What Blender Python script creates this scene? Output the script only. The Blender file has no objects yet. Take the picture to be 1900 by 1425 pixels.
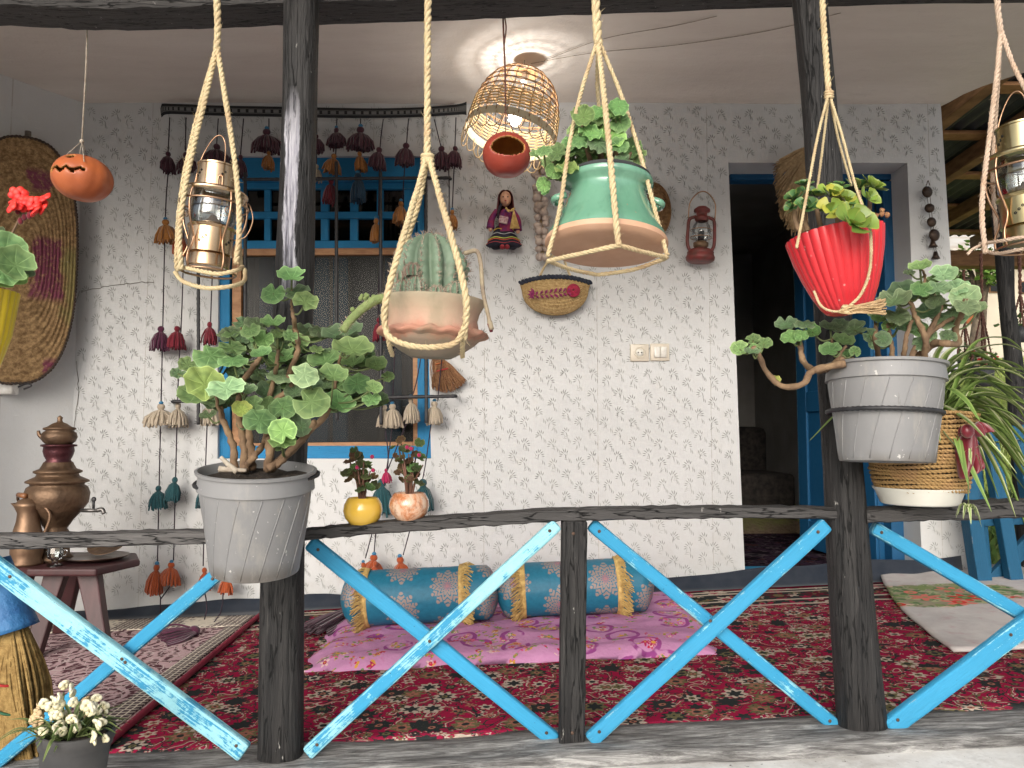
import bpy, bmesh, math, random
from mathutils import Vector, Matrix, Euler, noise
random.seed(7)
V = Vector
R = math.radians
SC = bpy.context.scene
COL = SC.collection
# ---------------------------------------------------------------- camera
F = 1430.0                       # focal length in photo pixels (1900 x 1425)
PITCH = R(3.6)
CAMZ = 0.76
cam_d = bpy.data.cameras.new('camera'); cam = bpy.data.objects.new('camera', cam_d); COL.objects.link(cam)
cam.location = (0, 0, CAMZ); cam.rotation_euler = (R(90) + PITCH, 0, 0)
cam_d.sensor_width = 36; cam_d.lens = 36 * F / 1900; cam_d.clip_start = 0.05; cam_d.clip_end = 600
SC.camera = cam
# ---------------------------------------------------------------- sky, sun, exposure
world = bpy.data.worlds.new('World'); SC.world = world; world.use_nodes = True
wt = world.node_tree; wt.nodes.clear()
wo = wt.nodes.new('ShaderNodeOutputWorld'); wb = wt.nodes.new('ShaderNodeBackground')
sk = wt.nodes.new('ShaderNodeTexSky'); sk.sky_type = 'NISHITA'; sk.sun_disc = False
SUN_EL, SUN_AZ = 21, 194          # azimuth measured from +Y (into the picture), clockwise
sk.sun_elevation = R(SUN_EL); sk.sun_rotation = R(SUN_AZ); sk.dust_density = 4; sk.air_density = 1.0
hs = wt.nodes.new('ShaderNodeHueSaturation'); hs.inputs['Saturation'].default_value = 0.42
wt.links.new(sk.outputs[0], hs.inputs['Color']); wt.links.new(hs.outputs[0], wb.inputs[0])
wb.inputs[1].default_value = 0.15
wt.links.new(wb.outputs[0], wo.inputs[0])
sun_d = bpy.data.lights.new('sun', 'SUN'); sun = bpy.data.objects.new('sun', sun_d); COL.objects.link(sun)
sun_d.energy = 1.0; sun_d.angle = R(55); sun_d.color = (1.0, 0.985, 0.96)
sdir = V((math.sin(R(SUN_AZ)) * math.cos(R(SUN_EL)), math.cos(R(SUN_AZ)) * math.cos(R(SUN_EL)), math.sin(R(SUN_EL))))
sun.rotation_euler = sdir.to_track_quat('Z', 'Y').to_euler()
SC.view_settings.view_transform = 'Standard'; SC.view_settings.look = 'None'
SC.view_settings.gamma = 1.0; SC.view_settings.use_curve_mapping = False
SC.view_settings.exposure = 0.6
SC.render.engine = 'CYCLES'; SC.cycles.max_bounces = 10; SC.cycles.diffuse_bounces = 5; SC.cycles.use_denoising = True
SC.cycles.caustics_reflective = False; SC.cycles.caustics_refractive = False; SC.cycles.sample_clamp_indirect = 6

# ---------------------------------------------------------------- measuring helpers
CP, SP = math.cos(PITCH), math.sin(PITCH)
def ray(u, v):
    a = (u - 950.0) / F; b = (712.5 - v) / F
    return V((a, CP - b * SP, SP + b * CP))
def P(u, v, Y):                   # where the ray of a photo pixel meets the upright plane y = Y
    d = ray(u, v); return V((0, 0, CAMZ)) + d * (Y / d.y)
TILT = 0.048
def fz(x): return TILT * x        # the old floor climbs to the right
def FL(u, v, h=0.0):              # where the ray meets the floor (raised by h)
    d = ray(u, v); t = (CAMZ - h) / (TILT * d.x - d.z); return V((0, 0, CAMZ)) + d * t
def S(n, Y): return n * Y / F     # n pixels at depth Y, in metres
def lerp(a, b, t): return a + (b - a) * t
def smooth01(t): t = max(0, min(1, t)); return t * t * (3 - 2 * t)
def nz(x, y=0, z=0): return noise.noise(V((x, y, z)))
def spline(pts, n=8):             # Catmull-Rom through the points
    pts = [V(p) for p in pts]
    if len(pts) < 3:
        return [pts[0].lerp(pts[-1], i / n) for i in range(n + 1)]
    out = []; q = [pts[0] * 2 - pts[1]] + pts + [pts[-1] * 2 - pts[-2]]
    for i in range(1, len(q) - 2):
        a, b, c, d = q[i-1], q[i], q[i+1], q[i+2]
        for k in range(n):
            t = k / n
            out.append(0.5 * ((2*b) + (c-a)*t + (2*a-5*b+4*c-d)*t*t + (3*b-a-3*c+d)*t**3))
    out.append(pts[-1]); return out
def resample(pts, step):
    L = [0]
    for i in range(1, len(pts)): L.append(L[-1] + (pts[i] - pts[i-1]).length)
    n = max(2, int(L[-1] / step)); out = []; j = 0
    for k in range(n + 1):
        s = L[-1] * k / n
        while j < len(pts) - 2 and L[j+1] < s: j += 1
        d = L[j+1] - L[j]; out.append(pts[j].lerp(pts[j+1], (s - L[j]) / d if d > 1e-9 else 0))
    return out
def frames(pts):
    n = len(pts); fr = []; up = None
    for i in range(n):
        t = (pts[min(i+1, n-1)] - pts[max(i-1, 0)])
        t = t.normalized() if t.length > 1e-9 else V((0, 0, 1))
        if up is None:
            up = t.cross(V((0, 1, 0.01))); up = up.normalized() if up.length > 1e-3 else t.cross(V((1, 0, 0))).normalized()
        else:
            up = up - t * up.dot(t); up = up.normalized() if up.length > 1e-6 else t.orthogonal().normalized()
        fr.append((t, up, t.cross(up)))
    return fr

# ---------------------------------------------------------------- mesh builder
ORI = {}
class MB:
    def __init__(s): s.v = []; s.f = []; s.m = []; s.uv = []
    def add(s, vs, fs, mi=0, uvs=None):
        o = len(s.v); s.v += [V(p) for p in vs]; s.uv += (uvs if uvs else [(0, 0)] * len(vs))
        for f in fs: s.f.append([o + i for i in f]); s.m.append(mi)
    def box(s, c, size, M=None, mi=0):
        c = V(c); h = V(size) / 2; vs = []
        for z in (-1, 1):
            for x, y in ((-1, -1), (1, -1), (1, 1), (-1, 1)):
                p = V((x * h.x, y * h.y, z * h.z)); p = (M @ p) if M else p; vs.append(c + p)
        s.add(vs, [(3,2,1,0), (4,5,6,7), (0,1,5,4), (1,2,6,5), (2,3,7,6), (3,0,4,7)], mi)
    def bar(s, a, b, w, h, front=(0, -1, 0), mi=0, seg=1, rough=0, seed=0):
        # squared timber from a to b: w across the view, h along `front`
        a = V(a); b = V(b); t = (b - a).normalized(); fr = V(front); fr = (fr - t * fr.dot(t)).normalized(); sd = t.cross(fr)
        vs = []; uvs = []; L = (b - a).length
        for i in range(seg + 1):
            c = a.lerp(b, i / seg)
            for k, (x, y) in enumerate(((-1, -1), (1, -1), (1, 1), (-1, 1))):
                j = V((nz(i * .9, k * 3.1, seed), nz(i * .9 + 7, k * 3.1, seed), 0)) * rough
                vs.append(c + sd * (x * w / 2 + j.x) + fr * (y * h / 2 + j.y)); uvs.append((L * i / seg, k * .05))
        fs = [(0,1,2,3), tuple(4 * seg + q for q in (3,2,1,0))]
        for i in range(seg):
            for k in range(4):
                p = 4 * i; fs.append((p + k, p + 4 + k, p + 4 + (k+1) % 4, p + (k+1) % 4))
        s.add(vs, fs, mi, uvs)
    def tube(s, pts, r, n=6, cap=True, mi=0, flat=1.0):
        pts = [V(p) for p in pts]; fr = frames(pts); m = len(pts); vs = []; uvs = []; L = 0
        for i, p in enumerate(pts):
            rr = r(i / (m - 1)) if callable(r) else (r[i] if isinstance(r, (list, tuple)) else r)
            if i: L += (p - pts[i-1]).length
            t, a, b = fr[i]
            for k in range(n):
                th = 2 * math.pi * k / n; vs.append(p + a * (rr * math.cos(th)) + b * (rr * flat * math.sin(th))); uvs.append((k / n, L))
        fs = []
        for i in range(m - 1):
            for k in range(n): fs.append((i*n + k, i*n + (k+1) % n, (i+1)*n + (k+1) % n, (i+1)*n + k))
        if cap: fs.append(tuple(range(n - 1, -1, -1))); fs.append(tuple((m-1)*n + k for k in range(n)))
        s.add(vs, fs, mi, uvs)
    def rope(s, pts, rad, strands=3, pitch=None, n=5, mi=0, fuzz=0, step=8):
        pitch = pitch or rad * 6.5
        pts = resample(spline(pts, 10), pitch / step); fr = frames(pts); ln = 0
        for q in range(strands):
            path = []; ln = 0
            for i, p in enumerate(pts):
                if i: ln += (p - pts[i-1]).length
                th = 2 * math.pi * (ln / pitch + q / strands + .12 * nz(ln * 14, 2)); t, a, b = fr[i]
                w = rad * .5 * (1 + .22 * nz(ln * 25, q * 5.0)); path.append(p + a * (w * math.cos(th)) + b * (w * math.sin(th)))
            s.tube(path, [rad * .58 * (1 + .30 * nz(i * .22, q * 9.0, 3)) for i in range(len(path))], n, True, mi)
        for _ in range(int(fuzz * len(pts))):
            i = random.randrange(len(pts) - 1); p = pts[i]; d = V((random.uniform(-1,1), random.uniform(-1,.4), random.uniform(-1,1))).normalized()
            t = fr[i][0]; e = p + d * rad * random.uniform(1.3, 2.6) + t * rad * random.uniform(-2, 2)
            s.tube([p + d * rad * .7, (p + e) / 2 + t * rad * .4, e], [rad*.09, rad*.07, rad*.03], 3, False, mi)
    def lathe(s, prof, n=32, M=None, mi=0, fn=None, close=False, u0=0, arc=2*math.pi):
        M = M or Matrix(); vs = []; uvs = []; m = len(prof); full = arc > 6.28; nn = n if full else n + 1
        for j, (r, z) in enumerate(prof):
            for k in range(nn):
                th = arc * k / n + u0; q = V((r * math.cos(th), r * math.sin(th), z))
                if fn: q = fn(q, th, j / (m - 1))
                vs.append(M @ q); uvs.append((k / n, j / (m - 1)))
        fs = []
        for j in range(m - 1):
            for k in range(n):
                k2 = (k + 1) % nn; fs.append((j*nn + k, j*nn + k2, (j+1)*nn + k2, (j+1)*nn + k))
        s.add(vs, fs, mi, uvs)
    def ball(s, c, r, n=12, m=8, M=None, mi=0, fn=None):
        c = V(c); r = V((r, r, r)) if not hasattr(r, '__len__') else V(r)
        T = Matrix.Translation(c) @ (M or Matrix())
        def g(q, th, t):
            q = V((q.x * r.x, q.y * r.y, q.z * r.z)); return fn(q, th, t) if fn else q
        s.lathe([(max(1e-4, math.sin(math.pi * j / m)), -math.cos(math.pi * j / m)) for j in range(m + 1)], n, T, mi, g)
    def grid(s, fn, nu, nv, mi=0, uvf=None):
        vs = []; uvs = []
        for j in range(nv + 1):
            for i in range(nu + 1):
                vs.append(fn(i / nu, j / nv)); uvs.append(uvf(i / nu, j / nv) if uvf else (i / nu, j / nv))
        fs = [(j*(nu+1)+i, j*(nu+1)+i+1, (j+1)*(nu+1)+i+1, (j+1)*(nu+1)+i) for j in range(nv) for i in range(nu)]
        s.add(vs, fs, mi, uvs)
    def slab(s, fn, nu, nv, th, mi=0):            # a closed sheet: fn gives the top, th(u,v) the thickness downward
        nV = len(s.v); s.grid(fn, nu, nv, mi)
        o2 = len(s.v); s.grid(lambda a, b: fn(a, b) - V((0, 0, th(a, b) if callable(th) else th)), nu, nv, mi)
        W = nu + 1
        k = nu * nv
        for q in range(len(s.f) - k, len(s.f)): s.f[q].reverse()
        edge = [(i, 0) for i in range(nu)] + [(nu, j) for j in range(nv)] + [(nu - i, nv) for i in range(nu)] + [(0, nv - j) for j in range(nv)]
        idx = [j * W + i for i, j in edge]
        for q in range(len(idx)):
            a, b = idx[q], idx[(q+1) % len(idx)]; s.f.append([nV + b, nV + a, o2 + a, o2 + b]); s.m.append(mi)
    def mesh(s, name, mats, smooth=True, off=None):
        me = bpy.data.meshes.new(name); off = off or V((0, 0, 0))
        me.from_pydata([tuple(p - off) for p in s.v], [], s.f)
        for m in (mats if isinstance(mats, (list, tuple)) else [mats]): me.materials.append(m)
        uvl = me.uv_layers.new(name='UVMap')
        vi = [0] * len(me.loops); me.loops.foreach_get('vertex_index', vi)
        uvl.data.foreach_set('uv', [c for i in vi for c in s.uv[i]])
        me.polygons.foreach_set('material_index', s.m)
        me.polygons.foreach_set('use_smooth', [bool(smooth)] * len(me.polygons))
        me.validate(); me.update(); return me
    def build(s, name, mats, parent=None, base=None, smooth=True, bevel=0, local=False, auto=None):
        off = V((0, 0, 0)) if local else (ORI[parent.name] if parent else (V(base) if base is not None else V((0, 0, 0))))
        me = s.mesh(name, mats, smooth, off); o = bpy.data.objects.new(name, me); COL.objects.link(o)
        if parent: o.parent = parent
        elif base is not None: o.location = base
        ORI[o.name] = off
        if bevel:
            b = o.modifiers.new('bevel', 'BEVEL'); b.width = bevel; b.segments = 2; b.limit_method = 'ANGLE'; b.angle_limit = R(50)
        if auto:
            for p in me.polygons: p.use_smooth = True
            me.set_sharp_from_angle(angle=R(auto))
        return o
def thing(name, label, cat, loc=(0, 0, 0), group=None, rot=None):
    o = bpy.data.objects.new(name, None); COL.objects.link(o); o.empty_display_size = .05
    o.location = loc; ORI[o.name] = V(loc)
    if rot: o.rotation_euler = rot
    tag(o, label, cat, group); return o
def tag(o, label=None, cat=None, group=None, kind=None):
    if label: o['label'] = label
    if cat: o['category'] = cat
    if group: o['group'] = group
    if kind: o['kind'] = kind
    return o
def inst(name, me, parent, M, mat=None):          # a part that shares mesh data; M in world space, or local when the parent says so
    o = bpy.data.objects.new(name, me); COL.objects.link(o); o.parent = parent
    o.matrix_basis = Matrix.Translation(-ORI[parent.name]) @ M
    ORI[o.name] = V((0, 0, 0))
    if mat: o.material_slots[0].link = 'OBJECT'; o.material_slots[0].material = mat
    return o

# ---------------------------------------------------------------- material helpers
class NT:
    def __init__(s, name):
        s.mat = bpy.data.materials.new(name); s.mat.use_nodes = True; s.t = s.mat.node_tree; s.t.nodes.clear()
        s.out = s.t.nodes.new('ShaderNodeOutputMaterial'); s.bs = s.n('ShaderNodeBsdfPrincipled'); s.t.links.new(s.bs.outputs[0], s.out.inputs[0])
        tc = s.t.nodes.new('ShaderNodeTexCoord'); s.obj = tc.outputs['Object']; s.uv = tc.outputs['UV']; s.gen = tc.outputs['Generated']
    def put(s, sock, v):
        if isinstance(v, bpy.types.NodeSocket): s.t.links.new(v, sock)
        elif isinstance(v, (tuple, list)) and sock.type == 'RGBA' and len(v) == 3: sock.default_value = (*v, 1)
        else: sock.default_value = v
    def n(s, ty, ins=None, **pr):
        nd = s.t.nodes.new(ty)
        for k, v in pr.items(): setattr(nd, k, v)
        for k, v in (ins or {}).items(): s.put(nd.inputs[k], v)
        return nd
    def map(s, co, scale=(1, 1, 1), rot=(0, 0, 0), loc=(0, 0, 0)):
        return s.n('ShaderNodeMapping', {'Vector': co, 'Scale': scale, 'Rotation': rot, 'Location': loc}).outputs[0]
    def noise(s, co, scale, detail=3, rough=.55, dist=0, out=0):
        return s.n('ShaderNodeTexNoise', {'Vector': co, 'Scale': scale, 'Detail': detail, 'Roughness': rough, 'Distortion': dist}).outputs[out]
    def vor(s, co, scale, feature='F1', rand=1.0, out='Distance'):
        return s.n('ShaderNodeTexVoronoi', {'Vector': co, 'Scale': scale, 'Randomness': rand}, feature=feature).outputs[out]
    def m(s, op, a, b=0.0, c=0.0):
        nd = s.n('ShaderNodeMath', {0: a, 1: b, 2: c}, operation=op); return nd.outputs[0]
    def mix(s, f, a, b, mode='MIX'):
        nd = s.n('ShaderNodeMix', data_type='RGBA', blend_type=mode); s.put(nd.inputs[0], f); s.put(nd.inputs[6], a); s.put(nd.inputs[7], b); return nd.outputs[2]
    def ramp(s, f, stops, interp='LINEAR'):
        nd = s.n('ShaderNodeValToRGB', {0: f}); cr = nd.color_ramp; cr.interpolation = interp
        while len(cr.elements) < len(stops): cr.elements.new(.5)
        for e, (p, c) in zip(cr.elements, stops): e.position = p; e.color = (*c, 1) if hasattr(c, '__len__') else (c, c, c, 1)
        return nd.outputs[0]
    def local(s, co, scale, rand=1.0):      # nearest cell: offset from its centre as radius and angle, plus random values
        nd = s.n('ShaderNodeTexVoronoi', {'Vector': co, 'Scale': scale, 'Randomness': rand}, voronoi_dimensions='2D')
        d = s.n('ShaderNodeVectorMath', {0: co, 1: nd.outputs['Position']}, operation='SUBTRACT').outputs[0]
        x, y, z = s.sep(d); r = s.m('SQRT', s.m('ADD', s.m('MULTIPLY', x, x), s.m('MULTIPLY', y, y))); rnd = s.sep(nd.outputs['Color'])
        return r, s.m('ADD', s.m('ARCTAN2', y, x), s.m('MULTIPLY', rnd[0], 6.28)), rnd
    def flower(s, base, co, scale, R, petals, cols, rand=1.0, keep=0.0, depth=.3):
        r, a, rnd = s.local(co, scale, rand); e = s.m('MULTIPLY', s.m('ADD', 1 - depth, s.m('MULTIPLY', s.m('COSINE', s.m('MULTIPLY', a, float(petals))), depth)), R)
        c = s.ramp(rnd[1], [(i / len(cols), q) for i, q in enumerate(cols)], 'CONSTANT'); c2 = s.ramp(rnd[2], [(i / len(cols), q) for i, q in enumerate(cols[1:] + cols[:1])], 'CONSTANT')
        k = s.step(s.m('SUBTRACT', r, e), R * .06, -R * .06)
        if keep: k = s.m('MULTIPLY', k, s.step(rnd[2], keep, keep + .01))
        c = s.mix(s.step(r, R * .42, R * .36), c, c2); c = s.mix(s.step(r, R * .18, R * .14), c, cols[0]); return s.mix(k, base, c)
    def step(s, x, a, b): return s.n('ShaderNodeMapRange', {0: x, 1: a, 2: b, 3: 0.0, 4: 1.0}).outputs[0]
    def sep(s, co): return s.n('ShaderNodeSeparateXYZ', {0: co}).outputs
    def comb(s, x, y, z=0.0): return s.n('ShaderNodeCombineXYZ', {0: x, 1: y, 2: z}).outputs[0]
    def bump(s, h, strength=.3, dist=.01):
        b = s.n('ShaderNodeBump', {'Strength': strength, 'Distance': dist, 'Height': h}); s.put(s.bs.inputs['Normal'], b.outputs[0])
    def set(s, **k):
        names = {'col': 'Base Color', 'rough': 'Roughness', 'metal': 'Metallic', 'coat': 'Coat Weight', 'trans': 'Transmission Weight', 'ior': 'IOR', 'spec': 'Specular IOR Level', 'em': 'Emission Color', 'ems': 'Emission Strength', 'alpha': 'Alpha', 'sheen': 'Sheen Weight'}
        for a, v in k.items(): s.put(s.bs.inputs[names[a]], v)
        return s
def mat(name, c1, c2=None, rough=.6, scale=12, detail=4, bump=.15, bdist=.004, bscale=None, metal=0, coat=0, stretch=(1, 1, 1), lo=.35, hi=.65, spec=.5, sheen=0):
    s = NT(name); co = s.map(s.obj, stretch); c2 = c2 or tuple(x * .72 for x in c1)
    f = s.noise(co, scale, detail); col = s.mix(s.step(f, lo, hi), c1, c2)
    s.set(col=col, rough=rough, metal=metal, coat=coat, spec=spec, sheen=sheen)
    if bump: s.bump(s.noise(co, bscale or scale * 3, 4), bump, bdist)
    return s.mat
# ---------------------------------------------------------------- materials
def m_wallpaper():
    s = NT('wallpaper'); f = s.noise(s.obj, 1.6, 5, .6); g = s.noise(s.obj, 14, 5, .65)
    base = s.mix(s.step(f, .35, .7), (.595, .603, .605), (.535, .54, .538)); base = s.mix(s.m('MULTIPLY', s.step(g, .55, .8), .3), base, (.60, .57, .51))
    st = s.noise(s.map(s.obj, (3, 3, .7)), 2.2, 6, .7); base = s.mix(s.m('MULTIPLY', s.step(st, .58, .75), .3), base, (.55, .51, .44))
    # faint background tracery of the paper
    w = s.vor(s.n('ShaderNodeVectorMath', {0: s.obj, 1: s.noise(s.obj, 9, 2, .5, 0, 1)}, operation='ADD').outputs[0], 16, 'DISTANCE_TO_EDGE')
    base = s.mix(s.m('MULTIPLY', s.m('SUBTRACT', 1.0, s.step(w, .0, .035)), .16), base, (.42, .42, .40))
    x, y, z = s.sep(s.obj); strip = s.m('DIVIDE', s.m('ADD', x, .13), .53); tone = s.m('FRACT', s.m('MULTIPLY', s.m('FLOOR', strip), .377)); base = s.mix(s.m('MULTIPLY', tone, .10), base, (.5, .49, .46))
    sf = s.m('FRACT', strip); seam = s.step(s.m('MINIMUM', sf, s.m('SUBTRACT', 1, sf)), .0035, .001); base = s.mix(s.m('MULTIPLY', seam, s.step(g, .40, .5)), base, (.42, .40, .37))
    low = s.m('MULTIPLY', s.step(z, .55, .05), s.step(s.noise(s.obj, 5, 6, .75), .46, .66)); base = s.mix(s.m('MULTIPLY', low, .38), base, (.46, .43, .39)); sc = s.noise(s.map(s.obj, (2, 2, 14), (0, R(20), 0)), 5, 5, .75); base = s.mix(s.m('MULTIPLY', s.step(sc, .66, .72), .45), base, (.80, .80, .80))
    s.set(col=base, rough=.62, spec=.3); s.bump(s.noise(s.obj, 30, 6, .7), .35, .006); return s.mat
def m_ceiling():
    s = NT('ceiling_paper'); f = s.noise(s.map(s.obj, (.6, 2.5, 1)), 2.2, 6, .65); g = s.noise(s.map(s.obj, (1, 4, 1)), 11, 6, .75)
    base = s.mix(s.step(f, .3, .7), (.76, .705, .645), (.66, .60, .54)); base = s.mix(s.m('MULTIPLY', s.step(g, .55, .72), .35), base, (.55, .51, .46))
    y = s.sep(s.obj)[1]; band = s.m('MULTIPLY', s.step(y, 2.52, 2.56), s.step(y, 2.70, 2.66))
    v = s.vor(s.map(s.obj, (1, 1.6, 1)), 34, 'DISTANCE_TO_EDGE'); base = s.mix(s.m('MULTIPLY', band, s.m('SUBTRACT', 1, s.step(v, .02, .1))), base, (.34, .36, .31))
    s.set(col=base, rough=.7, spec=.25); s.bump(s.noise(s.obj, 22, 6, .75), .5, .008); return s.mat
def m_plaster():
    s = NT('white_plaster'); f = s.noise(s.obj, 5, 6, .7); c = s.vor(s.n('ShaderNodeVectorMath', {0: s.obj, 1: s.noise(s.obj, 6, 3, .5, 0, 1)}, operation='ADD').outputs[0], 3, 'DISTANCE_TO_EDGE')
    base = s.mix(s.step(f, .4, .75), (.80, .79, .76), (.50, .47, .43)); base = s.mix(s.m('MULTIPLY', s.step(s.noise(s.obj, 3, 6, .75), .48, .62), .6), base, (.38, .35, .31)); base = s.mix(s.step(s.noise(s.obj, 60, 3, .6), .66, .70), base, (.16, .14, .12))
    s.set(col=base, rough=.8); s.bump(f, .5, .01); return s.mat
def m_blackwood(name='black_painted_wood', patch=None, grey=0.0, axis=(14, 14, .9)):
    s = NT(name); co = s.map(s.obj, axis); f = s.noise(co, 3.2, 6, .7); g = s.noise(s.map(s.obj, tuple(a * 3 for a in axis)), 3, 5, .6)
    c = s.mix(s.step(f, .4, .72), (.009, .0085, .009), (.035, .033, .032)); c = s.mix(s.m('MULTIPLY', s.step(g, .60, .74), .28 + grey), c, (.13, .12, .115))
    sp = s.noise(s.map(s.obj, (1, 1, .35)), 60, 3, .6); c = s.mix(s.step(sp, .70, .74), c, (.32, .31, .29))
    if grey: c = s.mix(grey, c, s.mix(s.step(f, .35, .7), (.20, .19, .185), (.085, .08, .078)))
    rough = s.n('ShaderNodeMapRange', {0: g, 3: .42, 4: .8}).outputs[0]; ck = s.noise(s.map(s.obj, tuple(a * 2.2 for a in axis)), 2.2, 3, .5); crk = s.step(s.m('ABSOLUTE', s.m('SUBTRACT', ck, .5)), .018, .004); c = s.mix(crk, c, (.003, .003, .003))
    if patch:
        x, y, z = s.sep(s.obj); (px, w, z0, z1) = patch
        wob = s.m('MULTIPLY', s.m('SUBTRACT', s.noise(s.map(s.obj, (22, 22, 5)), 1.4, 5, .6), .5), .05)
        d = s.m('ABSOLUTE', s.m('SUBTRACT', s.m('ADD', x, wob), px)); k = s.m('MULTIPLY', s.step(d, w, w * .75), s.m('MULTIPLY', s.step(z, z0, z0 + .12), s.step(z, z1, z1 - .15)))
        st = s.noise(s.map(s.obj, (60, 60, 2.5)), 2.5, 5, .7); k = s.m('MULTIPLY', k, s.step(st, .33, .42))
        c = s.mix(k, c, s.mix(s.step(st, .4, .65), (.24, .235, .28), (.55, .54, .58)))
    s.set(col=c, rough=rough, spec=.35); s.bump(s.m('SUBTRACT', s.m('ADD', f, s.m('MULTIPLY', g, .7)), s.m('MULTIPLY', crk, .8)), .9, .008); return s.mat
def m_sill():
    s = NT('weathered_sill_wood'); co = s.map(s.obj, (2.2, 16, 16), (0, 0, R(-14))); f = s.noise(co, 3, 8, .75, .6); g = s.noise(s.map(s.obj, (7, 60, 60), (0, 0, R(-14))), 2, 5, .7)
    c = s.ramp(f, [(.30, (.035, .033, .033)), (.43, (.13, .125, .12)), (.54, (.30, .295, .285)), (.68, (.62, .61, .59))]); c = s.mix(s.m('MULTIPLY', s.step(g, .5, .7), .6), c, (.05, .047, .045))
    s.set(col=c, rough=.7); s.bump(s.m('ADD', f, g), .9, .01); return s.mat
def m_bluepaint(name='chipped_blue_paint', wear=.5, c1=(.040, .32, .56), c2=(.32, .67, .76), dark=(.02, .10, .2), edge=1.0):
    s = NT(name); co = s.obj; u, v, w = s.sep(s.uv); al = s.map(s.uv, (5, 70, 1)); f = s.noise(co, 9, 9, .78, .3); g = s.noise(co, 30, 5, .65); b = s.noise(co, 2.0, 3); gr = s.noise(al, 2.5, 6, .7); gf = s.noise(s.map(s.uv, (14, 400, 1)), 2, 5, .7)
    th = .70 - .2 * wear; m2 = s.m('ADD', s.m('ADD', s.m('MULTIPLY', f, .40), s.m('MULTIPLY', gr, .28)), s.m('MULTIPLY', b, .32)); ed = s.m('FRACT', s.m('DIVIDE', v, .05)); ed = s.m('MINIMUM', ed, s.m('SUBTRACT', 1.0, ed))
    m2 = s.m('ADD', m2, s.m('MULTIPLY', s.step(ed, .16, .02), .045 * edge)); k = s.step(m2, th - .008, th + .008)
    c = s.mix(s.step(b, .3, .7), c1, tuple(x * .78 for x in c1)); c = s.mix(s.m('MULTIPLY', s.step(gr, .35, .7), .35), c, tuple(x * .6 for x in c1)); c = s.mix(k, c, s.mix(s.step(g, .3, .7), c2, tuple(x * .82 for x in c2)))
    c = s.mix(s.m('MULTIPLY', s.step(gf, .60, .68), .55), c, tuple(x * .45 for x in c1)); bare = s.m('ADD', s.m('MULTIPLY', f, .6), s.m('MULTIPLY', s.step(ed, .14, .0), .18 * edge)); c = s.mix(s.m('MULTIPLY', s.step(bare, .50, .53), .75), c, (.27, .27, .26))
    fine = s.noise(co, 120, 3); c = s.mix(s.step(fine, .70, .74), c, dark)
    s.set(col=c, rough=s.n('ShaderNodeMapRange', {0: g, 3: .4, 4: .7}).outputs[0], spec=.3); s.bump(s.m('ADD', s.m('MULTIPLY', k, -.5), s.m('ADD', s.m('MULTIPLY', gf, .6), gr)), .6, .004); return s.mat
def m_rug(name, base, dark, cream, third, scale=1.0, back_y=None, band=.32, fade=0.0):
    s = NT(name); x, y, z = s.sep(s.obj)
    dn = s.noise(s.obj, 5 * scale, 3, .6, 0, 1); dv = s.n('ShaderNodeVectorMath', {0: dn, 'Scale': .05 / scale}, operation='SCALE').outputs[0]
    co = s.n('ShaderNodeVectorMath', {0: s.obj, 1: dv}, operation='ADD').outputs[0]
    n2 = s.noise(co, 20 * scale, 4, .7); cols = [dark, cream, dark, third, dark, (cream[0] * .7, cream[1] * .35, cream[2] * .3)]
    nv = s.noise(co, 7.5 * scale, 1.0, .5); c = base
    for lev, q in ((.40, dark), (.5, third), (.60, dark), (.46, cream)): c = s.mix(s.step(s.m('ABSOLUTE', s.m('SUBTRACT', nv, lev)), .013, .009), c, q)
    sh = lambda dx: s.map(co, loc=(dx, dx * 1.7, 0))
    c = s.flower(c, sh(.31), 24 * scale, .016 / scale, 3, [dark, third, cream, dark], keep=.35, depth=.45)
    c = s.flower(c, sh(.73), 13 * scale, .030 / scale, 5, cols, keep=.42, depth=.3)
    c = s.flower(c, sh(.13), 6.2 * scale, .070 / scale, 8, [dark, base, cream, dark, third], keep=.30, depth=.16)
    c = s.flower(c, sh(.13), 6.2 * scale, .046 / scale, 6, cols, keep=.30, depth=.22)
    pick = s.ramp(s.sep(s.vor(co, 46 * scale, out='Color'))[0], [(0, dark), (.30, third), (.42, base), (.62, cream), (.76, dark), (.88, third)], 'CONSTANT'); rings = s.m('SINE', s.m('MULTIPLY', s.vor(co, 8.5 * scale), 44))
    if back_y is not None:          # woven border along the far edge
        d = s.m('SUBTRACT', back_y, y)
        bb = s.flower(s.flower(dark, s.map(co, loc=(.4, .2, 0)), 16, .026, 5, [base, third, cream, base], keep=.1), co, 7, .06, 7, [third, cream, base, (.12, .02, .03)], .5)
        c = s.mix(s.step(d, band, band - .01), c, bb)
        for q in (band, band * .75, band * .3, .05): c = s.mix(s.step(s.m('ABSOLUTE', s.m('SUBTRACT', d, q)), .012, .008), c, cream)
        c = s.mix(s.step(d, .022, .018), c, (.30, .012, .04))
    tuft = s.noise(s.map(s.obj, (1, 1, 1)), 220, 3, .7); c = s.mix(s.m('MULTIPLY', s.step(tuft, .4, .7), .35), c, dark)
    if fade: c = s.mix(fade, c, (.42, .34, .33))
    s.set(col=c, rough=1.0, spec=.0); s.bump(s.m('ADD', tuft, s.m('MULTIPLY', n2, .6)), .6, .006); return s.mat
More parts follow.
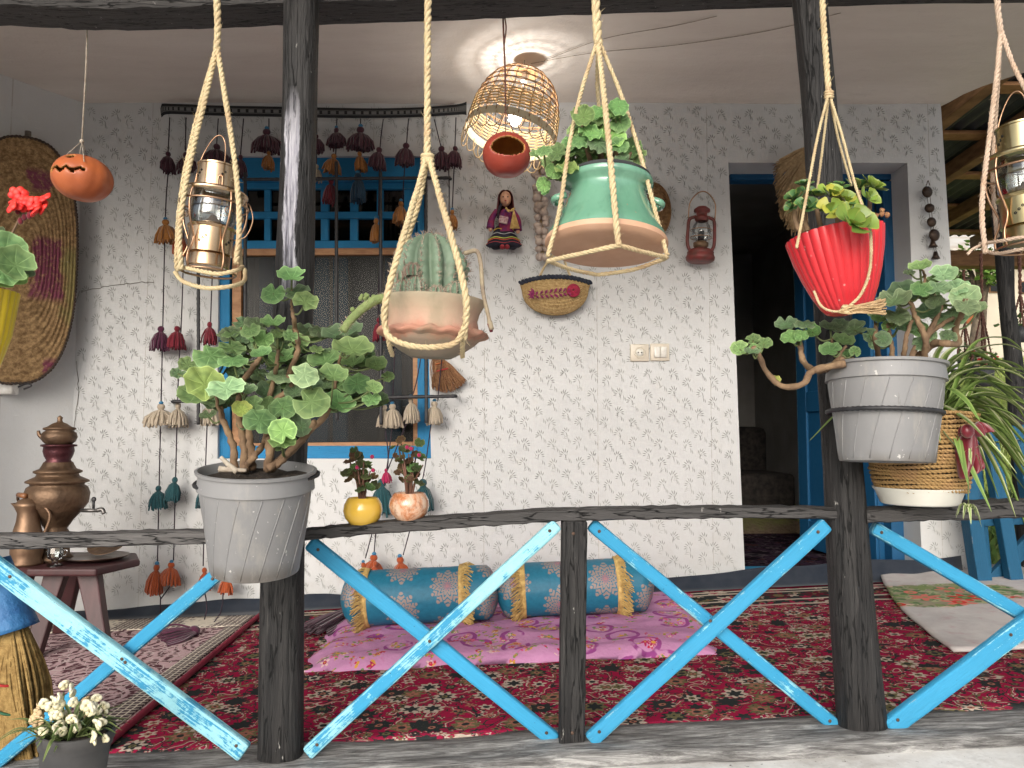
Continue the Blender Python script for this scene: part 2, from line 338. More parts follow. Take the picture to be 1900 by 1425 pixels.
def m_lace_rug():
    s = NT('pale_lace_rug'); x, y, z = s.sep(s.obj)
    dn = s.noise(s.obj, 6, 3, .6, 0, 1); dv = s.n('ShaderNodeVectorMath', {0: dn, 'Scale': .07}, operation='SCALE').outputs[0]
    co = s.n('ShaderNodeVectorMath', {0: s.obj, 1: dv}, operation='ADD').outputs[0]
    v1 = s.vor(co, 5.0); e = s.vor(co, 26, 'DISTANCE_TO_EDGE'); n2 = s.noise(co, 34, 5, .7); rings = s.m('SINE', s.m('MULTIPLY', v1, 46))
    k = s.m('ADD', s.m('MULTIPLY', rings, .12), n2)
    c = s.mix(s.step(k, .46, .52), (.10, .04, .05), (.50, .34, .35)); c = s.mix(s.step(e, .05, .025), c, (.56, .45, .44))
    s.set(col=c, rough=.95, spec=.1); s.bump(k, .5, .005); return s.mat
def m_lace():
    s = NT('cream_lace_border'); x, y, z = s.sep(s.obj); h = s.vor(s.map(s.obj, (1, 1, 1)), 46, 'DISTANCE_TO_EDGE', .15)
    c = s.mix(s.step(h, .08, .14), (.62, .56, .46), (.07, .04, .045)); s.set(col=c, rough=.9); return s.mat
def m_quilt():
    s = NT('pink_floral_quilt'); dn = s.noise(s.obj, 5, 2, .5, 0, 1); dv = s.n('ShaderNodeVectorMath', {0: dn, 'Scale': .06}, operation='SCALE').outputs[0]
    co = s.n('ShaderNodeVectorMath', {0: s.obj, 1: dv}, operation='ADD').outputs[0]
    v1 = s.vor(co, 6.4, rand=.8); n2 = s.noise(co, 30, 3, .6); n3 = s.noise(s.map(co, loc=(3, 7, 0)), 11, 2)
    c = s.mix(s.noise(s.obj, 40, 3), (.47, .20, .38), (.56, .28, .46))
    ring = s.m('MULTIPLY', s.step(s.m('ABSOLUTE', s.m('SUBTRACT', s.m('ADD', v1, s.m('MULTIPLY', n2, .06)), .36)), .055, .04), s.step(n3, .40, .44))
    c = s.mix(ring, c, (.29, .06, .23))
    fc = [(.60, .30, .05), (.52, .02, .07), (.60, .10, .24), (.20, .26, .09), (.66, .46, .42), (.42, .02, .09)]
    near = s.step(s.m('ADD', v1, s.m('MULTIPLY', n2, .2)), .40, .34); c0 = c
    c1_ = s.flower(s.flower(s.flower(c, s.map(co, loc=(.2, .5, 0)), 34, .011, 2, [(.16, .22, .08), (.20, .26, .09), (.60, .30, .05)], keep=.3), co, 24, .017, 5, fc, keep=.15), s.map(co, loc=(.7, .1, 0)), 15, .022, 6, fc, keep=.55)
    c = s.mix(s.m('MAXIMUM', near, s.step(n3, .53, .56)), c0, c1_)
    s.set(col=c, rough=.85, spec=.15); s.bump(s.noise(s.obj, 22, 4, .6), .5, .012); return s.mat
def m_bolster():
    s = NT('teal_brocade'); u, v, w = s.sep(s.uv); n2 = s.noise(s.map(s.uv, (60, 60, 1)), 1, 4, .7)
    # medallions on a half-drop grid, uv in metres
    X = s.m('DIVIDE', u, .165); row = s.m('FLOOR', X); Yv = s.m('ADD', s.m('DIVIDE', v, .19), s.m('MULTIPLY', s.m('MODULO', row, 2.0), .5))
    fx = s.m('MULTIPLY', s.m('SUBTRACT', s.m('FRACT', X), .5), .165); fy = s.m('MULTIPLY', s.m('SUBTRACT', s.m('FRACT', Yv), .5), .19)
    r = s.m('SQRT', s.m('ADD', s.m('MULTIPLY', fx, fx), s.m('MULTIPLY', s.m('MULTIPLY', fy, fy), .62))); a = s.m('ARCTAN2', fx, fy)
    lobe = s.m('ADD', .056, s.m('MULTIPLY', s.m('COSINE', s.m('MULTIPLY', a, 12)), .008)); ins = s.step(s.m('SUBTRACT', r, lobe), .002, -.002)
    orn = s.m('SINE', s.m('ADD', s.m('MULTIPLY', r, 420), s.m('MULTIPLY', s.m('COSINE', s.m('MULTIPLY', a, 12)), 2.2)))
    orn = s.m('ADD', orn, s.m('MULTIPLY', s.m('SUBTRACT', n2, .5), 2.6)); k = s.m('MULTIPLY', ins, s.step(orn, -.75, -.35))
    c = s.mix(s.step(n2, .3, .7), (.010, .12, .20), (.016, .16, .255)); c = s.mix(k, c, (.27, .205, .18)); heart = s.step(r, .016, .012); c = s.mix(s.m('MULTIPLY', heart, s.step(orn, -.1, .3)), c, (.42, .12, .14))
    s.set(col=c, rough=.5, spec=.4); s.bump(s.noise(s.map(s.obj, (1, 1, 1)), 30, 4), .3, .006); return s.mat
def m_leaf(name, c_mid, c_edge, c_dark, zone=.6, ruf=0):
    s = NT(name); u, v, w = s.sep(s.uv); a = s.m('MULTIPLY', u, 2 * math.pi)
    vein = s.m('ABSOLUTE', s.m('SINE', s.m('MULTIPLY', a, 3.5))); n = s.noise(s.map(s.obj, (1, 1, 1)), 45, 4, .6); info = s.n('ShaderNodeObjectInfo').outputs['Random']
    c = s.mix(s.step(v, .35, 1.0), c_mid, c_edge); z = s.m('SUBTRACT', .16, s.m('ABSOLUTE', s.m('SUBTRACT', v, zone))); c = s.mix(s.m('MULTIPLY', s.step(z, 0, .12), .55), c, c_dark)
    c = s.mix(s.m('MULTIPLY', s.step(n, .4, .75), .45), c, c_dark); vk = s.m('MULTIPLY', s.step(vein, .16, .03), s.step(v, 1.02, .6)); c = s.mix(s.m('MULTIPLY', vk, .55), c, tuple(min(1, x * 1.9 + .03) for x in c_edge))
    c = s.mix(s.step(v, .93, 1.0), c, tuple(min(1, x * 1.5 + .05) for x in c_edge)); hsv = s.n('ShaderNodeHueSaturation', {'Color': c, 'Hue': s.n('ShaderNodeMapRange', {0: info, 3: .475, 4: .52}).outputs[0], 'Value': s.n('ShaderNodeMapRange', {0: s.m('FRACT', s.m('MULTIPLY', info, 7.3)), 3: .72, 4: 1.35}).outputs[0]}).outputs[0]
    s.set(col=hsv, rough=.55, spec=.35); s.bump(s.m('ADD', s.m('MULTIPLY', vein, .7), n), .5, .004)
    tr = s.n('ShaderNodeBsdfTranslucent', {0: s.mix(.5, hsv, c_edge)}); mx = s.n('ShaderNodeMixShader', {0: .18}); s.t.links.new(s.bs.outputs[0], mx.inputs[1]); s.t.links.new(tr.outputs[0], mx.inputs[2]); s.t.links.new(mx.outputs[0], s.out.inputs[0])
    return s.mat
def m_blade(name, c1, c2):
    s = NT(name); u, v, w = s.sep(s.uv); k = s.step(s.m('ABSOLUTE', s.m('SUBTRACT', u, .5)), .22, .3); info = s.n('ShaderNodeObjectInfo').outputs['Random']
    c = s.mix(k, c1, c2); n = s.noise(s.map(s.uv, (30, 3, 1)), 2, 3); c = s.mix(s.m('MULTIPLY', n, .4), c, tuple(x * .5 for x in c1)); c = s.n('ShaderNodeHueSaturation', {'Color': c, 'Value': s.n('ShaderNodeMapRange', {0: info, 3: .7, 4: 1.4}).outputs[0]}).outputs[0]
    s.set(col=c, rough=.45, spec=.4); return s.mat
def m_glass(name='clear_glass', tint=(.95, .97, .97), rough=.02, refl=.9):
    s = NT(name); tr = s.n('ShaderNodeBsdfTransparent', {0: tint}); gl = s.n('ShaderNodeBsdfGlossy', {0: (1, 1, 1), 'Roughness': rough}); fr = s.n('ShaderNodeFresnel', {0: 1.5})
    mx = s.n('ShaderNodeMixShader', {0: s.m('ADD', s.m('MULTIPLY', fr.outputs[0], refl), .04 * refl), 1: tr.outputs[0], 2: gl.outputs[0]}); s.t.links.new(mx.outputs[0], s.out.inputs[0]); return s.mat
def m_straw(name='coiled_straw', c1=(.34, .22, .10), c2=(.16, .095, .04), ring=True, scale=60):
    s = NT(name); n = s.noise(s.obj, scale, 4, .7); u, v, w = s.sep(s.uv); c = s.mix(s.step(n, .35, .65), c1, c2)
    s.set(col=c, rough=.85, spec=.2); s.bump(s.noise(s.obj, scale * 1.6, 4, .7), .8, .006); return s.mat
def m_rope(name, c1, c2, sc=1):
    s = NT(name); u, v, w = s.sep(s.uv); n = s.noise(s.map(s.uv, (14, 90, 1)), 2 * sc, 4, .7); g = s.noise(s.obj, 18, 3); c = s.mix(s.step(n, .35, .7), c1, c2); c = s.mix(s.m('MULTIPLY', s.step(g, .5, .68), .45), c, (.42, .24, .13))
    s.set(col=c, rough=.75, spec=.25); s.bump(n, .6, .003); return s.mat
MAT = {}
MAT['paper'] = m_wallpaper(); MAT['ceil'] = m_ceiling(); MAT['plaster'] = m_plaster()
MAT['print'] = mat('wallpaper_ink', (.21, .22, .205), (.33, .34, .32), rough=.7, scale=7, bump=0)
MAT['black'] = m_blackwood(); MAT['blackrail'] = m_blackwood('black_rail_wood', None, .25, (1.2, 14, 14)); MAT['greyrail'] = m_blackwood('worn_grey_rail_wood', None, .6, (1.2, 14, 14)); MAT['sill'] = m_sill()
MAT['blue'] = m_bluepaint('chipped_blue_paint', .66); MAT['blueworn'] = m_bluepaint('flaking_blue_paint', 1.05); MAT['bluedoor'] = m_bluepaint('door_blue_paint', -.2, (.012, .10, .23), (.03, .22, .42), edge=0.0); MAT['bluewin'] = m_bluepaint('window_blue_paint', .15, (.018, .22, .46), (.05, .36, .6))
MAT['bluewin'].node_tree  # distinct paint for the window
MAT['wood'] = mat('pine_batten', (.42, .22, .10), (.28, .13, .055), rough=.6, scale=5, stretch=(3, 3, 12))
MAT['rafter'] = mat('rafter_wood', (.30, .16, .075), (.17, .085, .04), rough=.75, scale=4, stretch=(2, 2, 9))
MAT['tin'] = mat('dark_corrugated_tin', (.055, .06, .07), (.10, .10, .11), rough=.5, scale=5, metal=.3)
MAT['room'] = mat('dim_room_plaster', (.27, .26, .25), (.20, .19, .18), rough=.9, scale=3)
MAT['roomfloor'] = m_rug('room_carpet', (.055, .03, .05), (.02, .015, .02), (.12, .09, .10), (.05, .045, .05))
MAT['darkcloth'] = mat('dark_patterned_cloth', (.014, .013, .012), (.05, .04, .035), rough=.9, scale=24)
MAT['felt'] = mat('navy_floor_felt', (.010, .016, .028), (.02, .026, .038), rough=.95, scale=15, sheen=.2)
MAT['rug'] = m_rug('red_persian_rug', (.33, .014, .058), (.032, .036, .036), (.52, .43, .35), (.16, .14, .07), 1.9, 3.50)
MAT['rug2'] = m_lace_rug(); MAT['lace'] = m_lace()
MAT['quilt'] = m_quilt(); MAT['bolster'] = m_bolster()
MAT['gold'] = mat('yellow_fringe', (.62, .43, .15), (.40, .25, .08), rough=.7, scale=60)
MAT['rope'] = m_rope('natural_rope', (.68, .57, .36), (.50, .38, .20)); MAT['ropepink'] = m_rope('pinkish_rope', (.64, .52, .40), (.48, .32, .23))
MAT['cord'] = mat('black_cord', (.014, .010, .016), (.04, .02, .035), rough=.9, scale=60)
MAT['twine'] = mat('pale_twine', (.42, .37, .30), (.28, .23, .18), rough=.9, scale=80)
MAT['iron'] = mat('black_rebar', (.012, .012, .014), (.03, .03, .033), rough=.5, scale=40)
MAT['brass'] = mat('antique_brass', (.62, .44, .28), (.40, .27, .16), rough=.26, scale=9, metal=1, bump=.05)
MAT['brass2'] = mat('greenish_brass', (.52, .44, .24), (.34, .27, .14), rough=.28, scale=9, metal=1, bump=.05)
MAT['copperwire'] = mat('copper_wire', (.48, .30, .19), (.30, .18, .11), rough=.35, scale=30, metal=1, bump=0)
MAT['bronze'] = mat('aged_bronze', (.20, .125, .075), (.09, .055, .034), rough=.50, scale=14, metal=.65, bump=.5, bdist=.006, bscale=55)
MAT['dark'] = mat('dark_hole', (.004, .004, .004), rough=.9, bump=0)
MAT['glass'] = m_glass(); MAT['winglass'] = m_glass('window_pane_glass', (.32, .34, .33), .05, .45); MAT['screen'] = m_glass('insect_screen', (.42, .42, .41), .3, .12)
MAT['soil'] = mat('potting_soil', (.022, .016, .012), (.05, .036, .026), rough=1, scale=50, bump=1, bdist=.01)
print('materials ok')
# ---------------------------------------------------------------- house: wall, ceiling, openings
YW = 3.6
def wy(x, z): return YW + .010 * nz(x * .9, z * .9, 2) + .003 * nz(x * 5, z * 5, 8)
def zx(u0, v0, u1, v1):           # a near-upright line on the wall through two pixels: x as a function of z
    a, b = P(u0, v0, YW), P(u1, v1, YW); return lambda z: lerp(a.x, b.x, (z - a.z) / (b.z - a.z))
ZC = P(950, 185, YW).z
ZB = -.35
W_L = lambda z: -2.05
WIN_L = zx(405, 300, 404, 845); WIN_R = zx(787, 300, 800, 845); WIN_B = P(600, 851, YW).z; WIN_T = P(600, 290, YW).z
DR_L = zx(1351, 302, 1383, 1075); DR_R = zx(1684, 310, 1712, 1060); DR_T = P(1500, 302, YW).z; DR_B = P(1500, 1078, YW).z
W_R = zx(1744, 170, 1800, 1040)
house = thing('house', 'whitewashed cottage with sprig wallpaper veranda wall and blue door and window', 'house', (0, YW, 0))
wb_ = MB()
def patch(xa, xb, z0, z1):
    nx = max(1, int((xb((z0+z1)/2) - xa((z0+z1)/2)) / .09)); nzz = max(1, int((z1 - z0) / .09))
    def fn(a, b):
        z = lerp(z0, z1, b); x = lerp(xa(z), xb(z), a); return V((x, wy(x, z), z))
    wb_.grid(fn, nx, nzz)
patch(W_L, WIN_L, ZB, ZC + .08); patch(WIN_L, WIN_R, ZB, WIN_B); patch(WIN_L, WIN_R, WIN_T, ZC + .08)
patch(WIN_R, DR_L, ZB, ZC + .08); patch(DR_L, DR_R, ZB, DR_B); patch(DR_L, DR_R, DR_T, ZC + .08); patch(DR_R, W_R, ZB, ZC + .08)
def reveal(xf, z0, z1, depth, flip):   # the side of an opening
    def fn(a, b):
        z = lerp(z0, z1, b); x = xf(z); return V((x, lerp(wy(x, z), YW + depth, a), z))
    wb_.grid(fn, 2, 16)
def soffit(xa, xb, z, depth):
    def fn(a, b):
        x = lerp(xa(z), xb(z), a); return V((x, lerp(wy(x, z), YW + depth, b), z))
    wb_.grid(fn, 16, 2)
reveal(WIN_L, WIN_B, WIN_T, .12, 0); reveal(WIN_R, WIN_B, WIN_T, .12, 1); soffit(WIN_L, WIN_R, WIN_T, .12); soffit(WIN_L, WIN_R, WIN_B, .12)
reveal(DR_L, DR_B, DR_T, .26, 0); reveal(DR_R, DR_B, DR_T, .26, 1); soffit(DR_L, DR_R, DR_T, .26); soffit(DR_L, DR_R, DR_B, .26)
def endf(a, b):
    z = lerp(ZB, ZC + .08, b); x = W_R(z); return V((x + .012 * nz(z * 4, a * 3), lerp(wy(x, z), 5.6, a), z))
wb_.grid(endf, 3, 26)
# printed sprigs of the paper
def leaflet(c, ang, L, w, off, curve=0):
    d = V((math.cos(ang), math.sin(ang))); q = V((-d.y, d.x)); vs = []
    for t, k in ((0, .25), (.35, 1), (.7, .9), (1, .12)):
        ctr = c + d * (L * t) + q * (curve * t * t * L)
        for sgn in (-1, 1): vs.append(ctr + q * (sgn * w * k / 2))
    vs3 = [V((p.x, wy(p.x, p.y) - .0022, p.y)) for p in vs]
    wb_.add(vs3, [(0, 1, 3, 2), (2, 3, 5, 4), (4, 5, 7, 6)], 1)
def free(x, z, m=.03):
    if x > W_R(z) - m or x < -2.05 + m or z > ZC - .05 or z < 0: return False
    if WIN_L(z) - m < x < WIN_R(z) + m and WIN_B - m < z < WIN_T + m: return False
    if DR_L(z) - m < x < DR_R(z) + m and DR_B - m < z < DR_T + m: return False
    return True
rs = random.Random(3)
colx = -2.02; ci = 0
while colx < 2.12:
    z = -.02 + (.055 if ci % 2 else 0)
    while z < ZC - .06:
        x = colx + rs.uniform(-.009, .009); zz = z + rs.uniform(-.009, .009)
        if free(x, zz):
            fl = 1 if (ci // 2 + int(z * 20)) % 3 else -1
            base = V((x + .006 * fl, zz)); sp_ = rs.uniform(.78, .98)
            leaflet(base + V((-.004 * fl, .006)), -math.pi / 2 + .75 * fl, .032 * sp_, .0030, 0, -.55 * fl)
            for k in range(6):
                a = math.pi / 2 + fl * (-.55 + k * .44); o_ = V((fl * (.004 - .0026 * k), .008 - .0034 * abs(k - 1.5)))
                leaflet(base + o_ + V((math.cos(a), math.sin(a))) * .005, a, (.023 - .0022 * abs(k - 2.2)) * sp_, .0033, 0, .16 * fl)
        x2 = x + rs.uniform(-.004, .004) + .018; z2 = zz + .058
        if free(x2, z2):
            leaflet(V((x2, z2)), math.pi / 2 - .3, .022, .0028, 0, .5); leaflet(V((x2 + .008, z2 - .004)), math.pi / 2 - .3, .018, .0024, 0, .5)
        x3 = x + .052; z3 = zz + .03 + rs.uniform(-.008, .008)
        if free(x3, z3):
            for k in range(3): leaflet(V((x3 + .004 * k, z3 + .004 * k)), .2 + .7 * k + rs.uniform(-.2, .2), .020, .0014, 0, rs.choice((-.5, .5)))
        z += .096
    colx += .063; ci += 1
wall = wb_.build('front_wall', [MAT['paper'], MAT['print']], house)
# rounded corner and side wall on the left
mb = MB(); path = spline([(-2.05, 3.6, 0), (-2.13, 3.53, 0), (-2.24, 3.40, 0), (-2.42, 3.02, 0), (-2.50, 2.5, 0), (-2.52, 1.9, 0)], 6); path[0].x += .0
def sidef(a, b):
    i = a * (len(path) - 1); k = min(int(i), len(path) - 2); p = path[k].lerp(path[k+1], i - k); z = lerp(ZB, ZC + .08, b)
    off = .008 * nz(p.y * 3, z * 2, 5) * min(1, a * 8); return V((p.x + off, (wy(p.x, z) if a == 0 else p.y), z))
mb.grid(sidef, 30, 26)
def crack(pts, w):                # hairline cracks, a dark groove drawn as thin geometry on the plaster
    pass
side = mb.build('side_wall', MAT['paper'], house)
# cracks in the plaster
def cracks(name, pix, w=.0016):
    mb = MB()
    for line in pix:
        pts = []
        for (u, v) in line:
            Yg = YW if u > 137 else lerp(3.39, 3.6, u / 137); p = P(u, v, Yg - .004); pts.append(p)
        pts = resample(pts, .018); q = [p + V((nz(i * .9, 3) * .006, 0, nz(i * .9, 9) * .006)) for i, p in enumerate(pts)]
        mb.tube(q, lambda t: w * (.5 + .5 * abs(nz(t * 9, 4))) + .0004, 4)
    return mb.build(name, MAT['dark'], house)
MAT['crackfill'] = mat('plaster_crack', (.22, .20, .17), rough=.9, bump=0)
cr = cracks('plaster_crack', [[(150, 541), (205, 530), (260, 524), (285, 524)], [(141, 560), (148, 540)], [(142, 670), (146, 730), (140, 770), (137, 800)], [(130, 222), (135, 272)], [(140, 370), (141, 395)], [(68, 178), (92, 188), (102, 203)], [(125, 495), (138, 480)]])
cr.data.materials.clear(); cr.data.materials.append(MAT['crackfill'])
# ceiling
mb = MB(); edge = spline([(3.66, 2.06, 0), (3.5, 2.13, 0), (3.25, 2.33, 0), (2.8, 2.62, 0), (2.3, 2.82, 0), (1.7, 2.9, 0)], 8)
def xe(y):
    for a, b in zip(edge, edge[1:]):
        if b.x <= y <= a.x: return lerp(a.y, b.y, (y - a.x) / (b.x - a.x))
    return edge[0].y if y > 3.6 else edge[-1].y
def cz(x, y): return ZC + .010 * nz(x * 1.3, y * 1.3, 4) + .003 * nz(x * 6, y * 6) - .018 * smooth01((y - 3.45) / .15)
def ceilf(a, b):
    y = lerp(1.86, 3.66, b); x = lerp(-2.62, xe(y), a); return V((x, y, cz(x, y)))
mb.grid(ceilf, 70, 26)
def ceiled(a, b):
    y = lerp(1.86, 3.66, a); return V((xe(y), y, cz(xe(y), y) + .12 * b))
mb.grid(ceiled, 26, 1); mb.build('porch_ceiling', MAT['ceil'], house)
mb = MB(); mb.add([(-3.4, 1.22, 2.20), (3.4, 1.22, 2.24), (3.4, 1.9, 2.46), (-3.4, 1.9, 2.46), (3.4, 6.5, 2.62), (-3.4, 6.5, 2.62), (2.5, 1.22, 2.24), (2.12, 5.6, 2.62), (2.12, 3.7, 2.56), (2.95, 1.9, 2.46)], [(0, 6, 9, 3), (3, 9, 8, 7, 5)])
ob = mb.build('roof', MAT['rafter'], house, smooth=False); sm = ob.modifiers.new('thick', 'SOLIDIFY'); sm.thickness = .05; sm.offset = 1
# plinth with its white ledge, and floor
mb = MB()
def plf(a, b):
    x = lerp(-3.2, 3.2, a); pr = [(2.0, -.004), (1.70, -.008), (1.42, -.03), (1.36, -.05), (1.34, -.1), (1.33, -.9)]; i = b * 5; k = min(int(i), 4)
    y = lerp(pr[k][0], pr[k+1][0], i - k); z = lerp(pr[k][1], pr[k+1][1], i - k); return V((x, y + .01 * nz(x * 2, b * 3), fz(x) + z + .008 * nz(x * 3, y * 5, 6)))
mb.grid(plf, 60, 15); mb.build('plinth', MAT['plaster'], house)
mb = MB(); mb.grid(lambda a, b: V((lerp(-3.2, 2.9, a), lerp(1.9, 3.75, b), fz(lerp(-3.2, 2.9, a)))), 12, 6)
tag(mb.build('porch_floor', mat('porch_screed', (.22, .21, .2), (.15, .145, .14), rough=.9, scale=6), base=(0, 0, 0)), kind='structure')
# dim room behind
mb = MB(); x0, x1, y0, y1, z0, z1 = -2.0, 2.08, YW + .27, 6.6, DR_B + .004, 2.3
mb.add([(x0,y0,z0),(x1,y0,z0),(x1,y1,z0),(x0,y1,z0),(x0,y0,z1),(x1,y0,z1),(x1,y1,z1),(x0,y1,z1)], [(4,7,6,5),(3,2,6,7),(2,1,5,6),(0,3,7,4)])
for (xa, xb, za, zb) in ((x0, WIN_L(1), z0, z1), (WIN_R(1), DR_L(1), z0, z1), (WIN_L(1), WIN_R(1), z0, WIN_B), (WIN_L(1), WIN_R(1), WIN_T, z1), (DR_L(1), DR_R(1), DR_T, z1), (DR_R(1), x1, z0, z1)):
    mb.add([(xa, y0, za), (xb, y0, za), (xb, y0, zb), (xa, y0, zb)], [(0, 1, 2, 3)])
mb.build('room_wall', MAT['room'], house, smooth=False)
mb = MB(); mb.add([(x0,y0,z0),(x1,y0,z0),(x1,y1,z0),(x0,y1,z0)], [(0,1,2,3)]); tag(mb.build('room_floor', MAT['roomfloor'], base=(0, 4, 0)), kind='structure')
# ---- window
win = MB(); ZW = YW + .05
def pbar(mb, u0, v0, u1, v1, Y, w, h, **k): mb.bar(P(u0, v0, Y), P(u1, v1, Y), S(w, Y), h, **k)
pbar(win, 417, 288, 418, 850, ZW, 26, .06); pbar(win, 788, 288, 789, 850, ZW, 26, .06); pbar(win, 430, 839, 776, 839, ZW, 24, .06); pbar(win, 430, 316, 776, 316, ZW, 50, .06)
window = win.build('window', MAT['bluewin'], house, smooth=False, bevel=.004)
tr = MB(); YT = ZW + .012
for v, w in ((345, 16), (401, 13), (456, 16)): pbar(tr, 432, v, 774, v, YT, w, .04)
for u, w in ((446, 26), (498, 12), (550, 14), (604, 15), (658, 15), (706, 12), (762, 24)):
    for va, vb in ((353, 394.5), (407.5, 448)): pbar(tr, u, va, u, vb, YT, w, .036)
t_o = tr.build('transom_sash', MAT['bluewin'], window, smooth=False, bevel=.003)
for ua, ub in ((459, 492), (504, 543), (557, 596.5), (611.5, 650.5), (665.5, 700), (712, 750)):
    for va, vb in ((353, 394.5), (407.5, 448)):
        g = MB(); a, b = P(ua - 2, vb + 2, YT + .004), P(ub + 2, va - 2, YT + .004); g.box((a + b) / 2, (b.x - a.x, .003, b.z - a.z)); g.build('pane', MAT['winglass'], window, smooth=False)
sc = MB(); YS = ZW - .008
for a in ((441, 462, 441, 836), (774, 462, 776, 836)): pbar(sc, *a, YS, 17, .03)
pbar(sc, 450, 469, 765, 467, YS, 13, .028); pbar(sc, 450, 829, 767, 826, YS, 13, .028)
sc.build('screen_frame', MAT['wood'], window, smooth=False, bevel=.003)
g = MB(); a, b = P(444, 826, YS + .01), P(770, 470, YS + .01); g.box((a + b) / 2, (b.x - a.x, .003, b.z - a.z)); g.build('screen_pane', MAT['screen'], window, smooth=False)
g = MB(); Yi = ZW + .10
for u, w in ((500, 34), (590, 40), (632, 26), (730, 30)): pbar(g, u, 480, u, 836, Yi, w, .04)
for v in (640, 745): pbar(g, 450, v, 760, v, Yi + .045, 18, .03)
g.build('inner_sash', MAT['bluewin'], window, smooth=False, bevel=.003)
g = MB()
def curt(ua, ub, va, vb, Y, name):
    g = MB(); g.grid(lambda a, b: P(lerp(ua, ub, a), lerp(va, vb, b), Y) + V((0, .018 * math.sin(a * 26) + .006 * nz(a * 9, b * 4), 0)), 36, 12); return g.build(name, MAT['curtain'], window)
MAT['curtain'] = mat('pale_curtain', (.40, .37, .32), (.30, .27, .23), rough=.9, scale=9)
curt(700, 775, 455, 835, YW + .30, 'curtain'); curt(712, 748, 350, 452, YW + .24, 'curtain'); curt(440, 478, 480, 835, YW + .30, 'curtain')
# ---- door
D = MB(); YD = YW + .20
pbar(D, 1351, 327, 1650, 327, YD, 22, .08); pbar(D, 1643, 340, 1662, 1068, YD, 26, .08)
door_frame = D.build('door_frame', MAT['bluedoor'], house, smooth=False, bevel=.005)
D = MB(); a, b = P(1200, 1066, YW + .1), P(1720, 1064, YW + .1); a.x = DR_L(0) + .002; b.x = DR_R(0) - .002; D.bar(a, b, S(20, YW), .16); D.build('door_sill', MAT['blue'], house, smooth=False, bevel=.006)
hx = P(1640, 800, YD).x - .01; zt, zbt = P(1600, 340, YD).z, P(1600, 1056, YD).z
Lw = .74; ang = R(98)
def dl(s_, z, o=0): return V((hx + math.cos(ang) * s_ - math.sin(ang) * -o * -1, YD + .03 + math.sin(ang) * s_ + math.cos(ang) * o, z))
leaf = MB(); nrm = V((-math.sin(ang), math.cos(ang), 0)); tdir = V((math.cos(ang), math.sin(ang), 0))
def dbox(mb, s0, s1, z0, z1, th, off=0):
    c = V((hx, YD + .03, 0)) + tdir * ((s0 + s1) / 2) + nrm * off; M = Matrix.Rotation(ang, 3, 'Z'); mb.box((c.x, c.y, (z0 + z1) / 2), (s1 - s0, th, z1 - z0), M)
dbox(leaf, 0, Lw, zbt, zt, .03)
door = leaf.build('door', MAT['bluedoor'], house, smooth=False, bevel=.003)
for (s0, s1, za, zb) in ((0.002, .10, zbt, zt), (Lw - .10, Lw, zbt, zt), (.102, Lw - .102, zbt, zbt + .16), (.102, Lw - .102, zt - .12, zt), (.102, Lw - .102, zbt + .78, zbt + .90)):
    q = MB(); dbox(q, s0, s1, za + .002, zb - .002, .016, .0235); q.build('door_rail', MAT['bluedoor'], door, smooth=False, bevel=.003)
q = MB(); dbox(q, Lw, Lw + .012, zbt, zt, .05); q.build('door_edge', MAT['blue'], door, smooth=False)
# dark bench inside the room
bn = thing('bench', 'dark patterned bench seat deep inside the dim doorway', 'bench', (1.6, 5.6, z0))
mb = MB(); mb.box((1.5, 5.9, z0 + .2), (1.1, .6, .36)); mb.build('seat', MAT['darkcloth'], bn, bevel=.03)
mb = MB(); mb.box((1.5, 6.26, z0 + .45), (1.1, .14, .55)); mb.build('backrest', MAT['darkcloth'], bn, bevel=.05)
print('house ok')
# ---------------------------------------------------------------- timber: posts, beams, railings
YP = 1.9
def post(name, label, pix, Y, material, nseg=46, sq=.55, seed=0, depth=.9):
    # pix: (u_centre, v, width) from top to bottom; a hewn post, between round and square in section
    cs = [(P(u, v, Y), S(w, Y) / 2) for u, v, w in pix]; mb = MB(); n = 20; vs = []; uvs = []
    pts = spline([c for c, r in cs], 10); m = len(pts)
    for i, p in enumerate(pts):
        k = i / 10; j = min(int(k), len(cs) - 2); r = lerp(cs[j][1], cs[j+1][1], k - j)
        for q in range(n):
            th = 2 * math.pi * q / n; c, s = math.cos(th), math.sin(th); e = max(abs(c), abs(s)); rr = r * lerp(1, 1 / e, sq * .5) * (1 + .05 * nz(c * 1.4 + seed, s * 1.4, p.z * 2.2) + .02 * nz(c * 5, s * 5, p.z * 9 + seed))
            vs.append(p + V((rr * c, rr * s * depth, 0)))
    fs = [(i*n + q, (i+1)*n + q, (i+1)*n + (q+1) % n, i*n + (q+1) % n) for i in range(m - 1) for q in range(n)]
    fs += [tuple(range(n)), tuple((m-1)*n + q for q in range(n - 1, -1, -1))]
    mb.add(vs, fs); return tag(mb.build(name, material, base=pts[-1], auto=60), label, 'post')
lp_base = P(520, 1400, YP)
pz = lambda v: P(548, v, YP).z - lp_base.z
px0 = P(546, 400, YP).x - lp_base.x
MAT['post1'] = m_blackwood('black_post_with_bare_streak', (px0 + .001, .017, pz(570), pz(170)))
lpost = post('porch_post', 'black hewn porch post with a silvery bare streak behind the hanging rope lantern', [(560, -160, 66), (559, 30, 66), (556, 200, 64), (549, 420, 68), (541, 650, 72), (530, 900, 74), (523, 1120, 78), (520, 1400, 80)], YP, MAT['post1'], seed=1)
rpost = post('porch_post', 'black leaning porch post behind the red fluted hanging planter', [(1484, -160, 60), (1501, 0, 62), (1520, 200, 62), (1533, 400, 64), (1549, 650, 66), (1565, 880, 68), (1580, 1120, 76), (1600, 1352, 86)], YP, MAT['black'], seed=5)
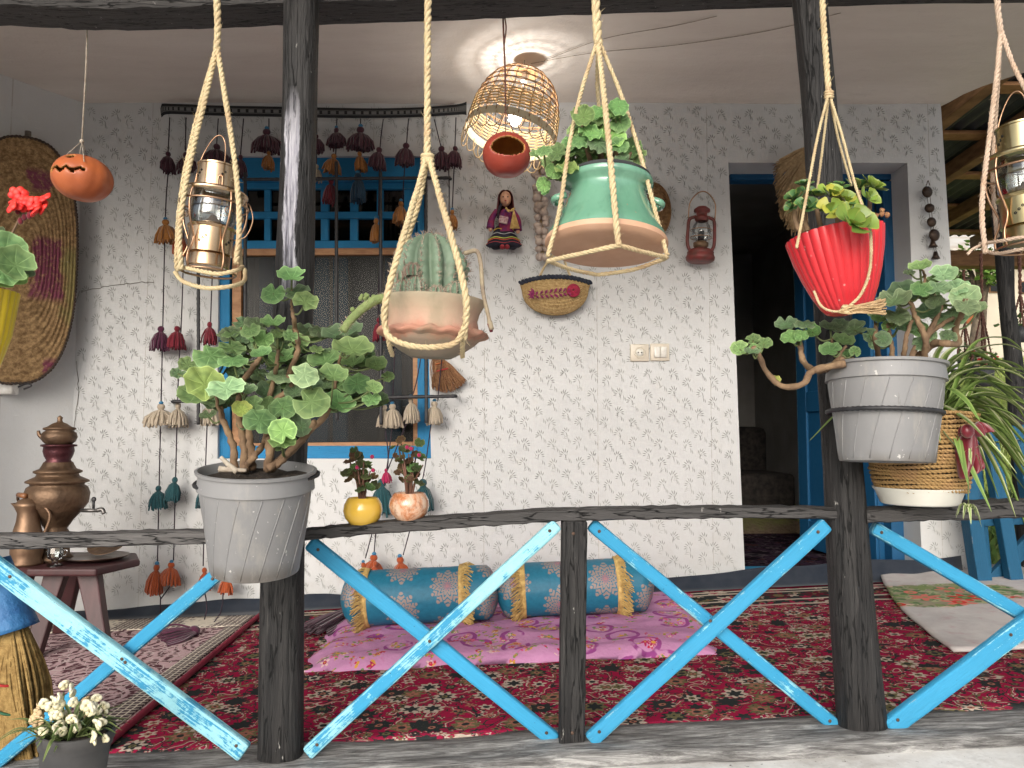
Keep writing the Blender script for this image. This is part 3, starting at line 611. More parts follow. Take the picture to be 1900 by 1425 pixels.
fpost = post('porch_post', 'slim dark porch post at the far right edge among hanging baskets', [(1856, 380, 34), (1863, 470, 32), (1868, 560, 27), (1880, 660, 30), (1893, 800, 36), (1908, 1000, 40), (1915, 1130, 40)], 3.75, MAT['black'], seed=9, sq=.2)
# header beam: rough squared log
def log(name, label, cat, spec, material, n=4, dy=.13, Y=YP, seed=0):
    # spec: (u, v_top, v_bottom)
    mb = MB(); pts = spline([V((u, vt, vb)) for u, vt, vb in spec], 8); vs = []; uvs = []
    for i, q in enumerate(pts):
        a = P(q.x, q.y, Y); b = P(q.x, q.z, Y); c = (a + b) / 2; h = (a.z - b.z) / 2
        for x, z in ((-1, -.8), (-.8, -1), (.8, -1), (1, -.8), (1, .8), (.8, 1), (-.8, 1), (-1, .8)):
            vs.append(c + V((0, x * dy / 2 + .004 * nz(i * .5, x * 3, seed), z * h + .004 * nz(i * .7, z * 3 + x, seed + 4))))
    m = len(pts); fs = [(i*8 + k, (i+1)*8 + k, (i+1)*8 + (k+1) % 8, i*8 + (k+1) % 8) for i in range(m-1) for k in range(8)]
    for f in range(len(fs)): fs[f] = tuple(reversed(fs[f]))
    fs += [tuple(range(8)), tuple((m-1)*8 + k for k in range(7, -1, -1))]
    mb.add(vs, fs); base = P(spec[0][0], spec[0][2], Y)
    o = mb.build(name, material, base=base, auto=35)
    return tag(o, label, cat) if label else o
log('header_beam', 'long dark header log across the top of the veranda', 'beam', [(-420, -180, 24), (0, -180, 28), (160, -180, 36), (330, -180, 34), (530, -182, 27), (760, -185, 20), (930, -188, 13), (1290, -195, -1), (1700, -200, -14), (2300, -200, -20)], MAT['blackrail'], Y=YP + .09, dy=.14)
# sill log
mb = MB(); sp = []
def sillf(a, b):
    x = lerp(-2.6, 2.6, a); th = b * 2 * math.pi; c, s = math.cos(th), math.sin(th); e = max(abs(c), abs(s)); k = lerp(1, 1 / e, .75)
    y = 1.890 + .100 * c * k + .012 * nz(x * 2.2, b * 2) ; z = fz(x) - .045 + .062 * s * k + .008 * nz(x * 3, c * 2, 3) + .010 * nz(x * .8, 5); return V((x, y, z))
mb.grid(sillf, 90, 24)
tag(mb.build('sill_beam', MAT['sill'], base=(0, 1.868, 0)), 'weathered grey timber sill running along the veranda edge', 'beam')
def sill_z(x): return fz(x) + .012
# railings
def brace(parent, u0, v0, u1, v1, w, dy, th, material, seed=0):
    mb = MB(); a, b = P(u0, v0, YP + dy), P(u1, v1, YP + dy); mb.bar(a, b, S(w, YP), th, seg=14, rough=.0016, seed=seed); return mb.build('cross_brace', material, parent, smooth=False, bevel=.007)
def railing(label, u):
    return thing('porch_railing', label, 'railing', P(u, 1390, YP), 'railings between the porch posts')
ra = railing('veranda railing left of the grey pot with heavily flaking blue cross braces', 250)
log('top_rail', None, None, [(-220, 994, 1022), (0, 990, 1017), (120, 988, 1015), (250, 985, 1010), (392, 982, 1007), (500, 980, 1006)], MAT['greyrail'], dy=.06, seed=2)
tr_ = bpy.data.objects['top_rail']; tr_.parent = ra; tr_.location = V(tr_.location) - ORI[ra.name]
brace(ra, -60, 1012, 455, 1396, 35, -.028, .026, MAT['blueworn'], 1); brace(ra, -60, 1462, 405, 1064, 25, .014, .025, MAT['blue'], 2)
rb = railing('middle veranda railing with a black baluster between two blue crosses', 1060)
log('top_rail', None, None, [(566, 981, 1001), (640, 973, 994), (760, 962, 985), (900, 951, 974), (1040, 943, 966), (1180, 940, 962), (1300, 939, 960), (1420, 939, 960), (1560, 940, 963)], MAT['blackrail'], dy=.062, seed=3)
tr_ = bpy.data.objects['top_rail.001']; tr_.parent = rb; tr_.location = V(tr_.location) - ORI[rb.name]
mb = MB(); mb.bar(P(1065, 964, YP), P(1060, 1384, YP), S(46, YP), .055, seg=12, rough=.002, seed=4); mb.build('baluster', MAT['black'], rb, smooth=False, bevel=.006)
brace(rb, 574, 1006, 1030, 1374, 28, .012, .024, MAT['blue'], 3); brace(rb, 1034, 972, 570, 1398, 25, -.022, .022, MAT['blueworn'], 4)
brace(rb, 1096, 972, 1556, 1352, 25, .012, .028, MAT['blue'], 5); brace(rb, 1534, 972, 1094, 1374, 28, -.022, .023, MAT['blue'], 6)
rc = railing('right veranda railing under the rope basket with blue cross braces', 1750)
log('top_rail', None, None, [(1596, 942, 968), (1700, 938, 964), (1800, 930, 962), (1900, 926, 958), (2100, 920, 954)], MAT['blackrail'], dy=.075, seed=6)
tr_ = bpy.data.objects['top_rail.002']; tr_.parent = rc; tr_.location = V(tr_.location) - ORI[rc.name]
brace(rc, 1618, 978, 2060, 1236, 25, .014, .030, MAT['blue'], 7); brace(rc, 1646, 1352, 2100, 1010, 35, -.024, .025, MAT['blue'], 8)
def nails(parent, spots):
    for u, v, dy in spots: mb = MB(); mb.ball(P(u, v, YP + dy), (.0042, .002, .0042), 8, 5); mb.build('nail', MAT['rust'], parent)
MAT['rust'] = mat('rusty_nail', (.10, .055, .035), (.05, .03, .02), rough=.7, scale=60, bump=0)
nails(ra, ((232, 1229, -.042), (226, 1223, -.042), (438, 1384, -.042), (18, 1070, -.042), (394, 1074, .0005))); nails(rb, ((797, 1190, -.034), (588, 1382, -.034), (1020, 985, -.034), (590, 1020, -.001), (1014, 1360, -.001), (1318, 1152, -.035), (1112, 1358, -.035), (1518, 987, -.035), (1112, 986, -.003), (1540, 1338, -.003), (1064, 990, -.029), (1062, 1360, -.029))); nails(rc, ((1666, 1336, -.038), (1876, 1178, -.038), (1636, 988, -.002)))
print('timber ok')
# ---------------------------------------------------------------- ground and what lies beyond the veranda
def gz(x, y):
    z = -.86 + .95 * smooth01((y - 3.2) / 2.2) + max(0, y - 5.2) * .30 - max(0, y - 14) * .16
    z *= 1.0
    if y < -4: z += min(6, (-4 - y) * .06)
    return z + .05 * nz(x * .6, y * .6) * smooth01((y - 3) / 3)
def m_ground():
    s = NT('lawn_and_earth'); x, y, z = s.sep(s.obj); n = s.noise(s.obj, 3, 6, .7); g = s.noise(s.obj, 40, 4, .7); b = s.noise(s.obj, .5, 3)
    grass = s.mix(s.step(g, .3, .7), (.16, .23, .045), (.32, .35, .11)); earth = s.mix(s.step(g, .3, .7), (.26, .19, .13), (.15, .11, .075))
    k = s.step(s.m('ADD', y, s.m('MULTIPLY', n, .7)), 5.7, 5.9); front = s.step(y, 3.0, 2.5)
    bounce_yard = s.mix(s.step(n, .3, .7), (.66, .64, .60), (.56, .54, .50)); c = s.mix(front, s.mix(k, earth, grass), bounce_yard)  # unseen pale ground before the porch, added to bounce light onto the ceiling
    s.set(col=c, rough=.95, spec=.1); s.bump(s.m('ADD', n, g), .7, .03); return s.mat
mb = MB(); xs = [-150, -60, -25, -10, -5, -2.5] + [i * .5 for i in range(-4, 21)] + [14, 25, 60, 150]; ys = [-150, -60, -20, -8, -2, 1, 2.4] + [2.8 + i * .4 for i in range(40)] + [20, 28, 45, 90, 160]
vs = [V((x, y, gz(x, y))) for y in ys for x in xs]; W = len(xs)
mb.add(vs, [(j*W+i, j*W+i+1, (j+1)*W+i+1, (j+1)*W+i) for j in range(len(ys)-1) for i in range(W-1)])
tag(mb.build('ground', m_ground(), base=(0, 0, 0)), kind='structure')
# grass blades on the slope in view
MAT['grass'] = m_blade('grass_blade', (.22, .31, .06), (.36, .42, .12)); MAT['weed'] = m_blade('weed_leaf', (.06, .11, .03), (.13, .17, .06))
rg = random.Random(11); mb = MB()
for _ in range(5200):
    y = 4.9 + 6 * rg.random() ** 1.3; x = y * rg.uniform(.54, .74); h = rg.uniform(.03, .09) * (1.6 if y < 5.8 and rg.random() < .5 else 1); a = rg.uniform(0, 6.28); d = V((math.cos(a), math.sin(a), 0)); p = V((x, y, gz(x, y) - .005)); e = V((rg.uniform(-.5, .5), rg.uniform(-.5, .5), 1)) * h
    w = .006 if h < .1 else .012
    mb.add([p - d * w, p + d * w, p + e * .6 + d * w * .7, p + e * .6 - d * w * .7, p + e], [(0, 1, 2, 3), (3, 2, 4)], 0, [(0, 0), (1, 0), (1, .5), (0, .5), (.5, 1)])
tag(mb.build('grass', MAT['grass'], base=(0, 0, 0)), 'short grass on the slope beyond the veranda', 'grass', kind='stuff')
mb = MB()
for _ in range(900):
    y = rg.uniform(4.7, 5.7); x = y * rg.uniform(.56, .74); p = V((x, y, gz(x, y))); 
    for _k in range(3):
        a = rg.uniform(0, 6.28); d = V((math.cos(a), math.sin(a), 0)); L = rg.uniform(.05, .13); e = p + d * L * .7 + V((0, 0, L * rg.uniform(.5, 1.4))); q = d.cross(V((0, 0, 1))) * L * .22; m_ = p.lerp(e, .55)
        mb.add([p, m_ + q, e, m_ - q], [(0, 1, 2, 3)], 0, [(.5, 0), (1, .5), (.5, 1), (0, .5)])
tag(mb.build('weeds', MAT['weed'], base=(0, 0, 0)), 'low leafy weeds along the dirt path behind the side railing', 'weeds', kind='stuff')
# neighbouring house on the slope
YH = 11.0
nh = thing('neighbour_house', 'beige plastered house on the slope with an orange door', 'house', (7.2, YH, gz(7.2, YH)))
MAT['beige'] = mat('beige_render', (.58, .52, .42), (.48, .42, .34), rough=.9, scale=2); MAT['orange'] = mat('orange_door_paint', (.45, .13, .035), (.33, .09, .03), rough=.6, scale=4)
a, b = P(1700, 648, YH), P(2150, 492, YH); zb0 = a.z - .6
mb = MB(); mb.box(((a.x + b.x) / 2, YH + 1.2, (zb0 + b.z + .25) / 2), (b.x - a.x, 2.4, b.z + .25 - zb0)); mb.build('wall', MAT['beige'], nh, smooth=False)
MAT['roofwhite'] = mat('pale_tin_roof', (.62, .60, .56), (.5, .42, .34), rough=.6, scale=3)
mb = MB(); mb.add([(a.x - .4, YH - .5, b.z + .03), (b.x, YH - .5, b.z + .2), (b.x, YH + 1.6, b.z + 1.0), (a.x - .4, YH + 1.6, b.z + .9), (a.x - .4, YH - .5, b.z + .09), (b.x, YH - .5, b.z + .26), (b.x, YH + 1.6, b.z + 1.06), (a.x - .4, YH + 1.6, b.z + .96)], [(3,2,1,0), (4,5,6,7), (0,1,5,4), (1,2,6,5), (2,3,7,6), (3,0,4,7)]); mb.build('roof', MAT['roofwhite'], nh, smooth=False)
def onwall(mb, u0, v0, u1, v1, Y, th=.05):
    p, q = P(u0, v1, Y), P(u1, v0, Y); mb.box((p + q) / 2, (q.x - p.x, th, q.z - p.z))
mb = MB(); onwall(mb, 1792, 533, 1822, 600, YH - .02); mb.build('door', MAT['orange'], nh, smooth=False)
for (u0, v0, u1, v1) in ((1786, 516, 1818, 531), (1837, 524, 1853, 541), (1893, 524, 1912, 543)):
    mb = MB(); onwall(mb, u0 - 2, v0 - 2, u1 + 2, v1 + 2, YH - .01, .04); w_ = mb.build('window', MAT['rafter'], nh, smooth=False); mb = MB(); onwall(mb, u0, v0, u1, v1, YH - .02, .05); mb.build('pane', MAT['winglass'], w_, smooth=False)
    mb = MB(); onwall(mb, u0, v0, u1, v1, YH - .012, .042); mb.build('backing', MAT['dark'], w_, smooth=False)
# trees behind it
MAT['fol'] = m_blade('tree_leaf', (.10, .20, .035), (.24, .34, .08)); MAT['bark'] = mat('bark', (.16, .12, .085), (.08, .06, .045), rough=.95, scale=10, bump=.8, bdist=.02)
def tree(label, x, y, h, rad, n, seed, lsz=.16):
    rr = random.Random(seed); z0 = gz(x, y) - .1; t = thing('tree', label, 'tree', (x, y, z0), 'trees behind the neighbouring house')
    mb = MB(); top = V((x + .2, y, z0 + h * .75)); mb.tube(spline([(x, y, z0), (x + .1, y + .05, z0 + h * .35), top], 6), lambda t_: lerp(.14, .04, t_), 8)
    cl = []
    for k in range(9):
        c = V((x + rr.gauss(0, rad * .5), y + rr.gauss(0, rad * .5), z0 + h * .72 + rr.gauss(0, rad * .38))); cl.append((c, rad * rr.uniform(.35, .6))); mb.tube(spline([(x + .1, y, z0 + h * rr.uniform(.3, .6)), c.lerp(top, .5) - V((0, 0, .1)), c], 5), lambda t_: lerp(.05, .012, t_), 5)
    mb.build('trunk', MAT['bark'], t); mb = MB()
    for _ in range(n):
        c, r_ = rr.choice(cl); d = V((rr.gauss(0, 1), rr.gauss(0, 1), rr.gauss(0, 1))).normalized() * r_ * rr.random() ** .4; p = c + d; a = V((rr.uniform(-1, 1), rr.uniform(-1, 1), rr.uniform(-.6, .4))).normalized(); b_ = a.cross(V((rr.uniform(-1, 1), rr.uniform(-1, 1), 1))).normalized(); L = lsz * rr.uniform(.6, 1.3)
        mb.add([p, p + a * L * .5 + b_ * L * .3, p + a * L, p + a * L * .5 - b_ * L * .3], [(0, 1, 2, 3)], 0, [(.5, 0), (1, .5), (.5, 1), (0, .5)])
    mb.build('crown', MAT['fol'], t)
tree('leafy tree rising behind the neighbouring roof beside the far post', 9.3, 15.5, 6.0, 2.2, 4200, 4)
tree('broad tree behind the neighbouring house near the right frame edge', 12.6, 17, 6.5, 2.6, 4200, 5)
tree('young tree in front of the neighbouring house near its roof edge', 6.15, 10.2, 1.95, .34, 620, 6, .10)
# roof of the side porch: corrugated sheet on battens and rafters
sr = thing('side_roof', 'open timber roof of dark corrugated sheets seen past the wall corner', 'roof', (3, 4.5, 0))
zr = lambda y: CAMZ + 1.80 - .045 * (y - 4)
mb = MB(); mb.grid(lambda a, b: V((lerp(2.14, 6.5, a), lerp(3.66, 6.8, b), zr(lerp(3.66, 6.8, b)) + .09 + .016 * math.sin(lerp(2.14, 6.5, a) * 75))), 330, 3); mb.build('sheet', MAT['tin'], sr)
for x in (2.45, 2.95, 3.5, 4.1, 4.8): mb = MB(); mb.bar((x, 3.7, zr(3.7) + .0), (x, 6.75, zr(6.75) + .0), .075, .10, front=(0, 0, 1)); mb.build('rafter', MAT['rafter'], sr, smooth=False, bevel=.005)
for y in (4.05, 4.65, 5.3, 5.95, 6.6): mb = MB(); mb.bar((2.16, y, zr(y) + .062), (6.4, y, zr(y) + .062 - .02), .11, .022, front=(0, 0, 1)); mb.build('batten', MAT['wood'], sr, smooth=False, bevel=.003)
mb = MB(); mb.bar((2.16, 6.75, zr(6.75) - .13), (6.4, 6.75, zr(6.75) - .17), .14, .14, front=(0, 0, 1)); mb.build('end_beam', MAT['rafter'], sr, smooth=False, bevel=.01)
# blue side railing
MAT['bluefence'] = m_bluepaint('side_rail_blue', .2, (.011, .095, .19), (.04, .22, .36))
sf = thing('side_railing', 'dark blue side railing at the right end of the veranda', 'railing', P(1830, 1095, 3.4))
def fb(name, u0, v0, u1, v1, w, Y=3.4, th=.05): mb = MB(); mb.bar(P(u0, v0, Y), P(u1, v1, Y), S(w, Y), th, seg=4, rough=.002); mb.build(name, MAT['bluefence'], sf, smooth=False, bevel=.004)
fb('post', 1780, 812, 1822, 1092, 26, 3.4, .07); fb('post', 1806, 820, 1832, 1100, 14, 3.46, .05); fb('baluster', 1836, 822, 1886, 1102, 24, 3.38); fb('baluster', 1890, 810, 1940, 1110, 22, 3.38)
fb('top_rail', 1790, 810, 2010, 793, 26, 3.36, .07); fb('mid_rail', 1790, 968, 2010, 958, 18, 3.44); fb('cross_brace', 1834, 1084, 1990, 920, 26, 3.44, .03)
# distant hanging baskets with red flowers
MAT['redfl'] = mat('red_petal', (.62, .02, .018), (.45, .008, .03), rough=.6, scale=30); MAT['dpot'] = mat('dark_pot', (.03, .032, .036), (.05, .05, .055), rough=.6)
def farbasket(label, u, vtop, vsplit, vpot, Y, w, seed, red=True):
    rr = random.Random(seed); base = P(u, vpot + w * .9, Y); t = thing('hanging_planter', label, 'hanging planter', base, 'small hanging planters of the far porch'); k = Y / F
    mb = MB(); top, sp = P(u - 2, vtop, Y), P(u, vsplit, Y); mb.rope([top, sp], .010, 2, n=4)
    for du, dy in ((-w * .5, -.04), (w * .5, -.04), (0, .08), (w * .2, -.1)): mb.rope([sp, P(u + du, vpot, Y + dy)], .006, 2, n=4)
    mb.build('rope', MAT['cord2'], t)
    mb = MB(); c = P(u, vpot, Y); M = Matrix.Translation(c); mb.lathe([(.001, -w * k * .85), (w * k * .36, -w * k * .85), (w * k * .5, 0), (w * k * .46, 0), (w * k * .42, -w * k * .1), (.001, -w * k * .1)], 18, M); mb.build('pot', MAT['dpot'], t)
    mb = MB(); m2 = MB()
    for _ in range(60):
        p = c + V((rr.gauss(0, w * k * .35), rr.gauss(0, w * k * .3), abs(rr.gauss(.0, w * k * .35)))); a = V((rr.uniform(-1, 1), rr.uniform(-1, 1), rr.uniform(-.3, .8))).normalized(); b_ = a.cross(V((.2, 1, .3))).normalized(); L = w * k * .24; (m2 if red and _ % 5 == 0 else mb).add([p, p + a * L * .5 + b_ * L * .4, p + a * L, p + a * L * .5 - b_ * L * .4], [(0, 1, 2, 3)], 0, [(.5, 0), (1, .5), (.5, 1), (0, .5)])
    mb.build('foliage', MAT['weed'], t)
    if red: tag(m2.build('flowers', MAT['redfl'], t), kind='stuff')
MAT['cord2'] = mat('brown_rope', (.16, .07, .05), (.09, .04, .03), rough=.9, scale=40)
farbasket('far hanging planter on a split brown rope beyond the rosette leaves', 1822, 470, 575, 680, 4.6, 44, 1); farbasket('far hanging planter with red flowers right of the slim post', 1893, 455, 545, 606, 4.2, 34, 2); farbasket('small far planter on ropes beside the wall corner', 1790, 500, 600, 668, 5.2, 34, 3)
print('background ok')
# ---------------------------------------------------------------- floor coverings
def quadf(A, B, C, D, h=0.0):     # bilinear patch on the floor between four floor points (front-left, front-right, back-right, back-left)
    def fn(a, b):
        p = A.lerp(B, a).lerp(D.lerp(C, a), b); return V((p.x, p.y, fz(p.x) + h))
    return fn
def mat_sheet(name, label, cat, A, B, C, D, material, th=.010, nu=40, nv=24, wob=.003, base=None, lift=None, h0=0):
    q = quadf(A, B, C, D, th + h0)
    def fn(a, b):
        p = q(a, b); p.z += wob * nz(p.x * 6, p.y * 6, 3) + (lift(a, b, p) if lift else 0); return p
    mb = MB(); mb.slab(fn, nu, nv, th); return tag(mb.build(name, material, base=base or (0, 0, 0), smooth=True), label, cat)
# felt that laps up the wall
mb = MB()
def feltf(a, b):
    x = lerp(-2.2, 2.06, a); top = .055 + .022 * nz(x * 1.4, 3) + .012 * nz(x * 4, 7) + (.04 * smooth01((x - .5) / .8))
    pr = [(YW - .55, .003), (YW - .16, .004), (YW - .055, .012), (YW - .03, .04), (YW - .022, top)]; i = b * 4; k = min(int(i), 3); y = lerp(pr[k][0], pr[k+1][0], i - k); z = lerp(pr[k][1], pr[k+1][1], i - k)
    if x < -1.95: y -= (-1.95 - x) * 1.0
    return V((x, y, fz(x) + z))
mb.grid(feltf, 60, 16); o = mb.build('floor_felt', MAT['felt'], base=(0, YW - .1, 0)); sm = o.modifiers.new('thick', 'SOLIDIFY'); sm.thickness = .008
tag(o, 'dark navy felt underlay curling up the foot of the wall', 'underlay')
mat_sheet('persian_rug', 'red Persian rug with dark floral pattern covering the veranda floor', 'rug', V((-2.5, 1.97, 0)), V((2.15, 1.97, 0)), V((2.1, 3.50, 0)), V((-1.05, 3.50, 0)), MAT['rug'], .012, 90, 40, .004)
# pale runner on the left
A, B, C, Dd = FL(120, 1460), FL(186, 1408), FL(480, 1153), FL(170, 1160)
A = V((-2.45, 1.99, 0)); Dd = V((-2.15, 3.45, 0))
rn = mat_sheet('runner_rug', 'faded mauve runner with cream lace edge under the samovar table', 'rug', A, B, C, Dd, MAT['rug2'], .010, 60, 40, .003, h0=.016)
mb = MB(); q = quadf(A, B, C, Dd, .031)
mb.slab(lambda a, b: q(lerp(.0, .985, a), lerp(.86, .992, b)) + V((0, 0, .003 * nz(a * 9, b))), 50, 6, .004); mb.slab(lambda a, b: q(lerp(.93, .985, b), lerp(.02, .858, a)), 40, 3, .004)
lc = mb.build('lace_border', MAT['lace'], base=(0, 0, 0)); lc.parent = rn; lc.location = (0, 0, .0)
mb = MB(); mb.tube([q(1.0, t / 30) + V((.004, 0, -.004)) for t in range(31)], .011, 6, flat=.6); e_ = mb.build('red_binding', MAT['redbind'] if 'redbind' in MAT else mat('red_binding', (.26, .012, .04), rough=.9, bump=0), base=(0, 0, 0)); e_.parent = rn
# floral mat on the right
def m_floral():
    s = NT('pale_floral_mat'); x, y, z = s.sep(s.obj); n = s.noise(s.obj, 7, 5, .7); n2 = s.noise(s.obj, 22, 3); c = s.mix(s.step(n, .3, .7), (.58, .55, .52), (.44, .40, .39)); c = s.mix(s.m('MULTIPLY', s.step(n2, .55, .7), .4), c, (.44, .25, .27))
    r = s.m('SQRT', s.m('ADD', s.m('POWER', s.m('DIVIDE', x, .36), 2.0), s.m('POWER', s.m('DIVIDE', y, .21), 2.0))); r = s.m('ADD', r, s.m('MULTIPLY', s.m('SUBTRACT', n, .5), .8))
    v = s.sep(s.vor(s.obj, 17, out='Color'))[0]; vd = s.vor(s.obj, 17); fl = s.ramp(v, [(0, (.52, .035, .03)), (.3, (.11, .17, .07)), (.5, (.58, .14, .11)), (.66, (.30, .34, .16)), (.82, (.54, .36, .29))], 'CONSTANT'); fl = s.mix(s.step(vd, .2, .6), fl, (.34, .1, .08))
    fc = [(.20, .25, .10), (.52, .04, .03), (.10, .17, .07), (.60, .17, .13), (.56, .40, .32)]; fl = s.flower(s.flower(s.mix(n2, (.16, .19, .09), (.40, .30, .24)), s.map(s.obj, loc=(.3, .1, 0)), 20, .032, 2, [(.10, .17, .07), (.22, .27, .12), (.34, .36, .2)]), s.obj, 8.5, .066, 6, fc, keep=.1)
    c = s.mix(s.step(r, 1.02, .92), c, fl); s.set(col=c, rough=.9, spec=.15); s.bump(n2, .4, .006); return s.mat
A, B, C, Dd = FL(1770, 1222), V((2.3, FL(1900, 1216).y, 0)), V((2.35, FL(1780, 1060).y - .05, 0)), FL(1632, 1073)
ctr = FL(1735, 1115)
q = quadf(A, B, C, Dd, .024)
def fmat(a, b):
    bow = .10 * math.sin(b * math.pi) * (1 - a); p = q(a, b); p = V((p.x - bow * .5, p.y - bow * .3, 0)); p.z = fz(p.x) + .026 + .006 * nz(p.x * 5, p.y * 5) + .02 * smooth01((b - .85) / .15) * (.5 + .5 * nz(a * 6)); return p
mb = MB(); mb.slab(fmat, 40, 30, .008); fm = tag(mb.build('floral_mat', m_floral(), base=ctr), 'pale fringed mat with a red flower bunch near the doorway', 'mat')
mb = MB()
for i in range(70):
    p = fmat(i / 69 * .8, 1.0); d = V((random.gauss(-.01, .012), random.uniform(.02, .05), random.uniform(-.012, .008))); mb.tube([p, p + d * .5 + V((0, 0, .004)), p + d], .0022, 3, False)
fr_ = mb.build('fringe', MAT['twine'], fm); tag(fr_, kind='stuff')
fm.children[0].location = (0, 0, 0)
# quilt
A, B, C, Dd = FL(560, 1256), FL(1330, 1222), FL(1285, 1108), FL(640, 1132)
q = quadf(A, B, C, Dd, 0)
def quiltf(a, b):
    p = q(a, b); e = min(a, 1 - a, b, 1 - b); hgt = .012 + .034 * smooth01(e / .07) ** .6; w = 1 - smooth01(e / .05)
    p = p + V((.020 * nz(b * 9, 1) * (w if a < .5 or a > .5 else 0), .018 * nz(a * 16, 4) * w, 0)); p.z = fz(p.x) + hgt + .014 * nz(p.x * 5, p.y * 7, 2) + .007 * nz(p.x * 14, p.y * 18, 5) + .012 * w * nz(a * 24, b * 20, 8)
    return p
mb = MB(); mb.slab(quiltf, 90, 40, lambda a, b: quiltf(a, b).z - fz(quiltf(a, b).x) - .010); tag(mb.build('quilt', MAT['quilt'], base=FL(950, 1180)), 'pink floral quilt spread on the red rug', 'quilt')
def bolster(label, u0, u1, vc, r_px, Y, seed, tilt=0):
    a, b = P(u0, vc, Y), P(u1, vc, Y); r = S(r_px, Y); a.z = fz(a.x) + .042 + r; b.z = fz(b.x) + .042 + r; L = (b - a).length; t = thing('bolster', label, 'bolster', (a + b) / 2 - V((0, 0, r)), 'bolster cushions on the quilt')
    ax = (b - a).normalized(); M = Matrix.Translation(a) @ ax.to_track_quat('Z', 'Y').to_matrix().to_4x4(); prof = []
    for i in range(41):
        s_ = i / 40; e = min(s_, 1 - s_) * L; k = smooth01(min(1, e / (.45 * r))) ** .45 if e < .45 * r else 1; prof.append((max(.012, r * (.22 + .78 * k)), s_ * L))
    prof = [(.002, .03 * r)] + prof + [(.002, L - .03 * r)]
    def fn(p, th, tt):
        e = min(tt, 1 - tt); g = max(0, 1 - e / .12); rr = 1 + .045 * math.sin(th * 15 + seed) * g + .02 * nz(math.cos(th) * 2, math.sin(th) * 2, tt * 7 + seed); return V((p.x * rr, p.y * rr * .96, p.z))
    mb = MB(); mb.lathe(prof, 60, M, 0, fn); n = 60
    mb.uv = [(uv[1] * L, uv[0] * 2 * math.pi * r) for uv in mb.uv]; mb.build('cover', MAT['bolster'], t)
    for s_ in (.17, .77):
        mb = MB(); rr = random.Random(seed + int(s_ * 10)); mb.lathe([(r * 1.0, (s_) * L - .011), (r * 1.035, s_ * L - .008), (r * 1.035, s_ * L + .008), (r * 1.0, s_ * L + .011)], 48, M)
        for k in range(330):
            th = rr.uniform(0, 6.283); d = -1 if s_ < .5 else 1; d = d * (1 if s_ > .5 else 1); c0 = V((math.cos(th), math.sin(th), 0)) * r * 1.02; z0 = s_ * L; ln = rr.uniform(.03, .05); dr = V((rr.gauss(0, .012), rr.gauss(0, .012), d * ln)); p0 = c0 + V((0, 0, z0)); p1 = p0 + dr * .5 + c0 * .05; p2 = p0 + dr; sag = (M.to_3x3().inverted() @ V((0, 0, -1))) * .022
            mb.tube([M @ p0, M @ (p1 + sag * .3), M @ (p2 + sag)], .0021, 3, False)
        mb.build('fringe_band', MAT['gold'], t)
bolster('teal brocade bolster on the quilt behind the orange tassels', 634, 926, 1112, 51, 3.02, 1, 4); bolster('teal brocade bolster on the quilt behind the black baluster', 920, 1212, 1098, 50, 3.04, 5, 2)
print('floor ok')
# ---------------------------------------------------------------- things on the wall and the table
def beltline(pix, Y): return [P(u, v, Y) for u, v in pix]
# --- tassels
def tassel_mesh(seed, wide=.5, L=1.0, ragged=.12):
    rr = random.Random(seed); mb = MB()
    mb.ball((0, 0, -.10), (.14, .14, .13), 10, 7); mb.lathe([(.10, -.20), (.115, -.23), (.10, -.26)], 10)
    n = 34
    for k in range(n):
        th = 6.283 * k / n + rr.uniform(-.1, .1); ro = rr.uniform(.55, 1.0); d = V((math.cos(th), math.sin(th), 0)); ln = L * rr.uniform(1 - ragged, 1.0); w0, w1 = wide * .22 * ro, wide * ro * .5; kick = rr.uniform(-.04, .05)
        pts = [d * .06 * ro + V((0, 0, -.22)), d * (w0 + .05) + V((0, 0, -.34)), d * (w1 * .92) + V((0, 0, -.22 - (ln - .22) * .55)), d * (w1 + kick) + V((rr.uniform(-.03, .03), 0, -ln))]
        mb.tube(pts, [.035, .05, .062, .040], 4, False)
    mb.lathe([(.10, -.25), (wide * .16 + .05, -.36), (wide * .36, -.62), (wide * .40, -L * .86)], 14)
    return mb.mesh('tassel', MAT['cord'])
TM = {'slim': [tassel_mesh(1, .62), tassel_mesh(2, .70)], 'wide': [tassel_mesh(3, 1.0, .9, .2), tassel_mesh(4, 1.15, .9, .22)], 'flare': [tassel_mesh(5, .85, 1, .16), tassel_mesh(6, .78, 1, .16)]}
mbb = MB(); mbb.ball((0, 0, 0), 1, 10, 7); BEADM = mbb.mesh('bead', MAT['cord'])
TC = {k: mat('wool_' + k, a, b, rough=.95, scale=60, sheen=.3) for k, (a, b) in {
    'plum': ((.075, .018, .032), (.04, .010, .02)), 'mustard': ((.36, .15, .03), (.22, .08, .015)), 'orange': ((.42, .085, .018), (.27, .045, .01)), 'teal': ((.010, .075, .085), (.006, .04, .05)), 'red': ((.19, .008, .022), (.11, .005, .015)), 'cream': ((.46, .39, .30), (.32, .26, .19)), 'purple': ((.085, .010, .04), (.05, .006, .025)), 'navy': ((.012, .05, .09), (.008, .03, .06)), 'pink': ((.45, .02, .10), (.3, .01, .06))}.items()}
MAT['bead'] = mat('turquoise_bead', (.03, .19, .36), rough=.3, bump=0)
YK = 3.52
wh = thing('tassel_hanging', 'long black woven wall band with rows of coloured wool tassels on cords', 'wall hanging', P(590, 205, YK))
mb = MB(); bandp = [(302, 207, 27), (318, 204, 20), (400, 207, 20), (500, 209, 20), (600, 211, 20), (700, 212, 19), (780, 210, 19), (840, 206, 20), (858, 204, 22), (866, 203, 26)]
pts = spline([P(u, v, YK) for u, v, w in bandp], 6); ws = []
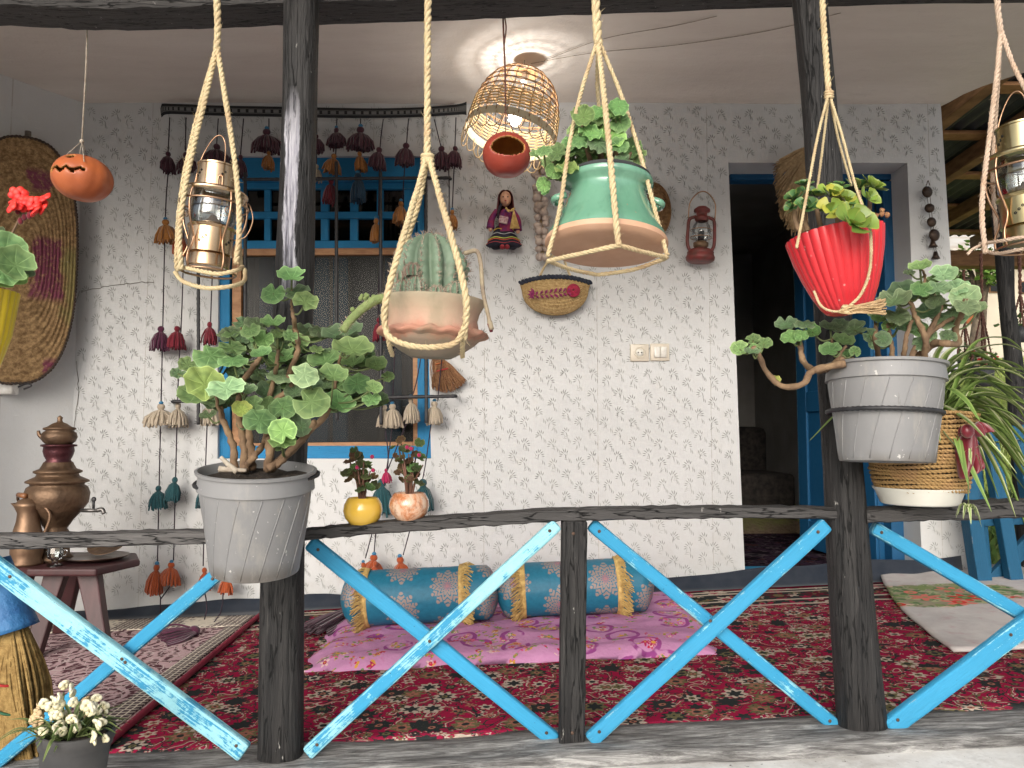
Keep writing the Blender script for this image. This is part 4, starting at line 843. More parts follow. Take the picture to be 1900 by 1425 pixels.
for i in range(len(pts)):
    k = i / 6; j = min(int(k), len(bandp) - 2); ws.append(S(lerp(bandp[j][2], bandp[j+1][2], k - j), YK) / 2)
mb.grid(lambda a, b: (lambda p, w: p + V((0, -.012 - .012 * math.sin(b * math.pi), (b * 2 - 1) * w)))(pts[int(round(a * (len(pts) - 1)))], ws[int(round(a * (len(pts) - 1)))]), len(pts) - 1, 6)
mb.grid(lambda a, b: (lambda p, w: p + V((0, -.012, (1 - b * 2) * w)))(pts[int(round(a * (len(pts) - 1)))], ws[int(round(a * (len(pts) - 1)))]), len(pts) - 1, 1)
def m_band():
    s = NT('black_woven_band'); u, v, w = s.sep(s.uv); vv = s.m('ABSOLUTE', s.m('SUBTRACT', v, .45)); ch = s.m('MULTIPLY', s.step(vv, .17, .13), s.step(s.m('ABSOLUTE', s.m('SUBTRACT', s.m('FRACT', s.m('MULTIPLY', u, 60)), .5)), .14, .2)); ch = s.m('MAXIMUM', ch, s.step(s.m('ABSOLUTE', s.m('SUBTRACT', vv, .2)), .03, .015))
    c = s.mix(s.m('MULTIPLY', ch, .8), (.012, .013, .015), (.16, .16, .155)); s.set(col=c, rough=.9); s.bump(s.noise(s.map(s.uv, (300, 10, 1)), 1, 3), .6, .004); return s.mat
mb.build('band', m_band(), wh)
def cord(pix, Y=YK, r=.0028):
    mb = MB(); mb.tube(resample(spline([P(u, v, Y) if len((u, v)) else 0 for u, v in pix], 6), .04), r, 5); mb.build('cord', MAT['cord'], wh)
ti = [0]
def tas(u, v, col, L, kind='slim', Y=YK, bead=True, lean=0):
    ti[0] += 1; ms = TM[kind]; me = ms[ti[0] % 2]; k = S(L, Y); p = P(u, v, Y - .012)
    rj = random.Random(ti[0] * 7); lean = lean or rj.uniform(-7, 7); k *= rj.uniform(.9, 1.12)
    M = Matrix.Translation(p) @ Matrix.Rotation(R(lean), 4, 'Y') @ Matrix.Rotation(ti[0] * 1.3, 4, 'Z') @ Matrix.Diagonal((k * 1.08, k * .75, k * 1.05, 1)); t = inst('tassel', me, wh, M, TC[col])
    if bead:
        b = bpy.data.objects.new('bead', BEADM); COL.objects.link(b); b.parent = t; b.matrix_basis = Matrix.Translation((0, 0, .05)) @ Matrix.Diagonal((.085, .11, .07, 1)); b.material_slots[0].link = 'OBJECT'; b.material_slots[0].material = MAT['bead']
# short cords under the band: (u_top, v_top) -> tassels
cord([(315, 218), (312, 282)]); tas(312, 282, 'plum', 42, 'flare', bead=False)
cord([(345, 218), (344, 280)]); tas(344, 283, 'plum', 40, 'wide', bead=False)
cord([(405, 220), (402, 270)]); tas(402, 268, 'plum', 44, 'wide', bead=False)
cord([(452, 220), (446, 290)]); tas(446, 288, 'plum', 44, 'slim', bead=False)
cord([(499, 220), (499, 282)]); tas(495, 240, 'plum', 46, 'wide'); tas(499, 281, 'mustard', 38, 'flare', bead=False)
cord([(588, 220), (587, 318)]); tas(586, 250, 'plum', 36, 'flare'); tas(588, 306, 'cream', 30, 'flare', bead=False)
cord([(625, 220), (622, 320)]); tas(624, 238, 'plum', 42, 'wide'); tas(620, 286, 'mustard', 38, 'flare', bead=False); tas(615, 332, 'red', 48, 'slim')
cord([(669, 220), (668, 340)]); tas(669, 236, 'plum', 46, 'wide'); tas(667, 282, 'mustard', 40, 'flare', bead=False); tas(664, 322, 'navy', 50, 'slim')
cord([(711, 221), (705, 278), (702, 400)]); tas(704, 274, 'plum', 42, 'flare', bead=False); tas(698, 406, 'mustard', 42, 'slim')
cord([(758, 220), (754, 270), (746, 375)]); tas(754, 266, 'plum', 46, 'flare', bead=False); tas(744, 374, 'mustard', 42, 'flare')
cord([(806, 222), (818, 272), (833, 325), (828, 560), (812, 745)]); tas(819, 272, 'plum', 44, 'flare', bead=False)
cord([(846, 218), (844, 272), (839, 390)]); tas(845, 272, 'plum', 42, 'flare', bead=False); tas(839, 390, 'mustard', 40, 'slim')
# left long cords
for (pix) in ([(312, 320), (307, 400), (300, 700), (294, 960), (292, 1050)], [(344, 320), (338, 560), (331, 700), (326, 880), (322, 1040)], [(402, 310), (392, 560), (386, 740), (381, 880), (377, 1050)]): cord(pix)
tas(307, 408, 'mustard', 40, 'flare'); tas(335, 430, 'orange', 44, 'flare', bead=False)
tas(299, 606, 'purple', 44, 'flare', bead=False); tas(329, 606, 'red', 46, 'flare', bead=False); tas(389, 598, 'red', 44, 'flare', bead=False)
tas(299, 750, 'cream', 44, 'wide'); tas(331, 748, 'cream', 46, 'wide'); tas(387, 746, 'cream', 40, 'flare')
tas(294, 902, 'teal', 40, 'flare', bead=False); tas(325, 886, 'teal', 46, 'slim', bead=False); tas(382, 892, 'teal', 50, 'flare', bead=False)
tas(291, 1048, 'orange', 46, 'flare'); tas(318, 1044, 'orange', 44, 'flare'); tas(379, 1054, 'orange', 40, 'flare', bead=False); tas(421, 1066, 'orange', 38, 'flare', bead=False)
cord([(420, 1010), (421, 1066)]); cord([(292, 1090), (298, 1110), (296, 1150)]); cord([(318, 1084), (298, 1112)]); cord([(378, 1090), (384, 1130), (372, 1172)], YK - .2); cord([(414, 1100), (408, 1140), (370, 1182)], YK - .25)
# right long cords
cord([(706, 440), (702, 600), (712, 745)]); cord([(745, 415), (735, 600), (728, 745)]); cord([(785, 640), (770, 720), (757, 745)])
tas(703, 590, 'red', 42, 'flare', bead=False); tas(714, 752, 'cream', 40, 'slim'); tas(728, 750, 'cream', 42, 'flare'); tas(762, 738, 'cream', 44, 'flare'); tas(806, 745, 'cream', 44, 'slim')
cord([(714, 790), (720, 860), (703, 940), (678, 1036)]); cord([(728, 788), (716, 880), (700, 960), (694, 1028)]); cord([(756, 780), (728, 850), (716, 880)]); cord([(800, 786), (786, 880), (764, 970), (748, 1030)])
tas(716, 870, 'pink', 26, 'flare', bead=False); tas(708, 890, 'teal', 60, 'slim', bead=False); tas(784, 890, 'teal', 52, 'slim', bead=False)
tas(674, 1044, 'orange', 40, 'slim'); tas(694, 1030, 'orange', 44, 'flare'); tas(697, 1042, 'orange', 40, 'flare', Y=YK - .03, bead=False); tas(742, 1034, 'orange', 46, 'flare')
cord([(735, 1072), (700, 1100), (660, 1130)], YK - .15); cord([(678, 1080), (668, 1110), (650, 1130)], YK - .15)
def floor_tassel(u0, v0, u1, v1, w, seed):       # the big end tassels lying on the rug
    rr = random.Random(seed); a, b = FL(u0, v0, .04), FL(u1, v1, .03); mb = MB(); sd = (b - a).cross(V((0, 0, 1))).normalized()
    for k in range(60):
        e = sd * rr.gauss(0, w * .38) + V((0, 0, abs(rr.gauss(0, .014)))); mb.tube(spline([a + e * .25, a.lerp(b, .5) + e * .9, b + e + (b - a) * rr.uniform(-.1, .05)], 3), .0045, 4, False)
    mb.ball(a, .024, 10, 7); t = mb.build('tassel', TC['purple'], wh)
floor_tassel(360, 1172, 300, 1188, .09, 1); floor_tassel(655, 1130, 575, 1175, .08, 2)
# --- window grille
gr = thing('window_grille', 'black iron bar grille standing off in front of the window', 'grille', P(580, 800, 3.46)); YG = 3.47
def gb(u0, v0, u1, v1, r=.0075):
    mb = MB(); a, b = P(u0, v0, YG), P(u1, v1, YG); pts = resample([a, b], .012); mb.tube(pts, [r * (1 + (.14 if i % 2 else 0)) for i in range(len(pts))], 6); mb.build('bar', MAT['iron'], gr)
for u, va, vb in ((368, 480, 788), (455, 320, 788), (540, 320, 788), (624, 300, 780), (706, 318, 788), (790, 320, 785)): gb(u, va, u + (0 if u < 600 else 1), vb)
gb(450, 333, 836, 330); gb(320, 745, 846, 735)
for u, v in ((836, 332), (846, 735), (320, 745)):
    mb = MB(); mb.tube([P(u, v, YG), P(u, v, YW + .02)], .0075, 6); mb.build('bar', MAT['iron'], gr)
# --- sheaf brooms
MAT['broom'] = m_straw('broom_straw', (.40, .22, .11), (.24, .11, .06), scale=90); MAT['palm'] = m_straw('palm_straw', (.58, .42, .24), (.40, .27, .14), scale=70); MAT['broom2'] = m_straw('golden_broom_straw', (.36, .24, .09), (.20, .12, .04), scale=50)
def broom(name, label, top, neck, fan, Y, n, rad, material, seed, grip=None, ties=()):
    rr = random.Random(seed); t = thing(name, label, 'broom', P(*fan[len(fan) // 2], Y)); a, nk = P(*top, Y), P(*neck, Y); mb = MB(); ends = spline([P(u, v, Y) for u, v in fan], 10)
    for k in range(n):
        s_ = rr.random(); i = s_ * (len(ends) - 1); j = min(int(i), len(ends) - 2); e = ends[j].lerp(ends[j+1], i - j); ln = rr.uniform(.90, 1.02); th = rr.uniform(0, 6.283); q = V((math.cos(th) * rad * rr.random() ** .5, math.sin(th) * rad * .6, 0)); e = nk.lerp(e, ln) + V((0, math.sin(th) * rad * 1.1, 0)); m_ = nk.lerp(e, .45) + q * .9
        mb.tube(spline([a + q * .35, nk + q * .6, m_, e], 3), rad * .055 + .0006, 3, False)
    mb.build('straw', material, t)
    for (s0, w, mm) in ties:
        c = nk.lerp(ends[len(ends) // 2], s0); wd = nk.lerp(ends[0], s0), nk.lerp(ends[-1], s0); mb = MB(); d = (wd[1] - wd[0]); pts = [c + d * (.5 * math.cos(x)) * w + V((0, math.sin(x) * rad * 1.25, 0)) for x in [6.283 * i / 28 for i in range(29)]]; mb.tube(pts, .0035, 5, False); mb.build('tie', mm, t)
    if grip:
        mb = MB(); g0, g1 = V(a), nk.lerp(ends[len(ends) // 2], .06); mb.tube(spline([g0 + (g0 - g1) * .1, g0.lerp(g1, .5), g1], 8), lambda x: rad * lerp(.62, 1.12, x), 14); mb.build('handle', grip, t)
    return t
MAT['tiered'] = mat('red_tie', (.5, .03, .03), rough=.6, bump=0); MAT['tiegreen'] = mat('green_tie', (.02, .11, .05), rough=.7, bump=0); MAT['bluewrap'] = mat('blue_cloth_wrap', (.012, .085, .24), (.03, .15, .34), rough=.6, scale=20, bump=.6, bdist=.008)
broom('whisk_broom', 'small reddish whisk broom hanging beside the window under the cactus pot', (806, 610), (808, 655), [(800, 722), (825, 728), (848, 722), (866, 706)], YW - .04, 240, .02, MAT['broom'], 1, None, ((.28, 1.05, MAT['orange']), (.45, 1.03, MAT['tiered'])))
broom('palm_broom', 'straw fan broom hanging at the top of the doorway behind the post', (1500, 250), (1503, 270), [(1438, 300), (1440, 350), (1452, 400), (1472, 430), (1500, 430)], YW - .12, 420, .03, MAT['palm'], 2)
bb = broom('floor_broom', 'big straw broom with blue wrapped handle leaning at the left railing', (-6, 1050), (22, 1155), [(-10, 1385), (40, 1405), (95, 1425)], YP + .10, 520, .055, MAT['broom2'], 3, MAT['bluewrap'], ((.40, 1.08, MAT['tiered']), (.60, 1.06, MAT['tiegreen'])))
# --- oval coiled mat on the left wall
def wallY(u): return YW if u > 137 else lerp(3.37, 3.6, u / 137)
om_c = P(38, 482, 3.34); ov = thing('straw_mat', 'big oval coiled straw mat with purple stripes on the left wall', 'mat', om_c - V((0, 0, .55)))
def m_oval():
    s = NT('coiled_oval_straw'); x, y, z = s.sep(s.obj); n = s.noise(s.map(s.obj, (1, 1, 1), (0, R(35), 0)), 55, 4, .75); n2 = s.noise(s.obj, 9, 3); c = s.mix(s.step(n, .36, .62), (.38, .25, .125), (.16, .095, .045)); zz = s.m('SUBTRACT', z, .55)
    wob = s.m('MULTIPLY', s.m('SUBTRACT', n2, .5), .10); xx = s.m('ADD', x, wob)
    for (xc, w, za, zb) in ((.09, .05, -.18, .12), (.06, .035, .30, .42), (.10, .022, -.56, -.42)):
        k = s.m('MULTIPLY', s.step(s.m('ABSOLUTE', s.m('SUBTRACT', xx, xc)), w, w * .8), s.m('MULTIPLY', s.step(zz, za, za + .03), s.step(zz, zb, zb - .03))); c = s.mix(s.m('MULTIPLY', k, s.step(n, .3, .5)), c, (.17, .045, .075))
    k = s.m('MULTIPLY', s.step(xx, .135, .15), s.m('MULTIPLY', s.step(zz, -.3, -.25), s.step(zz, .1, .05))); c = s.mix(s.m('MULTIPLY', k, .7), c, (.20, .18, .07)); s.set(col=c, rough=.9, spec=.15); s.bump(n, 1, .01); return s.mat
mb = MB(); A_, B_ = .205, .545; tiltm = Matrix.Rotation(R(38), 4, 'Z')
def ovf(a, b):
    th = a * 6.28318; rr = b; ring = .007 * abs(math.sin(b * 16 * math.pi)); sq = 1 / (abs(math.cos(th)) ** 2.6 + abs(math.sin(th)) ** 2.6) ** (1 / 2.6); return om_c + tiltm @ V((A_ * 1.05 * rr * math.cos(th) * sq, -.01 - ring - .014 * (1 - b * b) + .006 * nz(th * 3, b * 20), B_ * rr * math.sin(th) * sq * (1 + .01 * nz(th * 2, 4)) + .012 * math.cos(th)))
mb.grid(ovf, 96, 64); mb.build('coil', m_oval(), ov)
mb = MB(); mb.rope([ovf(i / 60, 1.0) for i in range(61)], .0075, 2, .03, 5, step=6); mb.build('rim', mat('dark_rim', (.07, .045, .03), (.03, .022, .018), rough=.9, scale=40), ov)
mb = MB(); mb.tube([P(51, 300, 3.40), P(52, 244, 3.40)], .013, 10); mb.build('peg', mat('grey_peg', (.20, .17, .14), (.12, .10, .085), rough=.9, stretch=(1, 1, 6)), ov)
jb = thing('junction_box', 'small white cable box with black hook below the straw mat', 'box', P(25, 725, 3.36)); mb = MB(); a, b = P(-12, 732, 3.37), P(30, 698, 3.37); mb.box((a + b) / 2, (b.x - a.x, .05, b.z - a.z)); mb.build('case', MAT['plaster'], jb, bevel=.006)
mb = MB(); mb.tube(spline([P(34, 718, 3.34), P(50, 712, 3.33), P(58, 716, 3.33), P(44, 722, 3.33)], 5), .004, 6); mb.build('hook', MAT['iron'], jb)
# --- doll
YQ = YW - .05
dl_ = thing('doll', 'small cloth doll in black tiered skirt and headscarf pinned on the wall', 'doll', P(936, 462, YQ)); kq = YQ / F
dm = lambda n, c, c2=None, **k: mat(n, c, c2, **k)
mskin = dm('doll_skin', (.62, .34, .22), (.55, .29, .19), rough=.5, bump=0); mscarf = dm('doll_scarf', (.12, .018, .02), (.07, .012, .016), rough=.8, scale=30); mblouse = dm('doll_blouse', (.22, .012, .05), (.08, .012, .10), rough=.85, scale=40); mskirt = dm('doll_black_skirt', (.008, .008, .018), (.018, .016, .03), rough=.9, scale=30)
mb = MB(); hc = P(938, 369, YQ - .03)
def headf(q, th, t):
    if q.y < 0: q = V((q.x, q.y * (1 + .12 * math.exp(-((q.x / .004) ** 2) - ((q.z + .003) / .005) ** 2)), q.z))
    return q
mb.ball(hc, (.027, .028, .036), 20, 16, fn=headf); head = mb.build('head', mskin, dl_)
mb = MB()
for sx in (-1, 1): mb.ball(hc + V((sx * .0105, -.0252, .002)), (.0042, .003, .0026), 10, 6)
mb.build('eyes', MAT['dark'], head); mb = MB(); mb.ball(hc + V((0, -.026, -.016)), (.0055, .003, .0025), 10, 6); mb.build('lips', dm('doll_lips', (.4, .03, .04), bump=0), head); mb = MB(); mb.ball(hc + V((0, -.0285, -.006)), (.0035, .004, .0045), 8, 6); mb.build('nose', mskin, head)
mb = MB()
def scf(a, b):
    th = R(-60) + a * R(300) + R(0); ph = b; ang = R(270) + (a - .5) * R(236) + R(180); r0 = .034; zz = lerp(.042, -.075, b); rr = r0 * (math.sqrt(max(.02, 1 - (max(0, zz) / .0425) ** 2)) if zz > 0 else 1 + .25 * (-zz / .075)); return hc + V((math.cos(ang) * rr, math.sin(ang) * rr * .95 + .003, zz))
mb.grid(scf, 26, 18); o = mb.build('headscarf', mscarf, dl_); sm = o.modifiers.new('t', 'SOLIDIFY'); sm.thickness = .003
mb = MB(); tc_ = P(938, 410, YQ - .025); mb.lathe([(.012, .055), (.026, .045), (.034, .02), (.032, -.01), (.036, -.04), (.040, -.055)], 18, Matrix.Translation(tc_) @ Matrix.Diagonal((1, .7, 1, 1))); mb.build('blouse', mblouse, dl_)
for pts, nm in (([(922, 390), (912, 408), (910, 424)], 'sleeve'), ([(952, 392), (960, 408), (961, 428)], 'sleeve')):
    mb = MB(); mb.tube(spline([P(u, v, YQ - .03) for u, v in pts], 5), lambda t: lerp(.012, .019, t), 10); mb.build(nm, mblouse, dl_); mb = MB(); e = P(*pts[-1], YQ - .03); mb.ball(e + V((0, -.004, -.004)), (.010, .010, .012), 8, 6); mb.build('hand', mskin, dl_)
mb = MB(); mb.box(P(934, 408, YQ - .058), (.042, .012, .034), Matrix.Rotation(R(12), 3, 'Y')); mb.build('apron', dm('doll_print_cloth', (.52, .40, .38), (.25, .08, .12), rough=.9, scale=120), dl_, bevel=.003)
rr = random.Random(4); mb = MB()
for k in range(60): x = rr.uniform(-1, 1); mb.tube([P(953, 388, YQ - .07), P(955 + x * 9, 424, YQ - .07 + rr.uniform(-.008, .008))], .0014, 3, False)
mb.build('straw_bundle', MAT['gold'], dl_)
mb = MB(); mb.rope([P(938, 386, YQ - .055), P(946, 392, YQ - .062), P(955, 386, YQ - .06)], .006, 2, n=5); mb.build('scarf_knot', MAT['gold'], dl_)
tiers = [((932, 426), .040, .052, 12), ((934, 438), .050, .070, 11), ((936, 449), .064, .082, 11)]
mb = MB(); sc_c = P(935, 424, YQ - .02)
prof = [(.036, .01), (.046, -.01), (.056, -.03), (.058, -.034), (.070, -.056), (.072, -.060), (.082, -.082), (.070, -.090), (.02, -.084)]
mb.lathe(prof, 48, Matrix.Translation(sc_c) @ Matrix.Diagonal((1, .55, 1, 1)), 0, lambda q, th, t: V((q.x * (1 + .05 * math.sin(th * 9) * t), q.y * (1 + .08 * math.sin(th * 9) * t), q.z + .004 * math.sin(th * 5) * t))); skirt = mb.build('skirt', mskirt, dl_)
for (r_, z_, c_, w_) in ((.0585, -.030, (.55, .55, .56), .0016), (.0705, -.051, (.55, .62, .12), .0026), (.0730, -.059, (.62, .12, .05), .0028), (.0805, -.074, (.5, .06, .07), .0016), (.047, .004 - .012, (.6, .4, .05), .0022)):
    mb = MB(); mb.tube([Matrix.Translation(sc_c) @ V((r_ * (1 + .05 * math.sin(th * 9) * .6) * math.cos(th) * 1.015, r_ * .57 * (1 + .08 * math.sin(th * 9) * .6) * math.sin(th), z_ + .0035 * math.sin(th * 5))) for th in [6.2832 * i / 60 for i in range(61)]], w_, 4, False); mb.build('trim', mat('doll_trim', c_, rough=.8, bump=0), skirt)
for du in (-6, 3): mb = MB(); mb.ball(P(938 + du, 458, YQ - .05), (.012, .02, .012), 10, 7); mb.build('foot', dm('doll_red_shoe', (.30, .02, .03), rough=.6), dl_)
mb = MB(); mb.rope([P(930, 378, YQ - .05), P(925, 392, YQ - .06), P(924, 405, YQ - .06)], .006, 3, n=5); mb.build('braid', MAT['cord'], dl_)
# --- garlic braid
gl = thing('garlic_braid', 'hanging braid of garlic bulbs on the wall left of the green pot', 'garlic braid', P(1006, 480, YQ)); mg = mat('garlic_skin', (.50, .43, .36), (.34, .25, .22), rough=.6, scale=40, stretch=(1, 1, .3))
mb = MB(); mb.rope([P(999, 290, YQ), P(1004, 380, YQ), P(1006, 480, YQ)], .010, 3, n=5); mb.build('braid', MAT['palm'], gl)
gm = MB(); gm.lathe([(.001, -.95), (.3, -.93), (.75, -.7), (1, -.2), (.95, .25), (.6, .7), (.25, 1.0), (.14, 1.4), (.12, 1.7)], 16, None, 0, lambda q, th, t: V((q.x * (1 + .09 * math.cos(th * 6)), q.y * (1 + .09 * math.cos(th * 6)), q.z))); GM = gm.mesh('garlic_bulb', mg); rr = random.Random(2)
for i in range(15):
    for s_ in (-1, 1):
        k = S(rr.uniform(6.5, 9), YQ); p = P(1002 + i * .4 + s_ * rr.uniform(4, 9), 308 + i * 12 + rr.uniform(-4, 4), YQ - .025 + rr.uniform(-.015, .01)); inst('garlic_bulb', GM, gl, Matrix.Translation(p) @ Euler((rr.uniform(.4, 1.2), rr.uniform(-.4, .4) + s_ * -.5, rr.uniform(0, 6))).to_matrix().to_4x4() @ Matrix.Diagonal((k, k, k, 1)))
# --- woven bag
YB = YW - .06
bag = thing('woven_bag', 'half-moon straw bag with dark blue rim and purple leaf applique', 'bag', P(1030, 586, YB)); bc = P(1030, 540, YB); kb = YB / F
MAT['bagstraw'] = m_straw('bag_straw', (.50, .36, .17), (.30, .19, .08), scale=85)
def bagf(a, b, off=0):
    th = math.pi * (1 + a); x = math.cos(th) * 60 * (1 - .06 * (1 - b)); zb_ = math.sin(th) * 46; x = lerp(lerp(-66, 66, a), math.cos(th) * 62, b); z = lerp(22 - 10 * (abs(a - .5) * 2) ** 2, -16 + math.sin(th) * 30 + 16 * (1 - math.sin(a * math.pi)), b)
    bulge = math.sin(a * math.pi) ** .5 * math.sin(min(1, b * .9 + .12) * math.pi) ** .6; rows = .0035 * abs(math.sin(b * 11 * math.pi)); st = .0022 * math.sin((a * 40 + (int(b * 11) % 2) * .5) * 6.283); return bc + V((x * kb, -.006 - .05 * bulge - rows - st * bulge + off, z * kb))
mb = MB(); mb.grid(bagf, 120, 55); mb.grid(lambda a, b: bagf(1 - a, b) * 1 + V((0, (bc.y + .012 - bagf(1 - a, b).y), 0)), 30, 10); mb.build('body', MAT['bagstraw'], bag)
mb = MB(); mb.rope([bagf(i / 30, 0.0) + V((0, -.006, .004)) for i in range(31)], .012, 2, .035, 6); mb.build('rim', mat('navy_wool', (.012, .018, .035), (.03, .036, .05), rough=.9, scale=60), bag)
def petal(mb, c, ang, L, w): 
    d = V((math.cos(ang), 0, math.sin(ang))); q = V((-d.z, 0, d.x)); mb.add([c, c + d * L * .5 + q * w + V((0, -.005, 0)), c + d * L, c + d * L * .5 - q * w + V((0, -.005, 0)), c + d * L * .5 + V((0, -.010, 0))], [(0, 3, 4), (0, 4, 1), (1, 4, 2), (4, 3, 2)])
mpur = mat('magenta_raffia', (.27, .014, .10), (.13, .01, .06), rough=.8, scale=60)
rr = random.Random(8)
for i in range(9):
    for s_ in (-1, 1):
        mb = MB(); u = 985 + i * 8.5; p = P(u, 549 - i * .9, YB - .070); petal(mb, p, s_ * R(50) + R(8), S(13 - abs(i - 5) * .9, YB), .006); mb.build('leaf_applique', mpur, bag)
for k in range(4): mb = MB(); petal(mb, P(992, 546, YB - .068), R(120 + k * 32), S(14, YB), .007); mb.build('leaf_applique', mpur, bag)
mb = MB()
for k in range(4): mb.tube([P(1064, 539, YB - .066 - k * .003) + V((math.cos(t) * (.026 - .006 * k), 0, math.sin(t) * (.026 - .006 * k))) for t in [6.2832 * i / 20 for i in range(21)]], .0055, 6, False)
mb.build('rose_applique', mat('crimson_raffia', (.36, .012, .05), (.2, .01, .03), rough=.8, scale=60), bag)
for pts in (([(1000, 518), (1010, 495), (1030, 470), (1045, 462)]), ([(1060, 516), (1050, 492), (1046, 462)])): mb = MB(); mb.rope([P(u, v, YB - .01) for u, v in pts], .006, 3, n=5); mb.build('handle', MAT['rope'], bag)
# --- round woven tray behind the green pot
rt = P(1210, 392, YW - .03); mb = MB(); kr = S(1, YW)
mb.lathe([(.001 + .0 , 0)] + [(kr * 34 * i / 60, -.006 * abs(math.sin(i / 60 * 12 * math.pi)) - .01) for i in range(1, 61)] + [(kr * 35, .012)], 48, Matrix.Translation(rt) @ Matrix.Rotation(R(-90), 4, 'X') @ Matrix.Diagonal((1, 1.55, -1, 1))); tag(mb.build('woven_tray', m_straw('tray_straw', (.36, .23, .11), (.17, .085, .04), scale=55), base=rt), 'oval coiled straw tray hanging behind the green glazed pot', 'tray')
# --- red hurricane lantern
hl_b = P(1299, 486, YW - .09); kh = S(1, YW - .09); hl = thing('hurricane_lantern', 'rusty red hurricane lantern hanging on the wall by the doorway', 'lantern', hl_b, rot=(0, R(3), 0)); ORI[hl.name] = V((0, 0, 0)); mred = mat('rusty_red_enamel', (.20, .028, .026), (.10, .03, .022), rough=.5, scale=30, bump=.3)
def hp(prof): return [(r * kh, z * kh) for r, z in prof]
def lb(name, f, m, par=hl): mb = MB(); f(mb); return mb.build(name, m, par, local=True)
lb('tank', lambda b: b.lathe(hp([(.01, 0), (22, 0), (26, 3), (27, 8), (25, 13), (24, 15), (25, 17), (22, 22), (12, 26), (.01, 27)]), 28), mred)
lb('burner', lambda b: b.lathe(hp([(11, 26), (14, 30), (14, 36), (9, 39)]), 20), MAT['bronze']); lb('globe', lambda b: b.lathe(hp([(9, 38), (15, 46), (18, 57), (16, 68), (10, 77)]), 24), MAT['glass']); lb('flame_tube', lambda b: b.lathe(hp([(.01, 62), (6, 60), (6, 30)]), 12), MAT['dark'])
lb('chimney', lambda b: b.lathe(hp([(11, 77), (13, 80), (13, 86), (10, 88), (10, 94), (15, 96), (15, 100), (9, 105), (.01, 106)]), 22), mred)
for s_ in (-1, 1): lb('side_tube', lambda b: b.tube(spline([V((s_ * 20, 0, 20)) * kh, V((s_ * 25, 0, 34)) * kh, V((s_ * 25, 0, 60)) * kh, V((s_ * 23, 0, 80)) * kh, V((s_ * 11, 0, 86)) * kh], 6), 3.2 * kh, 8), mred)
lb('bail', lambda b: b.tube(spline([V((-25, 0, 82)) * kh, V((-24, -3, 110)) * kh, V((-12, -5, 128)) * kh, V((0, -6, 133)) * kh, V((12, -5, 128)) * kh, V((24, -3, 110)) * kh, V((25, 0, 82)) * kh], 6), 1.2 * kh, 6), MAT['copperwire'])
for z_ in (46, 60): lb('guard_wire', lambda b: b.tube([V((math.cos(t) * 20, math.sin(t) * 20, z_)) * kh for t in [6.2832 * i / 24 for i in range(25)]], .8 * kh, 5, False), MAT['copperwire'])
# --- socket and switch
mcream = mat('cream_plastic', (.62, .56, .46), (.58, .52, .43), rough=.35, bump=0); mwhite = mat('white_plastic', (.72, .70, .64), rough=.3, bump=0)
def plate(name, label, u0, u1, v0, v1):
    a, b = P(u0, v1, YW), P(u1, v0, YW); c = (a + b) / 2; Yf = wy(c.x, c.z); t = thing(name, label, name, V((c.x, Yf, a.z))); mb = MB(); mb.box((c.x, Yf - .006, c.z), (b.x - a.x, .014, b.z - a.z)); mb.build('plate', mcream, t, bevel=.004); return t, V((c.x, Yf - .014, c.z)), (b.x - a.x), (b.z - a.z)
t, c, w_, h_ = plate('wall_socket', 'cream electric wall socket left of the double switch', 1169, 1203, 639, 671)
mb = MB(); mb.lathe([(.001, .006), (.017, .006), (.018, -.002), (.024, -.003), (.024, .008)], 28, Matrix.Translation(c) @ Matrix.Rotation(R(90), 4, 'X')); mb.build('socket_well', mwhite, t)
for x in (-.008, .008): mb = MB(); mb.ball(c + V((x, .001 - .008, 0)), (.0028, .003, .0028), 8, 6); mb.build('pin_hole', MAT['dark'], t)
t, c, w_, h_ = plate('light_switch', 'cream double rocker light switch right of the socket', 1206, 1241, 638, 670)
for s_ in (-1, 1): mb = MB(); mb.box(c + V((s_ * w_ * .17, -.003, 0)), (w_ * .31, .012, h_ * .62), Matrix.Rotation(R(4 * s_), 3, 'X')); mb.build('rocker', mwhite, t, bevel=.002)
# --- chain of metal discs
YC = YW - .03
ch = thing('disc_chain', 'string of dark metal discs and bells on the wall end right of the door', 'wall ornament', P(1730, 475, YC)); mdk = mat('dark_bronze_disc', (.07, .045, .03), (.035, .022, .016), rough=.42, scale=20, metal=.6)
mb = MB()
mb.tube(spline([P(1719, 344, YC), P(1722, 335, YC - .01), P(1725, 344, YC)], 6), .002, 5)
for s_ in (-2.5, 2.5): mb.tube([P(1721 + s_, 345, YC), P(1727 + s_, 400, YC), P(1731 + s_, 440, YC), P(1738 + s_ * .5, 482, YC)], .0014, 4)
mb.build('chain', mdk, ch)
for u, v, r_ in ((1721, 356, 11), (1725, 386, 9), (1729, 412, 9.5), (1734, 436, 11.5), ):
    mb = MB(); k = S(r_, YC); mb.lathe([(.001, .012), (k * .6, .010), (k * .92, .004), (k, -.002), (k * .95, -.006), (.001, -.004)], 22, Matrix.Translation(P(u, v, YC - .015)) @ Euler((R(90), R(0), R(14 if r_ > 9 else -10))).to_matrix().to_4x4()); mb.build('disc', mdk, ch)
for u, v in ((1731, 452), (1736, 474)): mb = MB(); k = S(8, YC); mb.lathe([(.001, k), (k * .4, k * .9), (k * .6, 0), (k, -k * .8), (k * .9, -k * .8), (.001, -k * .2)], 16, Matrix.Translation(P(u, v, YC - .01))); mb.build('bell', mdk, ch)
